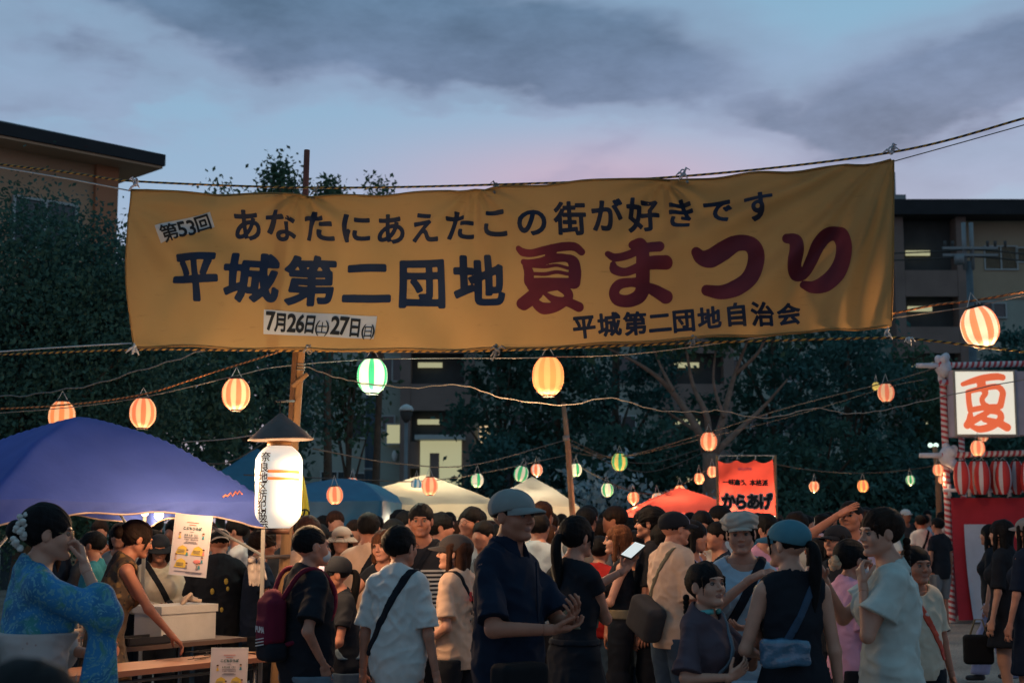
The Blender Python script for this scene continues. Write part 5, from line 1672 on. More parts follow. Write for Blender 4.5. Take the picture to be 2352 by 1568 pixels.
# ---- the white lantern under a tin hat
def hat_lantern():
    D = 8.4; p = P(640, 1118, D); k = D / FPX
    t = thing('hanging_lantern', 'tall glowing white lantern with vertical writing under a conical tin hat', 'lantern', tuple(p))
    r = 54 * k; H = 186 * k
    pw = bpy.data.materials.new('white_paper'); pw.use_nodes = True
    b = pw.node_tree.nodes['Principled BSDF']; b.inputs['Base Color'].default_value = (.8, .78, .72, 1)
    b.inputs['Emission Color'].default_value = (.95, .88, .76, 1); b.inputs['Emission Strength'].default_value = .58
    prof = []
    K = 30
    for i in range(K + 1):
        a = i / K; z = (a - .5) * H; e = abs(2 * a - 1)
        rr = r * (1 - .48 * max(0, (e - .60) / .40) ** 2.0) * (1 - .04 * (1 - a)); prof.append((rr, z))
    def rad(z): return float(np.interp(z, [q[1] for q in prof], [q[0] for q in prof]))
    sh = MB().lathe((0, 0, 0), prof, 48).build('paper_shade', pw, t, True)
    MB().lathe((0, 0, -H / 2), [(r * .50, .002), (r * .50, -.035), (r * .42, -.035)], 20).build('bottom_ring', mat('dark_wood_ring', (.05, .02, .012), .6, .1, 6), t, True)
    MB().lathe((0, 0, H / 2), [(r * .52, -.002), (r * .52, .028), (r * .42, .03)], 20).build('top_ring', mat('brass_ring', (.30, .14, .05), .5, .1, 6), t, True)
    zh = H / 2 + .035
    prof2 = [(75 * k, zh), (76 * k, zh + .004), (40 * k, zh + 33 * k), (4 * k, zh + 62 * k), (3 * k, zh + 62 * k), (39 * k, zh + 31 * k), (73 * k, zh + .001)]
    h = MB().lathe((6 * k, 0, 0), prof2, 40, cap=False).build('tin_hat', mat('tin_hat', (.11, .085, .08), .55, .25, 7, .3, 40, metal=.3), t, True)
    h.rotation_euler = (0, R(-1.5), 0)
    MB().tube([(0, 0, zh + .14), (0, 0, P(636, 921, 8.42).z - p.z)], .003, 5).build('chain', RING, t)
    # writing bent round the paper
    ink = mat('brown_ink', (.06, .015, .008), .8, .1, 6); rd = emis('lit_red_band', (1.0, .26, .06), .8)
    def wrap(v, off):
        x = np.clip(v[:, 0], -r * .985, r * .985); z = v[:, 1]
        rr = np.array([rad(q) for q in z]) + off
        x = np.clip(x, -rr * .985, rr * .985)
        return np.stack([x, -np.sqrt(np.maximum(rr ** 2 - x ** 2, 1e-6)), z], 1)
    ys = [1051, 1075, 1097, 1118, 1140, 1161, 1181, 1200]; xs = [617, 614, 612, 611, 611, 610, 611, 613]
    for c, x, y in zip('奈良地区防犯協会', xs, ys):
        v, f = text_mesh([(c, 0, 0, 24, 0, .016, 1.0)], n=56)
        v = np.stack([(v[:, 0] + x - 640) * k, (-(v[:, 1]) + 1118 - y) * k], 1)
        mesh_obj('letter', wrap(v, .004), f, ink, sh)
    for y in (1084, 1100):
        for x0, x1 in ((623, 690), (587, 590)):
            n = 14; G = []
            for i in range(n):
                x = x0 + (x1 - x0) * i / (n - 1)
                G.append([( (x - 640) * k, (1118 - y - (x - 640) * .03 + dy) * k) for dy in (3.2, -3.2)])
            G = np.array(G); q = wrap(G.reshape(-1, 2), .004).reshape(n, 2, 3)
            MB().grid(q).build('red_band', rd, sh)
    # three lamps added outside the shade to cast its light on everything round it
    for (dx, dy, dz, e, sz) in ((-.34, .10, .10, 60, .14), (.24, -.14, -.05, 34, .12), (.05, .26, -.02, 16, .14)):
        ld = bpy.data.lights.new('lantern_fill_lamp', 'POINT'); ld.energy = e; ld.shadow_soft_size = sz; ld.color = (1.0, .60, .30)
        lo = bpy.data.objects.new('lantern_fill_lamp', ld); link(lo, t); lo.location = (dx, dy, dz)
hat_lantern()

# ---- wooden pole, pegs and cross bars
WOOD = mat('weathered_wood', (.30, .17, .08), .8, .25, 5, .4, 60, stretch=(1, 1, .15)); REDW = mat('red_brown_pole', (.17, .05, .035), .7, .2, 6)
def pole():
    D = 9.95
    a, m_, b = P(644, 1420, D), P(690, 803, D), P(705, 345, D)
    base = a + (a - m_) * ((a.z + .05) / (m_.z - a.z))
    o = thing('wooden_pole', 'tall leaning wooden pole behind the white lantern and banner', 'pole', tuple(base))
    q = lambda p: tuple(p - base)
    MB().tube([q(base), q(a), q(P(672, 1050, D)), q(m_), q(P(694, 640, D))], [.040, .038, .036, .034, .032], 12).build('shaft', WOOD, o, True)
    MB().tube([q(P(694, 660, D - .05)), q(b)], [.022, .021], 10).build('pole_tip', REDW, o, True)
    MB().bar(q(P(678, 805, D - .06)), q(P(664, 1010, D - .06)), .03, .03).build('batten', mat('dark_batten', (.12, .06, .03), .8, .2, 6), o)
    MB().tube([q(P(672, 888, D - .1)), q(P(706, 858, D - .1))], .016, 8).build('peg', WOOD, o, True)
    MB().tube([q(P(636, 921, 8.42)), q(P(676, 921, D - .05))], .008, 6).build('hook_bar', W_['dark'], o, True)
    MB().tube([q(P(572, 1280, D - .35)), q(P(664, 1277, D - .05))], .014, 8).build('cross_bar', mat('dark_bar', (.10, .07, .06), .6, .2, 6), o, True)
    m = MB()
    for i in range(3):
        z = q(P(686, 850, D))[2] + i * .02
        x = q(P(686, 850, D))[0]
        m.tube([(x + .04 * math.cos(t), .04 * math.sin(t) + 0, z) for t in np.linspace(0, 6.3, 13)], .006, 5)
    m.build('lashing', MR['grey'], o, True)
pole()
def gloves():
    p = P(585, 1282, 9.5)
    t = thing('work_gloves', 'pair of white cotton gloves hanging on the bar by the pole', 'gloves', tuple(p))
    mt = mat('white_cotton', (.50, .42, .38), .9, .08, 20, .3, 200)
    for k, (dx, ry) in enumerate(((-.02, -8), (.045, 10))):
        f = Field((-.12, -.08, -.26), (.16, .08, .06), .006)
        c = np.array([dx, 0, -.01])
        dn = rotm('Y', ry) @ np.array([0, 0, -1.0]); sd = rotm('Y', ry) @ np.array([1.0, 0, 0])
        f.prim(cone(c, c + dn * .06, .022, .026), .01); f.prim(cone(c + dn * .05, c + dn * .11, .034, .036, (np.array([0, 1., 0]), 2.2)), .01)
        for j in range(4): f.prim(cone(c + dn * .11 + sd * (-.024 + .016 * j), c + dn * (.17 - abs(j - 1.5) * .008) + sd * (-.03 + .020 * j), .010, .008), .004)
        f.prim(cone(c + dn * .07 + sd * .03, c + dn * .115 + sd * .055, .011, .008), .006)
        f.prim(cone(c + (0, -.03, .0), c + (0, .03, .0), .022, .022), .01)
        v, q = f.mesh(); mesh_obj('glove', v, q, mt, t, True)
gloves()
def far_pole():
    D = 22; base = P(1316, 1195, D); base.z = 0
    t = thing('lantern_pole', 'slim leaning wooden pole in the centre distance carrying cables', 'pole', tuple(base))
    q = lambda u, v: tuple(P(u, v, D) - base)
    MB().tube([(.03, 0, -.1), q(1316, 1195), q(1304, 1020), q(1294, 925)], [.05, .048, .042, .035], 10).build('shaft', mat('pole_wood', (.26, .15, .09), .8, .2, 5), t, True)
    MB().tube([q(1300, 1000), q(1301, 1012)], [.055, .055], 10).build('lashing', MR['grey'], t, True)
far_pole()
def right_far_pole():
    D = 26; base = P(2156, 1195, D); base.z = 0
    t = thing('lantern_pole', 'pale pole left of the drum tower with a twin lamp head', 'pole', tuple(base))
    q = lambda u, v: tuple(P(u, v, D) - base)
    MB().tube([(0, 0, -.1), q(2155, 1100), q(2147, 1025)], [.06, .055, .045], 10).build('shaft', mat('pole_wood', (.26, .15, .09), .8, .2, 5), t, True)
    for u in (2137, 2150):
        MB().ball(q(u, 1022), (.05, .05, .045), 10).build('lamp_head', emis('pale_lamp', (.75, 1.0, .85), 1.1), t, True)
right_far_pole()

# ================================================================ tents
def tent(label, corners, ze, zp, drop, mt, trim=None, n=22, name='canopy_tent', dome=1.5, sag=.03, legs=True, scallop=.04, legz=0, mv=None):
    """corners: four ground points (x, y), near-left, near-right, far-right, far-left"""
    c = np.array(corners, float); o = c.mean(0)
    t = thing(name, label, 'tent', (o[0], o[1], 0))
    c = c - o
    G = np.zeros((n * 2 + 1, n * 2 + 1, 3))
    for i in range(n * 2 + 1):
        for j in range(n * 2 + 1):
            a, b = i / n - 1, j / n - 1
            u_, v_ = (a + 1) / 2, (b + 1) / 2
            p = c[0] * (1 - u_) * (1 - v_) + c[1] * u_ * (1 - v_) + c[2] * u_ * v_ + c[3] * (1 - u_) * v_
            m_ = max(abs(a), abs(b))
            k = 1 - m_ ** dome
            crn = abs(abs(a) - abs(b))
            z = ze + (zp - ze) * k - sag * 4 * crn * m_ * (1 - m_) + .008 * math.sin(9 * a + 5 * b) * math.sin(7 * b - 3 * a) - (.02 * (1 - abs(a * b)) if m_ > .97 else 0)
            G[i, j] = (p[0], p[1], z)
    MB().grid(G).build('roof_cloth', mt, t, True)
    N2 = n * 2
    edge = [G[i, 0] for i in range(N2)] + [G[N2, j] for j in range(N2)] + [G[i, N2] for i in range(N2, 0, -1)] + [G[0, j] for j in range(N2, 0, -1)]
    edge.append(edge[0])
    rows = 6
    V = np.zeros((len(edge), rows, 3))
    for i, e in enumerate(edge):
        ph = (i % N2) / N2
        dr = drop * (1 - scallop / drop * 1.6 * math.sin(ph * math.pi) - .06 * math.sin(ph * 25))
        cen = np.array([e[0], e[1]]); cen = cen / max(np.linalg.norm(cen), .1)
        for j in range(rows):
            w = j / (rows - 1)
            out = .012 * math.sin(i * 1.1 + j) * w + .004
            V[i, j] = (e[0] + cen[0] * out, e[1] + cen[1] * out, e[2] - dr * w)
    MB().grid(V).build('valance', mt, t, True)
    MB().tube([V[i, rows - 1] for i in range(len(edge))], .006, 5, cap=False).build('valance_trim', trim or mt, t, True)
    if legs:
        for q in c:
            MB().box((q[0] * .98, q[1] * .98, (ze - legz) / 2), (.024, .024, ze - .02)).build('leg', mat('tent_leg', (.25, .24, .23), .5, .1, 5, metal=.3), t)
            MB().tube([(q[0] * .98, q[1] * .98, ze - .35), (q[0] * .5, q[1] * .5, ze - .02)], .010, 6).build('brace', W_['rail'], t)
    return t, G + np.array([o[0], o[1], 0]), V + np.array([o[0], o[1], 0])
BLUE = mat('blue_canopy', (.060, .10, .40), .75, .10, 3, .7, 7, trans=.22, spec=.2)
c1 = P(614, 1195, 9.35); c0 = P(-30, 1195, 8.2)
e = np.array([c1.x - c0.x, c1.y - c0.y]); pr = np.array([-e[1], e[0]]); 
cr = [(c0.x, c0.y), (c1.x, c1.y), (c1.x + pr[0], c1.y + pr[1]), (c0.x + pr[0], c0.y + pr[1])]
BT, BG, BV = tent('blue pop-up canopy glowing purple on its right side at lower left', cr, 1.73, 2.29, .17, BLUE, mat('canopy_trim', (.42, .30, .24), .8, .1, 8), 24, dome=1.55, sag=.04, scallop=.07)
def canopy_logo():
    mt = mat('orange_print', (.75, .25, .12), .7, .1, 6)
    pts = [(512, 1141), (518, 1136), (522, 1139), (530, 1131), (534, 1139), (541, 1128), (545, 1134), (550, 1127), (556, 1134)]
    o = np.array([c0.x, c0.y]); d = e / np.linalg.norm(e)
    # on the near roof slope: intersect view rays with the plane of the near right roof part
    def onroof(u, v, off):
        dirv = np.array(P(u, v, 1.0)) - np.array([0, 0, EYE])
        best = None
        G = BG.reshape(-1, 3)
        for D in np.arange(8.2, 10.8, .01):
            q = np.array([0, 0, EYE]) + dirv * D
            k = np.argmin(((G[:, :2] - q[:2]) ** 2).sum(1))
            if q[2] < G[k][2] + off + .0 and ((G[k][:2] - q[:2]) ** 2).sum() < .01: best = q; break
        return best if best is not None else np.array([0, 0, EYE]) + dirv * 9.2
    q = [onroof(u, v, .02) for u, v in pts]
    o = MB().tube(q, .0055, 5).build('mountain_print', mt, None)
    o.parent = BT; o.matrix_parent_inverse = Matrix.Translation(-BT.location)
canopy_logo()
def bulb_light(label, u, v, D, e, col=(1.0, .62, .32), r=.035, cord=.3):
    p = P(u, v, D)
    t = thing('hanging_bulb', label, 'light bulb', tuple(p), 0, 'bare bulbs under the tents')
    MB().ball((0, 0, 0), (r, r, r * 1.25), 10).build('bulb', BULB, t, True)
    MB().tube([(0, 0, r), (0, 0, r + .05)], .014, 8).build('socket', RING, t)
    MB().tube([(0, 0, r + .05), (0, 0, r + cord)], .003, 4).build('wire', RING, t)
    ld = bpy.data.lights.new('bulb_lamp', 'POINT'); ld.energy = e; ld.shadow_soft_size = r * 1.5; ld.color = col
    lo = bpy.data.objects.new('bulb_lamp', ld); link(lo, t); lo.location = (0, -.0, -r * 2.6)
bulb_light('small bare bulb under the blue canopy, left of the pair', 333, 1172, 10.6, 4)
bulb_light('small bare bulb under the blue canopy, right of the pair', 365, 1181, 10.4, 4)
CREAM = mat('cream_canopy', (.50, .46, .36), .8, .08, 3, .2, 14, trans=.35)
def sq(u0, u1, D, depth, skew=0.0):
    a, b = P(u0, 1195, D), P(u1, 1195, D)
    return [(a.x, D), (b.x, D + skew), (b.x + depth * .05, D + depth + skew), (a.x, D + depth)]
tent('larger cream canopy tent lit from inside behind the striped-shirt man', sq(765, 1140, 19, 3.0, .4), 1.84, 2.27, .22, CREAM, None, 14, dome=1.1)
tent('second cream canopy tent right behind the man with the cap', sq(1110, 1332, 23, 3.0, .2), 1.84, 2.36, .2, CREAM, None, 14, dome=1.1)
bulb_light('white lit bulb under the second cream tent', 1221, 1173, 24, 70, (1, .85, .65), .06)
bulb_light('bulb glowing under the larger cream tent, left side', 905, 1172, 20.5, 100, (1, .75, .45), .05)
bulb_light('bulb glowing under the larger cream tent, right side', 1035, 1172, 20.5, 90, (1, .85, .6), .05)
REDC = mat('red_canopy', (.50, .075, .05), .75, .08, 3, .2, 14, trans=.35)
tent('red canopy tent glowing behind the bright lantern row', sq(1462, 1700, 20, 2.6, -.2), 1.74, 2.10, .3, REDC, None, 14, dome=1.15)
bulb_light('lamp under the red tent near its left post', 1530, 1182, 20.8, 110, (1, .70, .45), .06)
bulb_light('bright lamp under the red cloth sign', 1660, 1182, 19.5, 50, (1, .85, .6), .08)
TARP = mat('blue_tarp', (.02, .15, .30), .5, .12, 4, .4, 10, trans=.3, spec=.5)
tent('blue tarp roof behind the wooden pole with sagging middle', sq(640, 872, 17, 2.4, .3), 1.85, 2.14, .34, TARP, None, 12, dome=2.2, sag=.12)
tent('teal-blue tent peak showing behind the white lantern', sq(440, 640, 17.5, 2.2, .3), 1.95, 2.55, .2, mat('teal_canopy', (.03, .14, .24), .7, .1, 4, trans=.2), None, 12, dome=1.1)
def crate_sheet():
    p = P(1405, 1185, 30)
    for k, (u, lab) in enumerate(((945, 'white sheet wall under the left of the cream tents'), (1205, 'pale board standing under the second cream tent'))):
        D = 22 + k * 3; q = P(u, 1195, D)
        t = thing('tent_wall', lab, 'tent wall', (q.x, D, 0))
        MB().box((0, 0, .95), (1.5 if k == 0 else .9, .03, 1.85)).build('sheet', mat('pale_sheet', (.36, .37, .33), .8, .1, 3), t)
        MB().tube([(-.76 + .3 * k, 0, 0), (-.76 + .3 * k, 0, 1.9)], .02, 6).build('post', W_['rail'], t)
crate_sheet()

# ---- yellow flag beside the white lantern
def flag():
    D = 10.6; p = P(700, 1160, D)
    t = thing('nobori_flag', 'yellow cloth flag hanging just right of the white lantern', 'flag', tuple(p))
    n = 12; G = np.zeros((n, n, 3))
    q = [P(692, 1080, D), P(698, 1095, D), P(712, 1178, D), P(682, 1205, D)]
    for i in range(n):
        for j in range(n):
            a, b = i / (n - 1), j / (n - 1)
            w = q[0] * (1 - a) * (1 - b) + q[1] * a * (1 - b) + q[2] * a * b + q[3] * (1 - a) * b
            G[i, j] = tuple(w - p); G[i, j, 1] += .02 * math.sin(a * 6 + b * 4)
    MB().grid(G).build('cloth', mat('yellow_flag', (.52, .46, .06), .8, .1, 5, trans=.3), t, True)
    MB().tube([tuple(q[0] - p), tuple(q[3] - p)], .006, 6).build('edge_cord', RING, t)
    v, f = text_mesh([('の', 0, 0, .09, 0, .03)], n=32)
    mesh_obj('letter', np.stack([v[:, 0] + .005, np.full(len(v), -.035), -v[:, 1] - .06], 1), f, mat('black_print', (.012, .016, .02), .8, .1, 6), t)
flag()

# ---- red cloth sign
def karaage():
    D = 18; k = D / FPX; p = P(1714, 1123, D)
    t = thing('cloth_sign', 'red cloth food sign with black Japanese lettering hanging in the distance', 'sign', tuple(p))
    n = 24; G = np.zeros((n, n, 3))
    q = [(-64, -66), (62, -68), (68, 60), (-60, 66)]
    def wv(x, y): return .012 * math.sin(x * .11 + y * .03) + .010 * math.sin(y * .10 + x * .05)
    for i in range(n):
        for j in range(n):
            a, b = i / (n - 1), j / (n - 1)
            x, y = [q[0][c] * (1 - a) * (1 - b) + q[1][c] * a * (1 - b) + q[2][c] * a * b + q[3][c] * (1 - a) * b for c in (0, 1)]
            y += (8 * abs(math.sin(a * math.pi * 3.0)) if j == 0 else 8 * abs(math.sin(a * math.pi * 3)) * (1 - b) ** 4)
            G[i, j] = (x * k, wv(x, y), -y * k)
    rc = mat('red_sign_cloth', (.66, .075, .05), .8, .06, 5, trans=.5)
    MB().grid(G).build('cloth', rc, t, True)
    bl = mat('black_print', (.012, .016, .02), .8, .1, 6); wh = mat('pale_outline', (.55, .40, .38), .8, .1, 6); pp = mat('pale_print', (.50, .12, .22), .8, .1, 6)
    def put(items, m_, off, nm='letter'):
        for it in items:
            v, f = text_mesh([it], n=40)
            mesh_obj(nm, np.stack([v[:, 0] * k, np.array([wv(a, b) for a, b in v]) - off, -v[:, 1] * k], 1), f, m_, t)
    big = [('か', -41, 28, 38, 0, .05, .85), ('ら', -13, 29, 36, 0, .05, .85), ('あ', 15, 28, 36, 0, .05, .85), ('げ', 43, 28, 38, 0, .05, .85)]
    put([(*b[:5], .115, b[6]) for b in big], wh, .006, 'letter_outline'); put(big, bl, .014)
    for c, x in zip('一味違う、本格派', (-46, -33, -21, -9, 2, 15, 29, 43)): put([(c, x, -15 + x * .02, 14.5, 0, .05)], bl, .008)
    put([(c, x, -46, 8, 0, .02) for c, x in zip('秘伝の味', (-14, -6, 2, 10))], pp, .008)
    for x in (-62, -20, 22, 62): MB().tube([(x * k, 0, 68 * k), ((x + 2) * k, 0, 77 * k)], .006, 5).build('tie', MR['white'], t)
    MB().tube([(-66 * k, 0, 77 * k), (68 * k, 0, 77 * k)], .008, 6).build('top_rope', MR['grey'], t)
    for x in (-65, 69): MB().tube([(x * k, .03, -p.z), (x * k, .03, 78 * k)], .016, 6).build('post', WOOD, t, True)
karaage()
def side_lamp():
    for lb, u, v, D, w in (('white glowing lamp cover below the red cloth sign', 1650, 1190, 18.3, 40), ('whitish-green lamp cover right below the red cloth sign', 1768, 1180, 18.6, 34)):
        p = P(u, v, D); t = thing('stall_lamp', lb, 'lamp', tuple(p))
        r = w / 2 * D / FPX
        ld = bpy.data.lights.new('stall_lamp_light', 'POINT'); ld.energy = 45; ld.shadow_soft_size = .08; ld.color = (1.0, .78, .55)
        lo = bpy.data.objects.new('stall_lamp_light', ld); link(lo, t); lo.location = (0, -.12, .02)
        MB().ball((0, 0, 0), (r, r, r * .55), 16).build('lamp_cover', emis('stall_lamp_glow', (.95, .95, .75), .9), t, True)
        MB().tube([(0, 0, r * .5), (0, 0, r * 1.2)], .01, 6).build('wire', RING, t)
        MB().lathe((0, 0, 0), [(r * .9, r * .25), (r * .4, r * .6), (r * .1, r * .62)], 16).build('lamp_shade', W_['frame'], t, True)
side_lamp()

# ================================================================ drum tower
def yagura():
    D = 23.0; k = D / FPX; b = P(2178, 1195, D)
    t = thing('drum_tower', 'festival drum tower with striped wrapped posts and red and white curtain', 'drum tower', (b.x, D, 0))
    zc = P(0, 1143, D).z; z1 = P(0, 1046, D).z; z2 = P(0, 838, D).z
    Wd = 3.6
    def wrapped(a, c, r, mk='festive', nm='post'):
        pts = dense([np.array(a, float), np.array(c, float)], .05); rope_mesh(pts, r, MR[mk], nm, t, 10)
    for x, y in ((0, 0), (Wd * .46, .0), (Wd, 0), (1.4, Wd), (Wd + 1.4, Wd)):
        wrapped((x, y, 0), (x, y, z2 + .15), .055)
    wrapped((-.25, -.08, z2 - .02), (Wd, -.08, z2 + .06), .05, 'festive', 'top_beam'); wrapped((-.08, -.1, z2 - .30), (Wd, -.1, z2 - .05), .045, 'festive_blue', 'top_beam')
    wrapped((-.1, -.1, z1), (Wd, -.1, z1 + .10), .05, 'festive', 'rail'); wrapped((-.08, -.15, z2), (1.34, Wd, z2), .05, 'festive', 'top_beam'); wrapped((-.08, -.1, z1), (1.34, Wd, z1), .05, 'festive', 'rail')
    wh = mat('white_wrap_cloth', (.50, .50, .56), .85, .12, 12, .4, 30)
    for x, z in ((0, z2 - .05), (0, z1 - .02), (Wd * .46, z1 - .02), (Wd * .5, z2 + .05)):
        f = Field((x - .3, -.35, z - .35), (x + .3, .25, z + .35), .016)
        rs = random.Random(int(x * 100 + z * 10))
        f.prim(ell((x, -.06, z), (.13, .12, .16)), .02)
        for q in range(7): f.prim(ell((x + rs.uniform(-.12, .12), -.06 + rs.uniform(-.1, .1), z + rs.uniform(-.2, .18)), (.06, .06, .07)), .03)
        v, qd = f.mesh(); mesh_obj('cloth_wrap', v, qd, wh, t, True)
    for z in (z2 - .02, z1): MB().tube([(-.45, -.1, z), (-.05, -.1, z)], [.04, .045], 10).build('white_pole_end', wh, t, True)
    # curtain: red with white panels, front and left side
    red = mat('curtain_red', (.36, .022, .035), .85, .12, 4, .2, 30); wt = mat('curtain_white', (.40, .42, .50), .85, .08, 4, .2, 30)
    def curtain(nm, x0, x1, z0, z1_, y, mt, off, side=False):
        nx, nz = 26, 12; G = np.zeros((nx, nz, 3))
        for i in range(nx):
            for j in range(nz):
                x = x0 + (x1 - x0) * i / (nx - 1); w = j / (nz - 1); z = z1_ + (z0 - z1_) * w
                yy = y - off - .05 * math.sin(x * 9 + 1) * w - .02 * math.sin(x * 21) * w
                G[i, j] = (yy + x * .39, x, z) if side else (x, yy, z)
                if not side: G[i, j, 0] += .10 * w ** 2 * (1 if nm == 'white_panel' else .4)
        MB().grid(G).build(nm, mt, t, True)
    curtain('red_curtain', .02, Wd, .05, zc, -.10, red, 0)
    curtain('red_curtain', 0, Wd, .05, zc, 0.0, red, 0, True)
    for x0 in (.20, 1.28, 2.3): curtain('white_panel', x0, x0 + .62 - .12, .02, zc - .42, -.10, wt, .06)
    MB().box((Wd / 2 + .7, Wd / 2, zc - .1), (Wd - 1.4, Wd - .2, .1)).build('platform', WOOD, t)
    for x in np.arange(0, Wd, .32): MB().tube([(x, -.13, zc + .02), (x, -.13, zc + .22)], .03, 6).build('baluster', wh, t, True)
    MB().tube([(-.1, -.14, zc + .12), (Wd, -.14, zc + .10)], .03, 8).build('lower_rail', wh, t, True)
    # sign boxes
    sx = P(2262, 925, D - .4).x - b.x; sz = P(2262, 925, D - .4).z
    s = thing('illuminated_sign', 'lit square sign with the big orange summer character on the drum tower', 'sign', (b.x + sx, D - .4, sz))
    w = 66 * k; h = 71 * k
    gb = mat('grey_box', (.34, .30, .36), .8, .1, 4)
    MB().box((.03, .25, -.0), (2 * w + .10, .44, 2 * h + .06)).build('box', gb, s)
    MB().box((0, .0, 0), (2 * w, .04, 2 * h)).build('panel', emis('sign_panel', (.86, .80, .66), .80), s)
    fr = MB()
    for sg in (-1, 1): fr.box((sg * (w + .012), -.005, 0), (.024, .06, 2 * h + .05)); fr.box((0, -.005, sg * (h + .012)), (2 * w, .06, .024))
    fr.build('frame', mat('sign_frame', (.30, .26, .22), .7, .1, 4), s)
    st = [[(385, 372, 40), (450, 350, 50), (560, 320, 62), (680, 305, 62), (735, 312, 56)], [(545, 345, 80), (550, 395, 80)],
          [(425, 440, 40), (480, 425, 44), (600, 400, 50), (690, 395, 52), (730, 440, 56), (722, 500, 56), (705, 560, 60)], [(430, 450, 50), (432, 520, 50), (440, 590, 52)],
          [(440, 600, 48), (540, 580, 50), (640, 570, 50), (710, 565, 40)], [(560, 410, 66), (580, 450, 50), (548, 500, 46), (560, 545, 50), (600, 570, 50)],
          [(440, 640, 50), (430, 690, 60), (410, 730, 66)], [(450, 700, 60), (520, 660, 60), (600, 615, 46)], [(600, 610, 40), (690, 620, 56), (700, 680, 62), (620, 740, 66), (520, 765, 62), (455, 745, 44)],
          [(560, 680, 50), (640, 700, 60), (700, 720, 66), (755, 750, 72)]]
    cc = np.array([575, 535]); sc_ = 2 * h / 560 * 1.02
    st = [[((x - cc[0]) * sc_, (y - cc[1]) * sc_, ww * sc_) for x, y, ww in q] for q in st]
    v, f = stroke_mesh(st, .012)
    mesh_obj('red_character', np.stack([v[:, 0], np.full(len(v), -.026), -v[:, 1]], 1), f, emis('lit_red_letter', (1.0, .17, .06), .62), s)
    m = MB()
    for zz in (.33, .18, -.15, -.28): m.ball((w + .11, .1, zz * 1.2), (.05, .06, .07), 8)
    m.build('paper_flower', mat('white_tissue', (.7, .72, .7), .8, .1, 8), s, True)
    MB().box((w + .14, .22, 0), (.22, .42, 2 * h + .02)).build('side_box', gb, s)
    s2 = thing('sign_box', 'second grey sign box cut by the right edge of the picture', 'sign', (b.x + sx + 1.28, D - .3, sz - .02))
    MB().box((0, .25, 0), (.9, .4, 2 * h)).build('box', gb, s2)
    MB().box((0, .03, 0), (.86, .03, 2 * h - .05)).build('panel', mat('dark_sign_panel', (.12, .12, .16), .7, .1, 4), s2)
    for q, (c, dz) in enumerate((('納', .35), ('涼', .0), ('祭', -.35))):
        v, f = text_mesh([(c, 0, 0, .3, 0, .05)], n=32); mesh_obj('letter', np.stack([v[:, 0] - .25, np.full(len(v), .0), -v[:, 1] + dz], 1), f, mat('pale_print2', (.5, .5, .5), .7, .1, 4), s2)
    return b, Wd, zc, z1
YB, YW, YZC, YZ1 = yagura()
for i, u in enumerate((2209, 2240, 2256, 2290, 2305, 2335, 2362)):
    D = 22.6 if i % 2 == 0 else 22.85
    lantern('unlit red and white barrel lantern on the tower rail, ' + ['leftmost of the row', 'second from left', 'third from left', 'fourth, below the sign corner', 'fifth from left', 'cut by the right edge', 'last beyond the right edge'][i], u, 1097, D, 36, ('red', 'white', 'red'), None, 0, 0, tall=2.1, n=24, group='unlit barrel lanterns on the drum tower', lit=False, cord=.05)

# ================================================================ table, posters and boxes
def table():
    a, b = P(120, 1550, 7.95), P(630, 1492, 9.25)
    a.z = b.z = .75
    d = (b - a); L_ = d.length; c = (a + b) / 2
    t = thing('folding_table', 'long brown folding table under the blue canopy', 'table', (c.x, c.y, 0), math.atan2(d.y, d.x))
    MB().box((0, .20, .735), (L_, .42, .028)).build('tabletop', mat('wood_laminate', (.30, .13, .07), .45, .15, 3, stretch=(.4, 4, 1), spec=.4), t)
    MB().box((0, -.012, .735), (L_, .006, .032)).build('edge_band', mat('edge_band', (.16, .07, .05), .5, .1, 3), t)
    mt = mat('steel_tube', (.12, .12, .13), .4, .1, 4, metal=.6)
    for sx in (-1, 1):
        for y in (.05, .35): MB().tube([(sx * (L_ / 2 - .12), y, .72), (sx * (L_ / 2 - .12), y, 0)], .013, 8).build('leg', mt, t, True)
        MB().tube([(sx * (L_ / 2 - .12), .05, .25), (sx * (L_ / 2 - .12), .35, .25)], .010, 8).build('stretcher', mt, t, True)
    for y in (.05, .35): MB().tube([(-L_ / 2 + .1, y, .68), (L_ / 2 - .1, y, .68)], .010, 8).build('rail', mt, t, True)
    t2 = thing('folding_table', 'second darker table behind the brown one carrying boxes', 'table', (c.x - .35, c.y + .75, 0), math.atan2(d.y, d.x))
    MB().box((0, .2, .80), (L_ * .95, .60, .028)).build('tabletop', mat('dark_laminate', (.09, .055, .045), .5, .15, 3), t2)
    for sx in (-1, 1):
        for y in (0, .4): MB().tube([(sx * (L_ / 2 - .2), y, .79), (sx * (L_ / 2 - .2), y, 0)], .013, 8).build('leg', mt, t2, True)
    return c, math.atan2(d.y, d.x)
TC, TA = table()
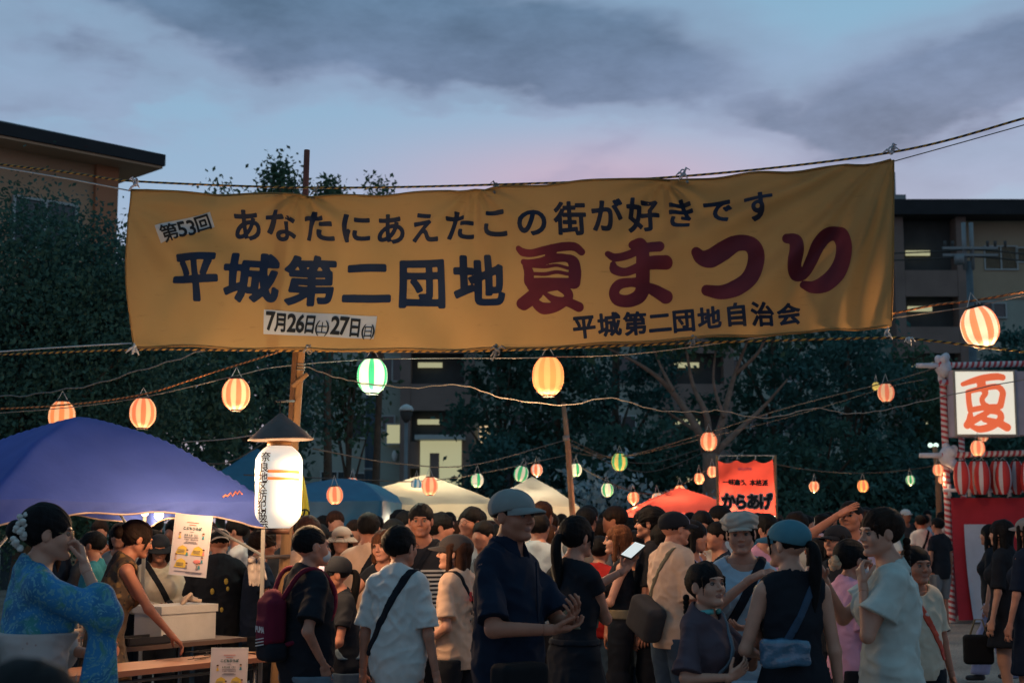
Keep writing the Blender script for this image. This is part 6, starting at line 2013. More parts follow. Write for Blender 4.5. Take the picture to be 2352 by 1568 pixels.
def poster(label, u, v, D, w, h, rz, tiltdeg, seed=0):
    p = P(u, v, D); t = thing('poster', label, 'poster', tuple(p), rz, 'laminated event posters'); t.rotation_euler = (0, R(tiltdeg), rz)
    pm = mat('poster_paper', (.50, .43, .45), .35, .05, 4, spec=.5)
    MB().box((0, 0, 0), (w, .003, h)).build('paper', pm, t)
    gl = mat('plastic_sleeve', (.5, .48, .5), .2, .05, 4)
    m = MB()
    for sg in (-1, 1): m.box((sg * (w / 2 + .004), 0, 0), (.006, .005, h + .012)); m.box((0, 0, sg * (h / 2 + .003)), (w, .005, .006))
    m.build('sleeve_edge', gl, t)
    ink = mat('green_ink', (.04, .09, .09), .7, .1, 5); yel = mat('yellow_ink', (.55, .36, .06), .7, .1, 5); org = mat('orange_ink', (.55, .13, .06), .7, .1, 5); pk = mat('pink_ink', (.55, .17, .16), .7, .1, 5); fl = mat('flesh_ink', (.5, .30, .22), .7, .1, 5); tl = mat('teal_ink', (.05, .20, .25), .7, .1, 5); gy = mat('grey_ink', (.20, .17, .17), .7, .1, 5)
    def tx(s_, x, z, em, m_, bold=.02, gap=1.0):
        for i, c in enumerate(s_):
            v_, f = text_mesh([(c, 0, 0, em, 0, bold)], n=26)
            if len(v_): mesh_obj('letter', np.stack([v_[:, 0] + x + (i - (len(s_) - 1) / 2) * em * gap, np.full(len(v_), -.0035), -v_[:, 1] + z], 1), f, m_, t)
    tx('こどもひろば', .0, h * .285, w * .088, ink, .05)
    tx('８月９日（土）', .0, h * .17, w * .062, ink, .03)
    tx('平城第二団地集会所', .0, h * .10, w * .045, gy, .02)
    q = 0
    for x, z, ww in ((0, .385, .34), (0, .345, .2), (0, .225, .1), (0, .135, .4), (0, .06, .3), (0, .04, .4), (-.24, -.44, .3), (.16, -.44, .5), (.16, -.46, .45)):
        MB().box((x * w, -.003, z * h), (ww * w, .001, h * .008)).build('print_line', org if z > .3 else gy, t)
    for x, z in ((-.22, -.08), (.22, -.08), (-.22, -.30)):
        P2 = [(-.19, -.10), (.19, -.10), (.12, .05), (0, .10), (-.12, .05)]
        MB().add([(x * w + a * w, -.0035, z * h + b * h * .8) for a, b in P2], [(0, 1, 2, 3, 4)]).build('yellow_house', yel, t)
        for r_ in range(3): MB().box((x * w - .03 * w, -.0045, (z + .0 - .022 * r_) * h), (.2 * w, .001, h * .006)).build('print_line', gy, t)
    MB().lathe((.24 * w, 0, 0), [(0, 0)], 3) if False else None
    for x, z, cm in ((-.33, .16, yel), (.33, .17, tl), (-.08, -.12, tl), (.38, -.10, pk), (-.38, -.20, fl), (.36, -.23, tl), (-.06, -.34, gy), (.30, -.33, tl), (.24, -.34, gy)):
        MB().ball((x * w, -.003, z * h + .012 * w / .3), (.034 * w, .001, .036 * w), 8).build('drawn_face', fl, t)
        MB().ball((x * w, -.0032, z * h + .020 * w / .3), (.036 * w, .0012, .022 * w), 8).build('drawn_hair', mat('hair_ink', (.06, .03, .02), .7, .1, 5), t)
        MB().add([(x * w - .02 * w, -.0038, z * h), (x * w + .02 * w, -.0038, z * h), (x * w + .035 * w, -.0038, z * h - .085 * w), (x * w - .035 * w, -.0038, z * h - .085 * w)], [(0, 3, 2, 1)]).build('drawn_clothes', cm, t)
    MB().ball((.24 * w, -.003, -.265 * h), (.12 * w, .001, .06 * w), 12).build('pink_bubble', pk, t)
    return t
poster('laminated children event poster hanging from the canopy edge', 438, 1252, 8.75, 82 * 8.75 / FPX, 134 * 8.75 / FPX, R(-4), 5.0)
poster('laminated children event poster hanging over the brown table edge', 525, 1553, 8.72, 78 * 8.72 / FPX, 124 * 8.72 / FPX, R(20), 1.5)
MB_ = MB()
def local(x, y, z=0):
    q = Vector((x, y, 0)); q.rotate(Matrix.Rotation(TA, 3, 'Z')); return (TC.x + q.x, TC.y + q.y, z)
def boxes():
    t = thing('foam_box', 'white foam cooler box with a dark strap on the back table', 'cooler box', local(.74, .88, .815), TA)
    wf = mat('white_foam', (.48, .46, .44), .7, .06, 10, .15, 80)
    MB().box((0, 0, .09), (.46, .28, .18)).build('box_body', wf, t); MB().box((0, 0, .205), (.48, .30, .05)).build('lid', wf, t)
    m = MB(); m.tube(spath([(-.08, -.06, .235), (-.02, -.08, .30), (.04, -.02, .26), (.10, -.05, .25)], None, 6), .012, 8); m.tube(spath([(.0, .02, .24), (.06, .05, .27), (.12, .02, .25)], None, 6), .018, 8)
    o = m.build('coiled_flex', mat('beige_plug', (.45, .33, .25), .6, .1, 8), None, True); o.location = local(.80, .86, .815); o.rotation_euler.z = TA; tag(o, 'beige coiled power cord and plug on the foam box', 'power cord')
    b = thing('plastic_basket', 'pale plastic shopping basket with pierced sides under the bent arm', 'basket', local(.02, .90, .815), TA)
    bm_ = mat('cream_plastic', (.55, .42, .32), .5, .06, 6)
    bot = MB().box((0, 0, .01), (.36, .26, .012)).build('bottom', bm_, b)
    for sy in (-1, 1):
        for i in range(15): MB().bar(((i / 14 - .5) * .36, sy * .13, .02), ((i / 14 - .5) * .42, sy * .16, .22), .008, .005).build('slat', bm_, b)
    for sx in (-1, 1):
        for i in range(10): MB().bar((sx * .18, (i / 9 - .5) * .26, .02), (sx * .21, (i / 9 - .5) * .32, .22), .008, .005).build('slat', bm_, b)
    for z, w_, d_ in ((.07, .37, .275), (.12, .385, .29), (.17, .40, .305), (.225, .43, .33)):
        m = MB(); m.box((0, d_ / 2, z), (w_, .008, .014 if z < .2 else .03)); m.box((0, -d_ / 2, z), (w_, .008, .014 if z < .2 else .03)); m.box((w_ / 2, 0, z), (.008, d_, .014 if z < .2 else .03)); m.box((-w_ / 2, 0, z), (.008, d_, .014 if z < .2 else .03)); m.build('band', bm_, b)
    d = thing('tray', 'dark shallow tray beside the plastic basket', 'tray', local(.36, .76, .815), TA)
    MB().box((0, 0, .012), (.34, .2, .02)).build('base', mat('dark_tray', (.02, .02, .025), .5, .1, 6), d)
    m = MB()
    for sg in (-1, 1): m.box((sg * .17, 0, .03), (.01, .2, .04)); m.box((0, sg * .1, .03), (.33, .01, .04))
    m.build('rim', mat('dark_tray', (.02, .02, .025), .5, .1, 6), d)
    c = thing('wooden_rule', 'short upright wooden stick on a foot on the brown table', 'stick', local(.86, .14, .752), TA)
    MB().box((0, 0, .10), (.03, .012, .20)).build('stick', WOOD, c); MB().box((0, 0, .008), (.09, .07, .016)).build('foot', WOOD, c)
    m = MB(); rs = random.Random(4)
    for i in range(14): m.tube([(rs.uniform(-.1, .1), rs.uniform(-.04, .04), .01 + i * .004), (rs.uniform(-.1, .1) + .06, rs.uniform(-.04, .04), .012 + i * .004)], .0022, 5)
    o = m.build('cable_pile', mat('black_wire', (.02, .02, .022), .5, .1, 6), None, True); o.location = local(.30, .12, .752); o.rotation_euler.z = TA; tag(o, 'small heap of thin dark wires on the brown table', 'wires', kind='stuff')
    m = MB(); m.tube(spath([(-.25, 0, .006), (-.1, .04, .01), (0, -.03, .006), (.12, .03, .012), (.3, -.02, .006), (.46, .01, .006)], None, 6), .006, 6)
    o = m.build('straw_rope', mat('straw', (.35, .22, .14), .8, .2, 30), None, True); o.location = local(.62, .18, .752); o.rotation_euler.z = TA; tag(o, 'pale straw cord lying along the right end of the brown table', 'cord')
boxes()
# ================================================================ the crowd
def stripes_mat():
    m = bpy.data.materials.new('striped_jersey'); m.use_nodes = True
    nt = m.node_tree; N, L = nt.nodes, nt.links; b = N['Principled BSDF']; b.inputs['Roughness'].default_value = .9
    tc = N.new('ShaderNodeTexCoord'); sp = N.new('ShaderNodeSeparateXYZ'); L.new(tc.outputs['Object'], sp.inputs[0])
    def M(op, a, bb):
        q = N.new('ShaderNodeMath'); q.operation = op
        for i, x in enumerate((a, bb)):
            if isinstance(x, (int, float)): q.inputs[i].default_value = x
            else: L.new(x, q.inputs[i])
        return q.outputs[0]
    f = M('GREATER_THAN', M('FRACT', M('MULTIPLY', sp.outputs[2], 34), 0), .52)
    lim = M('LESS_THAN', sp.outputs[2], 1.27)
    mx = N.new('ShaderNodeMixRGB'); L.new(M('MULTIPLY', f, lim), mx.inputs[0]); mx.inputs[1].default_value = (.012, .012, .018, 1); mx.inputs[2].default_value = (.5, .48, .45, 1)
    L.new(mx.outputs[0], b.inputs['Base Color'])
    return m
SPECIAL['stripes'] = stripes_mat()
def print_mat(name, base, cols, scale, thr, seed=0.0, warp=1.0, vor=True):
    """flat printed flowers or leaves on cloth"""
    m = bpy.data.materials.new(name); m.use_nodes = True
    nt = m.node_tree; N, L = nt.nodes, nt.links; b = N['Principled BSDF']; b.inputs['Roughness'].default_value = .85
    tc = N.new('ShaderNodeTexCoord'); mp = N.new('ShaderNodeMapping'); mp.inputs['Location'].default_value = (seed, seed * 2, seed); L.new(tc.outputs['Object'], mp.inputs[0])
    cur = None
    prev = (*base, 1)
    nz = N.new('ShaderNodeTexNoise'); nz.inputs['Scale'].default_value = 5; nz.inputs['Detail'].default_value = 5; L.new(mp.outputs[0], nz.inputs[0])
    for i, (c, sc, t0) in enumerate(cols):
        v = N.new('ShaderNodeTexVoronoi' if i % 2 == 0 else 'ShaderNodeTexNoise'); v.inputs['Scale'].default_value = sc
        ad = N.new('ShaderNodeVectorMath'); ad.operation = 'MULTIPLY_ADD'; L.new(nz.outputs[1], ad.inputs[0]); ad.inputs[1].default_value = (.12 * warp,) * 3; L.new(mp.outputs[0], ad.inputs[2])
        L.new(ad.outputs[0], v.inputs[0])
        r = N.new('ShaderNodeMapRange'); L.new(v.outputs[0], r.inputs[0])
        if i % 2 == 0: r.inputs[1].default_value, r.inputs[2].default_value = t0, t0 * .6
        else: r.inputs[1].default_value, r.inputs[2].default_value = t0, t0 + .08
        mx = N.new('ShaderNodeMixRGB'); L.new(r.outputs[0], mx.inputs[0])
        if cur is None: mx.inputs[1].default_value = prev
        else: L.new(cur, mx.inputs[1])
        mx.inputs[2].default_value = (*c, 1); cur = mx.outputs[0]
    L.new(cur, b.inputs['Base Color'])
    return m
SPECIAL['yukata'] = print_mat('yukata_print', (.015, .12, .27), [((.03, .20, .22), 7, .50), ((.02, .17, .38), 5, .48), ((.10, .27, .34), 22, .30), ((.06, .22, .20), 12, .56), ((.14, .32, .40), 48, .26), ((.09, .26, .34), 60, .55)], 1, 1, 0, 2.5)
SPECIAL['brownprint'] = print_mat('brown_print', (.06, .035, .02), [((.20, .11, .035), 16, .35), ((.13, .06, .02), 12, .56), ((.01, .01, .01), 22, .25)], 1, 1, 3)
SPECIAL['brownskirt'] = print_mat('brown_skirt_print', (.28, .17, .05), [((.05, .03, .02), 14, .30), ((.16, .09, .03), 11, .58)], 1, 1, 5)
SPECIAL['redprint'] = print_mat('red_floral', (.5, .06, .03), [((.5, .4, .36), 18, .3), ((.4, .03, .02), 12, .58)], 1, 1, 5)
SPECIAL['obi'] = print_mat('obi_cloth', (.40, .34, .33), [((.30, .20, .20), 30, .18), ((.45, .38, .36), 7, .55)], 1, 1, 2)

PCOUNT = []
def pp(label, u, ytop, D, yaw, hat=None, H=None, du=0, fix=False, **kw):
    """person whose head top is seen at (u, ytop) from distance D"""
    if fix: pass
    elif 3 < D < 9: D *= 1.24
    elif 9 <= D < 11: D += 1.3
    q = P(u, ytop, D)
    hh = q.z - (.022 if hat else .008)
    if H is None: H = hh / 1.0
    i = person(label, (P(u + du, ytop, D).x, D, 0), yaw, H, hat=hat, seed=len(PCOUNT) + 1, **kw)
    PCOUNT.append(i)
    return i
def T(col, **k): return dict(type=k.pop('type', 'tee'), col=col, **k)
def Bt(col, type='pants', **k): return dict(type=type, col=col, **k)
BRH = (.075, .03, .018); DKB = (.03, .016, .012)
def add_on(info, name, mb, m, smooth=True, parent=None):
    return mb.build(name, m, parent or info['root'], smooth)

# ---- nearest people
a = pp('woman in blue floral yukata with white obi and flowers in her bun, far left', 80, 1164, 4.75, -62, sex='f', lod=3, arms=((.10, .20, 1.47), 'down') and (((.085, .17, 1.47), (.55, .35, -1), (-.4, .0, .9), (-.2, -1, 0), .9), 'belly'), head=(-14, -3, 0),
       top=T('yukata', type='yukata', sleeve=1.3, hem=.10, loose=.026, neck=.070, skirt=2, flare=.06, fold=.010), hair='bun', skin='pale', extras=[('band', .99, 1.19, 'obi', .020, 'obi')], lean=3, build=1.05)
m = MB(); s = a['s']; rs = random.Random(3)
for i in range(26):
    c = a['hd']((.045 + rs.uniform(-.02, .03), -.095 + rs.uniform(-.025, .02) - .001 * i, .075 - i * .0058))
    m.ball(tuple(c), (.014, .014, .012), 8)
add_on(a, 'hair_flowers', m, mat('white_blossom', (.50, .50, .48), .8, .15, 30))
f = Field((-.22, -.34, 1.0), (.22, -.04, 1.30), .008)
for sd in (-1, 1):
    f.prim(ell((sd * .085, -.19, 1.125), (.085, .035, .055), rotm('Y', sd * 18)), .02); f.prim(cone((sd * .02, -.18, 1.12), (sd * .10, -.17, 1.03), .03, .045, (np.array([0, 1., 0]), 2)), .02)
f.prim(ell((0, -.20, 1.125), (.03, .045, .04)), .01)
f.F = (f.F + folds(f.F, f.grid(), 3, .006)).astype(np.float32)
v, q = f.mesh(); mesh_obj('obi_bow', v * s, q, CL('obi'), a['root'], True)
m = MB(); 
m.tube([a['hd']((sd_ * .012, .100, .006)) for sd_ in (-1, 1)], .0012, 5)
for sd_ in (-1, 1):
    m.tube([a['hd']((sd_ * .031 + .02 * math.cos(t), .100, .003 + .017 * math.sin(t))) for t in np.linspace(0, 6.28, 14)], .0012, 5)
    m.tube([a['hd']((sd_ * .051, .098, .006)), a['hd']((sd_ * .078, .0, .008))], .0012, 5)
add_on(a, 'glasses', m, mat('gold_frame', (.30, .20, .10), .3, .1, 5, metal=.8))

pp('dark blurred head of someone very close at the bottom left corner', 60, 1538, 1.62, 10, lod=2, sex='m', arms=('down', 'down'), top=T('black'), bottom=Bt('black'), hair='short', skin='tan')

q_ = pp('man in flat cap and dark navy shirt, hands together, standing nearest in the centre', 1187, 1120, 5.2, -122, hat=('cap', 'greycap'), lod=3, sex='m', arms=(((.10, .27, 1.12), (.8, -.4, -.5), (-.9, .5, .05), (0, -.3, 1), .5), ((.0, .30, 1.15), (.8, -.3, -.6), (-.4, .6, .75), (0, -.6, .4), .6)),
        head=(-10, -2, 0), top=T('navy', type='shirt', hem=.76, sleeve=.86, loose=.040, sr=.034, neck=.070, fold=.010), bottom=Bt('black', loose=.03), hair='short', skin='tan', build=1.0, du=-18)
s = q_['s']
m = MB(); m.tube([q_['tor']((0, .150 - .01 * abs(i - 4) / 4, 1.40 - i * .07)) for i in range(9)], .004, 5); add_on(q_, 'button_placket', m, CL('navy'))
f = Field((-.05, .02, .72), (.36, .34, 1.05), .009); f.prim(rbox((.17, .16, .88), (.09, .035, .075), .03, rotm('Z', -20)), 0); v, qq = f.mesh(); mesh_obj('waist_bag', v * s, qq, CL('bagblack'), q_['root'], True)

pp('boy with short black hair and glasses in white t-shirt with black strap, seen from behind', 926, 1214, 6.3, -22, lod=3, sex='m', arms=('down', 'down'), head=(-14, 0, 0), top=T('white', hem=.74, sleeve=.84, loose=.040, sr=.038, fold=.012, neck=.066), bottom=Bt('denim', 'pants'),
   hair='short', skin='mid', glasses=True, extras=[('strap', 1, 'black', .045)], child=True, build=.92, du=-10)
b = pp('sturdy crew-cut boy with face mask, black t-shirt and red backpack, hand in pocket', 722, 1213, 6.4, -58, lod=3, sex='m', arms=('pocket', 'down'), head=(-6, -2, 0), top=T('black', hem=.78, sleeve=.78, loose=.036, sr=.03, fold=.008), bottom=Bt('bluegrey', 'pants', loose=.035), hair='crew', skin='mid', mask=True, child=True, build=1.20, du=-14)
s = b['s']
f = Field((-.30, -.44, .82), (.30, -.04, 1.44), .009)
f.prim(rbox((0, -.225, 1.17), (.062, .022, .095), .042), 0); f.prim(rbox((0, -.258, 1.11), (.050, .010, .05), .028), .02); f.prim(ell((0, -.22, 1.31), (.078, .050, .045)), .03)
v, q = f.mesh(); bp_ = mesh_obj('backpack', v * s, q, CL('maroon'), b['root'], True)
f = Field((-.30, -.44, .85), (.30, -.04, 1.12), .009); f.prim(rbox((0, -.22, .99), (.07, .03, .02), .038), 0); v, q = f.mesh(); mesh_obj('backpack_base', v * s, q, CL('black'), bp_, True)
for sd in (-1, 1):
    m = MB(); m.tube(spath([(sd * .07 * s, -.20 * s, 1.28 * s), (sd * .135 * s, -.10 * s, 1.45 * s), (sd * .135 * s, .02 * s, 1.455 * s), (sd * .135 * s, .115 * s, 1.34 * s), (sd * .15 * s, .10 * s, 1.20 * s), (sd * .17 * s, .0, 1.10 * s), (sd * .07 * s, -.19 * s, 1.02 * s)], None, 5), .016 * s, 6); m.build('shoulder_strap', CL('maroon'), bp_, True)
ww = mat('white_print', (.55, .52, .52), .7, .05, 6)
for i, c in enumerate('PUMA'):
    v, ff = text_mesh([(c, 0, 0, .048, 0, .05)], n=32)
    mesh_obj('letter', np.stack([(v[:, 0] - .050 + i * .034) * s * 1.0, np.full(len(v), -.300) * s, (-v[:, 1] + 1.12) * s], 1), ff, ww, bp_)
m = MB()
for k in range(3): m.box((.0, -.298 * s, (1.065 - k * .018) * s), (.12 * s, .004, .006 * s), rot=rotm('Y', -8))
m.build('white_stripes', ww, bp_)

g = pp('girl with black braid and teal neck ring in dark brown dress looking up', 1613, 1300, 5.35, -128, lod=3, sex='f', arms=((( .12, .22, 1.12), (.6, -.3, -.7), (-.2, .5, .8), (-.3, -1, 0), .6), ((.12, .27, 1.33), (.5, 0, -.9), (-.2, .1, 1), (0, -1, .1), .95)), head=(-20, 8, 0), top=T('plum', hem=.55, sleeve=.9, loose=.045, sr=.04, skirt=2, flare=.08, type='dress', fold=.009),
       hair='braid', skin='pale', child=True, extras=[('braid_side', 1), ('strap', -1, 'bluegrey', .03)], du=6)
s = g['s']
for r0, zz, cc in ((.062, 1.475, 'teal'),):
    m = MB(); m.tube([tuple(g['tor']((.070 * math.sin(t), .006 + .068 * math.cos(t), 1.452 + .012 * math.cos(t)))) for t in np.linspace(.5, 5.8, 18)], .016 * s, 8); add_on(g, 'neck_ring', m, mat('pale_teal_ring', (.10, .38, .38), .4, .1, 6))
z_ = pp('woman in grey newsboy cap and light blue top talking, facing the camera', 1703, 1174, 6.2, 176, hat=('newsboy', 'beigehat'), lod=3, sex='f', arms=('down', ((-.02, .26, 1.33), (.7, 0, -.7), (-.9, .3, .2), (0, -.5, -.9), .5)) and (((-.02, .25, 1.36), (.7, .1, -.7), (-.8, .3, .25), (0, -.4, -.9), .55), 'belly'), head=(-6, -4, 4), top=T('skyblue', type='tee', hem=.74, sleeve=.95, loose=.035, sr=.04, neck=.086, fold=.010), bottom=Bt('skyblue', 'skirt', hem=.35, flare=.1),
        hair='tied', skin='mid', extras=[('strap', -1, 'black', .05)])
aa = pp('woman with blue cap and ponytail in black sleeveless dress, back to the camera', 1814, 1190, 5.25, 8, hat=('cap', 'bluecap'), lod=3, sex='f', arms=('down', ((.10, .22, 1.06), (.6, -.6, -.5), None, (-1, 0, 0), .5)), head=(38, -2, 0), top=T('black', type='dress', hem=.30, sleeve=0, loose=.018, skirt=2, flare=.17, fold=.006, neck=.085),
        hair='ponytail', skin='pale', extras=[('strap', 1, 'denim', .035)], build=1.02)
s = aa['s']
f = Field((-.30, -.28, .98), (.12, -.08, 1.24), .009); f.prim(rbox((-.09, -.165, 1.10), (.10, .012, .045), .022), 0); f.F = (f.F + folds(f.F, f.grid(), 5, .01)).astype(np.float32); v, q = f.mesh()
mesh_obj('clear_pouch', v * s, q, mat('clear_vinyl', (.05, .12, .20), .15, .3, 20, .3, 60, spec=.8), aa['root'], True)
bl = pp('woman in pale gathered blouse with braid down her back, hands raised', 2034, 1171, 5.4, 82, lod=3, sex='f', arms=(((.05, .30, 1.38), (.4, -.1, -1), (-.5, .5, .6), (-.2, -.3, -1), .8), ((.13, .13, 1.36), (.35, -.5, -1), (-.3, .2, .9), (-.3, -1, 0), 1.1)), head=(24, -4, 0), top=T('blouse', type='blouse', hem=.62, sleeve=.62, loose=.038, sr=.045, skirt=2, flare=.10, fold=.013, neck=.082),
        bottom=Bt('black', 'pants'), hair='braidbangs', hcol=(.035, .016, .010), skin='pale', extras=[('braid_side', -1)], build=1.05)
s = bl['s']
kn = pp('woman with ponytail in black dress holding up a phone, left of centre right', 1318, 1190, 6.3, -48, lod=3, sex='f', arms=('fold', ((.06, .47, 1.40), (.3, .2, -1), (.1, .5, .8), (-.6, -.6, 0), .45)), head=(-6, -4, 0), top=T('black', type='dress', hem=.22, sleeve=.30, loose=.020, sr=.012, skirt=1, flare=.20, fold=.006, neck=.076),
        hair='ponytail', skin='mid', build=1.05, extras=[('strap', -1, 'khaki', .035), ('band', 1.00, 1.03, 'black', .012)])
def phone_of(info, label, hi, m_scr, side=0):
    W, fd, pn, sd, cu = info['hands'][hi]
    s = info['s']; root = info['root']
    p = (W + fd * .10 + pn * .035) * s
    mw = root.matrix_basis if False else Matrix.LocRotScale(root.location, root.rotation_euler, (1, 1, 1))
    t = thing('phone', label, 'phone', tuple(mw @ Vector(p)))
    lg = np.array([.62, .62, .48]); lg /= np.linalg.norm(lg)
    nm = np.array([-.45, -.80, .35]); nm -= lg * (nm @ lg); nm /= np.linalg.norm(nm)
    Rw = np.stack([np.cross(nm, lg), nm, lg], 1)
    MB().box((0, 0, .03), (.074, .009, .150), rot=Rw).build('case', RING, t)
    MB().box(tuple(nm * .0058 + np.array([0, 0, .03])), (.068, .002, .142), rot=Rw).build('screen', m_scr, t)
phone_of(kn, 'bright phone held up by the ponytail woman in black', 1, emis('phone_screen', (.80, .86, .84), .75))
m = MB(); rs = random.Random(8)
for i in range(14): m.ball(tuple(kn['hd']((-.03 + rs.uniform(-.02, .02), -.118 + rs.uniform(-.01, .01), .035 - i * .008))), (.012, .012, .012), 7)
add_on(kn, 'hair_clip', m, mat('copper_clip', (.30, .15, .11), .4, .2, 20, metal=.4))

# ---- second row
sm = pp('man in black shirt with white stripes and strap, facing the camera', 968, 1160, 8.2, 172, lod=3, sex='m', arms=('belly', 'down'), head=(8, -3, 0), top=T('stripes', hem=.80, sleeve=.72, loose=.030, sr=.025), bottom=Bt('black', 'shorts', hem=.48, loose=.03), hair='short', skin='tan', extras=[('strap', -1, 'black', .04)])
pk = pp('kid in dark cap and cream t-shirt with red lettering on the back', 1050, 1227, 7.2, 62, hat=('cap', 'charcoal'), lod=3, sex='m', arms=('down', ((.18, .16, .98), (.3, -1, 0), None, (-1, 0, 0), .5)), head=(22, 0, 0), top=T('peach', hem=.80, sleeve=.78, loose=.034, sr=.03, fold=.009), bottom=Bt('black', 'pants'), hair='bob', hcol=BRH, skin='pale', child=True, extras=[('strap', -1, 'black', .03)])
SPECIAL['cream2'] = CL('cream')
s = pk['s']
for i, c in enumerate('SPIN'):
    v, ff = text_mesh([(c, 0, 0, .082, 0, .06)], n=30)
    mesh_obj('letter', np.stack([(v[:, 0] - .08 + i * .052) * s, np.full(len(v), -.158) * s, (-v[:, 1] + 1.30) * s], 1), ff, mat('red_print', (.45, .03, .03), .7, .1, 6), pk['root'])
rs = random.Random(2); m = MB()
for i in range(26): m.ball((rs.uniform(-.07, .07) * s, -.150 * s, (1.14 + rs.uniform(-.09, .09)) * s), (.012 * rs.uniform(.4, 1.6), .004, .010), 6)
add_on(pk, 'dark_print', m, mat('print_dark', (.08, .05, .04), .8, .4, 9))
ck = pp('girl in black and white cap and black t-shirt leaning before the white-shirt boy', 796, 1277, 7.1, 112, hat=('cap', 'black', 0, 'black', 'lilac'), lod=3, sex='f', arms=('belly', ((.16, .30, 1.0), (.5, -.4, -.8), (0, 1, .1), (0, 0, -1), .1)), head=(0, -6, 0), top=T('black', hem=.80, sleeve=.6), bottom=Bt('denim', 'pants', loose=.03), hair='ponytail', skin='tan', child=True, lean=6, extras=[('strap', 1, 'bluegrey', .03)])
pp('brown haired woman in black vest stretching out her bare arm', 886, 1222, 7.9, 172, lod=3, sex='f', arms=(((.42, .26, 1.24), (.2, -.2, -1), (.8, .4, -.2), (0, -1, 0), .35), 'down'), head=(-16, -2, 5), top=T('black', hem=.82, sleeve=.12, loose=.02), bottom=Bt('black'), hair='bob', hcol=(.12, .045, .022), skin='mid')
pp('man in pale pinkish t-shirt with black strap seen from behind', 846, 1180, 8.6, -12, lod=2, sex='m', top=T('peach', hem=.80, loose=.034, sleeve=.7), bottom=Bt('black'), hair='short', skin='tan', extras=[('strap', 1, 'black', .05)], head=(10, 0, 0))
pp('person with round brown bob seen from behind next to the pole', 708, 1189, 8.2, -5, lod=2, sex='f', top=T('peach', hem=.80, loose=.035), bottom=Bt('khaki'), hair='bob', hcol=(.055, .022, .018), skin='mid')
pp('person in beige bucket hat in the middle distance', 786, 1206, 11, 178, hat=('bucket', 'tan'), lod=2, sex='f', top=T('charcoal'), bottom=Bt('black'), hair='bob', skin='mid')
wp = pp('boy in black and white cap and peach t-shirt with dark shoulder bag and jeans', 1551, 1172, 7.7, -62, hat=('cap', 'black', 0, 'black', 'lilac'), lod=3, sex='m', arms=('relaxed', 'belly'), head=(-6, -3, 0), top=T('peach', hem=.80, sleeve=.86, loose=.046, sr=.045, fold=.012), bottom=Bt('denim', 'pants', loose=.034), hair='short', skin='mid', glasses=True, extras=[('strap', 1, 'khaki', .03)], du=-8)
s = wp['s']
f = Field((-.26, -.34, .80), (.24, -.06, 1.20), .010); f.prim(rbox((-.03, -.20, 1.0), (.10, .03, .08), .045, rotm('Y', 25)), 0); v, q = f.mesh(); mesh_obj('shoulder_bag', v * s, q, CL('charcoal'), wp['root'], True)
pp('young man in loose black t-shirt in profile before the red tent', 1498, 1169, 8.7, 78, lod=3, sex='m', arms=('down', 'down'), top=T('black', hem=.78, sleeve=.85, loose=.045, sr=.04), bottom=Bt('black', loose=.04), hair='fluffy', skin='mid')
pp('woman with long ginger hair, black top and black trousers', 1424, 1209, 8.6, 88, lod=3, sex='f', arms=('fold', 'belly'), top=T('black', hem=.92, sleeve=0, loose=.012), bottom=Bt('black', wide=.03), hair='longhair', hcol=(.20, .075, .035), skin='pale', extras=[('band', .98, 1.05, 'khaki', .012)])
ln_ = pp('masked woman in white lettered t-shirt behind the peach-shirted boy', 1612, 1176, 9.8, 178, lod=2, sex='f', arms=('chest', 'down'), top=T('white', hem=.82), bottom=Bt('denim'), hair='longhair', skin='mid', mask=True)
pp('woman with black hair in lilac t-shirt with bag strap', 1588, 1200, 9.0, -120, lod=2, sex='f', arms=('down', 'down'), top=T('lilac', hem=.84), bottom=Bt('black'), hair='bob', skin='mid', extras=[('strap', 1, 'black', .025)])
pp('man in white t-shirt shading his brow with a raised hand', 1954, 1152, 8.5, 148, lod=3, sex='m', arms=('brow', 'down'), head=(0, 4, 0), top=T('lilac', hem=.80), bottom=Bt('black'), hair='crew', skin='tan')
pp('person in black cap and dark top before the man shading his brow', 1924, 1203, 7.8, 130, hat=('cap', 'black'), lod=3, sex='f', arms=('down', 'fold'), top=T('black', hem=.80), bottom=Bt('black'), hair='bob', skin='mid')
pm_ = pp('girl in pink t-shirt with face mask, fluffy hair tie and black shorts', 1948, 1247, 6.7, -68, lod=3, sex='f', arms=('down', 'face'), head=(0, -4, 0), top=T('pink', hem=.82, sleeve=.80, loose=.036, sr=.035), bottom=Bt('black', 'shorts', hem=.52, loose=.04), hair='tied', skin='mid', child=True, mask=True)
m = MB(); rs = random.Random(6)
for i in range(12): m.ball(tuple(pm_['hd']((rs.uniform(-.03, .03), -.125 + rs.uniform(-.015, .015), -.03 + rs.uniform(-.035, .035)))), (.022, .022, .022), 8)
add_on(pm_, 'hair_scrunchie', m, mat('beige_fluff', (.50, .32, .20), .9, .2, 40))
pp('child in cream t-shirt and black trousers partly hidden behind the pale blouse', 2100, 1262, 6.7, 196, lod=3, sex='m', arms=('down', 'down'), top=T('cream', hem=.84, sleeve=.75, loose=.032), bottom=Bt('black', 'pants', loose=.03), hair='short', skin='tan', child=True, extras=[('strap', 1, 'redprint', .045)])

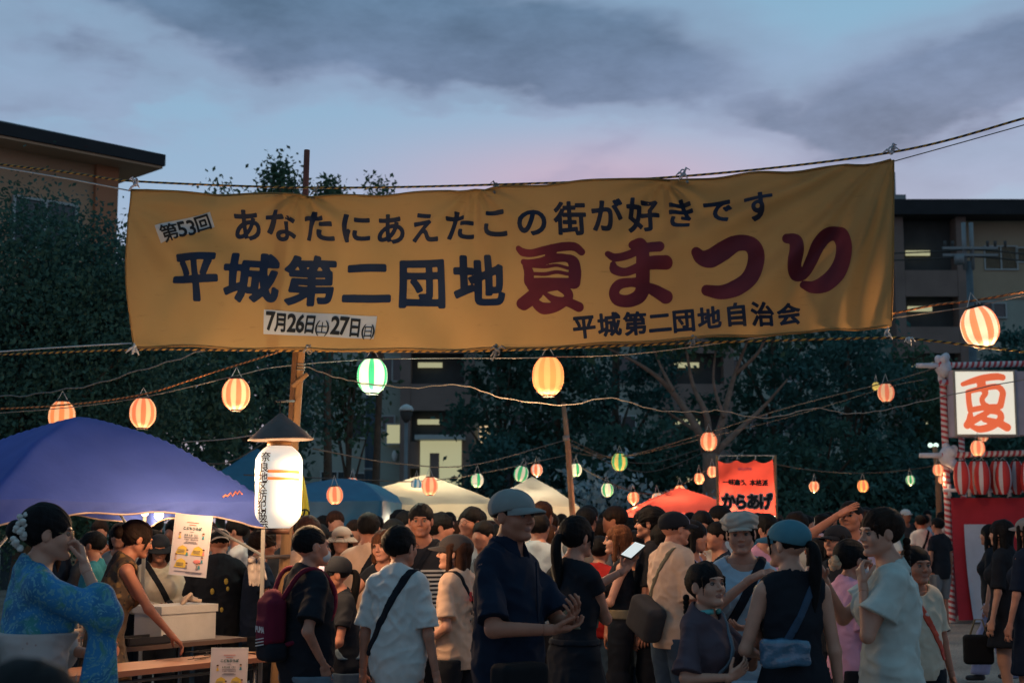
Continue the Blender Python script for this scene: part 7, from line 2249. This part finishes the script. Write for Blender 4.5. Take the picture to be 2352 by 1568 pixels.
# ---- under and beside the blue canopy
pp('woman in brown printed sleeveless dress bending to the plastic basket', 250, 1190, 9.0, -62, fix=True, lod=3, sex='f', arms=(((.12, .42, 1.02), (.3, -.3, -1), (0, .7, -.6), (0, 0, -1), .5), 'down'), head=(0, -14, 0), lean=14, top=T('brownprint', hem=.55, sleeve=0, loose=.022, skirt=1, flare=.10, type='dress'), hair='bunbangs', hcol=DKB, skin='tan')
dd = pp('person in black bucket hat and beige long-sleeved top under the canopy', 364, 1222, 9.75, -156, hat=('bucket', 'black'), lod=3, sex='f', arms=('belly', 'belly'), head=(-8, -14, 0), lean=4, top=T('cream', type='long', sleeve=1.4, hem=.80, loose=.034, sr=.02, neck=.066), bottom=Bt('black'), hair='bob', hcol=DKB, skin='tan', extras=[('strap', 1, 'black', .05)])
tc_ = pp('man in backward tan cap and black t-shirt with small yellow back print', 505, 1210, 9.6, 12, hat=('cap', 'tan', 180), lod=3, sex='m', arms=('belly', 'belly'), head=(6, -6, 0), top=T('black', hem=.76, sleeve=.85, loose=.045, sr=.04), bottom=Bt('black'), hair='short', skin='tan', build=1.08)
s = tc_['s']; m = MB()
for x, z, r_ in ((.06, 1.28, .016), (.075, 1.22, .012), (-.05, 1.20, .016), (.03, 1.05, .013), (-.06, 1.0, .012)): m.ball((x * s, -.168 * s, z * s), (r_, .004, r_ * 1.5), 8)
add_on(tc_, 'yellow_print', m, mat('yellow_print', (.5, .34, .06), .8, .1, 6))
pp('man in white t-shirt in profile behind the hanging poster', 546, 1193, 12.5, 96, lod=2, sex='m', top=T('white'), bottom=Bt('denim'), hair='short', skin='mid')
pp('bearded man with glasses and navy t-shirt left of the pole', 598, 1218, 9.5, -82, lod=3, sex='m', arms=('belly', 'belly'), head=(0, -6, 0), top=T('navy', hem=.78, loose=.036), bottom=Bt('black'), hair='fluffy', hcol=DKB, skin='tan', glasses=True, build=1.08)
pp('man in dark t-shirt bending at the back of the canopy', 318, 1215, 11.3, -60, lod=2, sex='m', lean=12, arms=('belly', 'belly'), top=T('black'), bottom=Bt('black'), hair='short', skin='tan')
pp('person with grey hair band hidden behind the hanging poster', 408, 1193, 11.4, 150, lod=2, sex='m', top=T('charcoal'), bottom=Bt('black'), hair='short', skin='tan')
pp('person stooping at the left under the canopy in a dark top', 172, 1228, 10.3, -100, lod=2, sex='f', lean=14, top=T('charcoal'), bottom=Bt('black'), hair='bob', skin='tan')
pp('person in teal top half hidden behind the yukata woman', 218, 1222, 9.6, 90, lod=2, sex='m', top=T('teal'), bottom=Bt('black'), hair='short', skin='tan')
pp('helper in grey top at the very back of the canopy', 276, 1205, 12.6, 180, lod=2, sex='f', top=T('grey'), bottom=Bt('black'), hair='bob', skin='tan')

# ---- middle distance
mid = [
 ('man with glasses and white collared shirt looking left', 1086, 1167, 11, 138, 'm', 'white', 'short', dict(glasses=True)),
 ('man in profile behind the striped-shirt man, light top', 1008, 1182, 10.2, -95, 'm', 'skyblue', 'fluffy', {}),
 ('dark haired person behind the cream t-shirt kid', 1112, 1198, 9.6, 150, 'm', 'grey', 'short', {}),
 ('man in light blue shirt with backpack straps behind the cap man', 1236, 1180, 8.9, -20, 'm', 'skyblue', 'short', {}),
 ('woman with long brown hair behind the light blue shirt', 1263, 1208, 10.4, 10, 'f', 'cream', 'longhair', dict(hcol=BRH)),
 ('child in red top behind the phone', 1376, 1236, 11.5, -30, 'm', 'red', 'short', dict(child=True)),
 ('person in teal top before the pale bush', 1392, 1176, 16, 10, 'm', 'teal', 'short', {}),
 ('person in grey cap near the pale bushes', 1416, 1182, 13.5, 40, 'f', 'grey', 'short', dict(hat=('cap', 'white'))),
 ('dark haired woman left of the striped-shirt man', 905, 1196, 10.5, 40, 'f', 'black', 'bob', {}),
 ('woman turned away beside the bucket hat', 930, 1178, 12.5, 200, 'f', 'red', 'bob', {}),
 ('man in grey shirt behind the red-backpack boy', 765, 1222, 12.0, -60, 'm', 'grey', 'short', {}),
 ('person in blue top to the right behind the newsboy cap', 1758, 1183, 8.6, -150, 'f', 'pink', 'tied', {}),
 ('man in navy shirt between peach shirt and newsboy cap', 1652, 1200, 11, 110, 'm', 'navy', 'short', {}),
 ('woman in teal top behind the blue-cap woman', 1880, 1240, 9.0, 30, 'f', 'teal', 'bob', {}),
 ('person in white shirt left of the man shading his brow', 1876, 1215, 11, 60, 'm', 'white', 'short', {}),
 ('dark haired boy low behind the phone woman', 1455, 1224, 9.8, 170, 'm', 'black', 'short', dict(child=True)),
 ('woman in dark top at the left of the peach-shirted boy', 1522, 1206, 9.4, 30, 'f', 'black', 'bob', {}),
 ('person in rust top in the gap right of the cream kid', 1146, 1205, 12.5, 190, 'f', 'rust', 'bob', dict(hcol=BRH)),
 ('man in olive shirt in front of the cream tent', 1160, 1190, 15, 170, 'm', 'olive', 'short', {}),
]
for lb, u, y, D, yaw, sx, c, hr, kw in mid:
    kw = dict(kw); ht = kw.pop('hat', None)
    pp(lb, u, y, D, yaw, hat=ht, lod=2, sex=sx, top=T(c), bottom=Bt(random.choice(['black', 'denim', 'khaki'])), hair=hr, skin=random.choice(['mid', 'tan', 'mid']), **kw)

# ---- right side, further off
ag = pp('woman in black dress with long black hair walking at the right edge', 2303, 1196, 11.9, 48, lod=2, sex='f', arms=('down', 'down'), top=T('black', type='dress', hem=.62, sleeve=.9, loose=.03, skirt=1, flare=.13), hair='longhair', skin='pale', stride=.06)
bgp = ag['root'].location
hb_ = thing('handbag', 'dark handbag hanging beside the black dress at right', 'bag', (bgp.x - .25, bgp.y - .02, .56))
f = Field((-.2, -.1, -.2), (.2, .1, .25), .014); f.prim(rbox((0, 0, 0), (.09, .02, .09), .03), 0); v, q = f.mesh(); mesh_obj('bag_body', v, q, CL('bagblack'), hb_, True)
MB().tube([(-.07, 0, .10), (-.02, 0, .24), (.04, 0, .24), (.08, 0, .10)], .008, 6).build('handle', CL('khaki'), hb_, True)
pp('woman in navy top and grey mesh cap cut by the right edge', 2362, 1186, 11.2, 30, hat=('cap', 'grey'), lod=2, sex='f', top=T('navy', type='dress', hem=.45, sleeve=.9, skirt=1, flare=.08), hair='longhair', skin='mid')
pp('person in white trousers standing behind the black dress', 2276, 1206, 14.5, 60, lod=2, sex='f', top=T('black', sleeve=.9), bottom=Bt('lilac', wide=.03), hair='longhair', skin='mid', stride=.2)
far = [('man in white t-shirt and green shorts with crossbody strap by the drum tower', 2114, 1184, 24, 20, 'm', 'white', 'short', ('green', 'shorts'), dict(extras=[('strap', 1, 'black', .05)])),
 ('person in white t-shirt bending near the drum tower curtain', 2143, 1180, 27, 90, 'm', 'skyblue', 'short', ('black', 'shorts'), dict(lean=16)),
 ('man in white shirt and black shorts against the red curtain', 2166, 1176, 25.5, 60, 'm', 'white', 'short', ('black', 'shorts'), {}),
 ('person with white cap far back left of the tower', 2079, 1168, 27, 200, 'f', 'charcoal', 'short', ('black', 'pants'), dict(hat=('cap', 'white'))),
 ('person in dark blue far back between tower and blouse woman', 2130, 1172, 31, 170, 'm', 'navy', 'short', ('denim', 'pants'), {}),
 ('person in cream top at the far back before the dark trees', 1862, 1188, 20, 120, 'f', 'cream', 'bob', ('black', 'skirt'), {}),
 ('person in rust t-shirt far back right of the newsboy cap', 1785, 1182, 19, 160, 'm', 'rust', 'short', ('denim', 'pants'), {}),
 ('small figure in grey far behind the braided-hair woman', 2012, 1190, 26, 10, 'f', 'grey', 'bob', ('black', 'pants'), {}),
 ('dark figure with pale cap before the drum tower', 2155, 1190, 21, 30, 'm', 'black', 'short', ('grey', 'shorts'), {})]
for lb, u, y, D, yaw, sx, c, hr, bt, kw in far:
    kw = dict(kw); ht = kw.pop('hat', None)
    pp(lb, u, y, D, yaw, hat=ht, lod=2 if D < 26 else 1, sex=sx, top=T(c), bottom=dict(type=bt[1], col=bt[0], **({'hem': .5} if bt[1] == 'shorts' else {'hem': .5} if bt[1] == 'skirt' else {})), hair=hr, skin='tan', **kw)
# ---- heads filling the distance; a few bodies reused with other turns
protos = []
cols = ['black', 'white', 'navy', 'charcoal', 'skyblue', 'cream', 'grey', 'rust', 'teal', 'lilac']
kinds = [('m', 'short'), ('f', 'bob'), ('m', 'short'), ('f', 'longhair'), ('f', 'ponytail'), ('m', 'crew'), ('f', 'bob'), ('m', 'fluffy'), ('m', 'short'), ('f', 'bun')]
rs = random.Random(21)
spots = [(668, 16), (700, 13), (742, 14.5), (815, 13), (828, 17), (862, 14), (885, 19), (920, 15), (955, 14), (985, 13), (1030, 15), (1062, 13.5), (1098, 15.5), (1128, 14), (1180, 16), (1205, 12.5), (1222, 18), (1262, 14), (1290, 20), (1332, 17), (1352, 14), (1365, 22), (1400, 19), (1435, 15), (1450, 20), (1478, 13), (1530, 12.5), (1560, 14.5),
         (1585, 18), (1634, 14), (1668, 13), (1690, 17), (1740, 15), (1772, 13), (1790, 18), (1845, 14), (1860, 24), (1890, 17), (1905, 22), (1975, 19), (1990, 15), (2040, 22), (2060, 25), (2095, 28), (120, 11.5), (450, 12.6), (478, 13.5), (640, 12), (590, 14), (230, 13.2), (355, 13.4), (735, 11.8), (770, 13.8), (870, 12.2), (1000, 12.6), (1075, 12.0), (1150, 12.4), (1190, 13.6), (1245, 12.2), (1310, 12.8), (1345, 12.0), (1385, 13.4), (1415, 12.2), (1540, 13.2), (1625, 12.4), (1655, 12.0), (1725, 12.6), (1830, 12.2), (1985, 13.0), (1445, 13.5)]
hairw = {'short': 'person with short hair', 'bob': 'woman with bobbed hair', 'longhair': 'woman with long hair', 'ponytail': 'woman with ponytail', 'crew': 'man with cropped hair', 'fluffy': 'man with fluffy hair', 'bun': 'woman with bun'}
where = lambda u: ('under the blue canopy' if u < 580 else 'behind the red backpack' if u < 800 else 'before the cream tents' if u < 1140 else 'behind the capped man' if u < 1300 else 'near the far pole' if u < 1460 else 'before the red tent' if u < 1640 else 'below the red cloth sign' if u < 1800 else 'before the dark trees' if u < 2080 else 'left of the drum tower')
bots = ['black', 'denim', 'khaki', 'charcoal']
seen = {}; nL = {}
for i, (u, D) in enumerate(spots):
    k = i % len(cols); c = cols[(i * 7 + i // 10) % 10]; sx, hr = kinds[k]
    H = (1.70 if sx == 'm' else 1.58) + rs.uniform(-.06, .05)
    yaw = rs.choice([0, 20, -30, 60, 100, 150, 180, 200, -90])
    bc = bots[i % 4]
    lb = '%s, %s top and %s trousers, %s' % (hairw[hr], c, bc, where(u))
    nL[lb] = nL.get(lb, 0) + 1
    if nL[lb] > 1: lb = lb.replace('top', 'top, %s' % ['further right', 'seen furthest right', 'behind the others'][min(nL[lb] - 2, 2)])
    if D > 15 and k in seen:
        r0 = seen[k]; r = copy_tree(r0); r.location = (P(u, 1195, D).x, D, 0); r.rotation_euler = (0, 0, R(yaw))
        sc_ = H / r0['bh']; r.scale = (sc_,) * 3
        for chd in r.children:
            if chd.name.startswith('shirt'): chd.material_slots[0].link = 'OBJECT'; chd.material_slots[0].material = CL(c)
            if chd.name.startswith('trousers'): chd.material_slots[0].link = 'OBJECT'; chd.material_slots[0].material = CL(bc)
        r['label'] = lb; r['group'] = 'festival goers in the distance'
    else:
        inf = person(lb, (P(u, 1195, D).x, D, 0), yaw, H, sex=sx, lod=1, arms=('down', rs.choice(['down', 'belly', 'fold'])), head=(rs.uniform(-20, 20), 0, 0), top=T(c), bottom=Bt(bc), hair=hr, hcol=rs.choice([(.012, .011, .013), DKB, BRH]), skin=rs.choice(['mid', 'tan']), seed=100 + i, group='festival goers in the distance')
        inf['root']['bh'] = H
        seen[k] = inf['root']
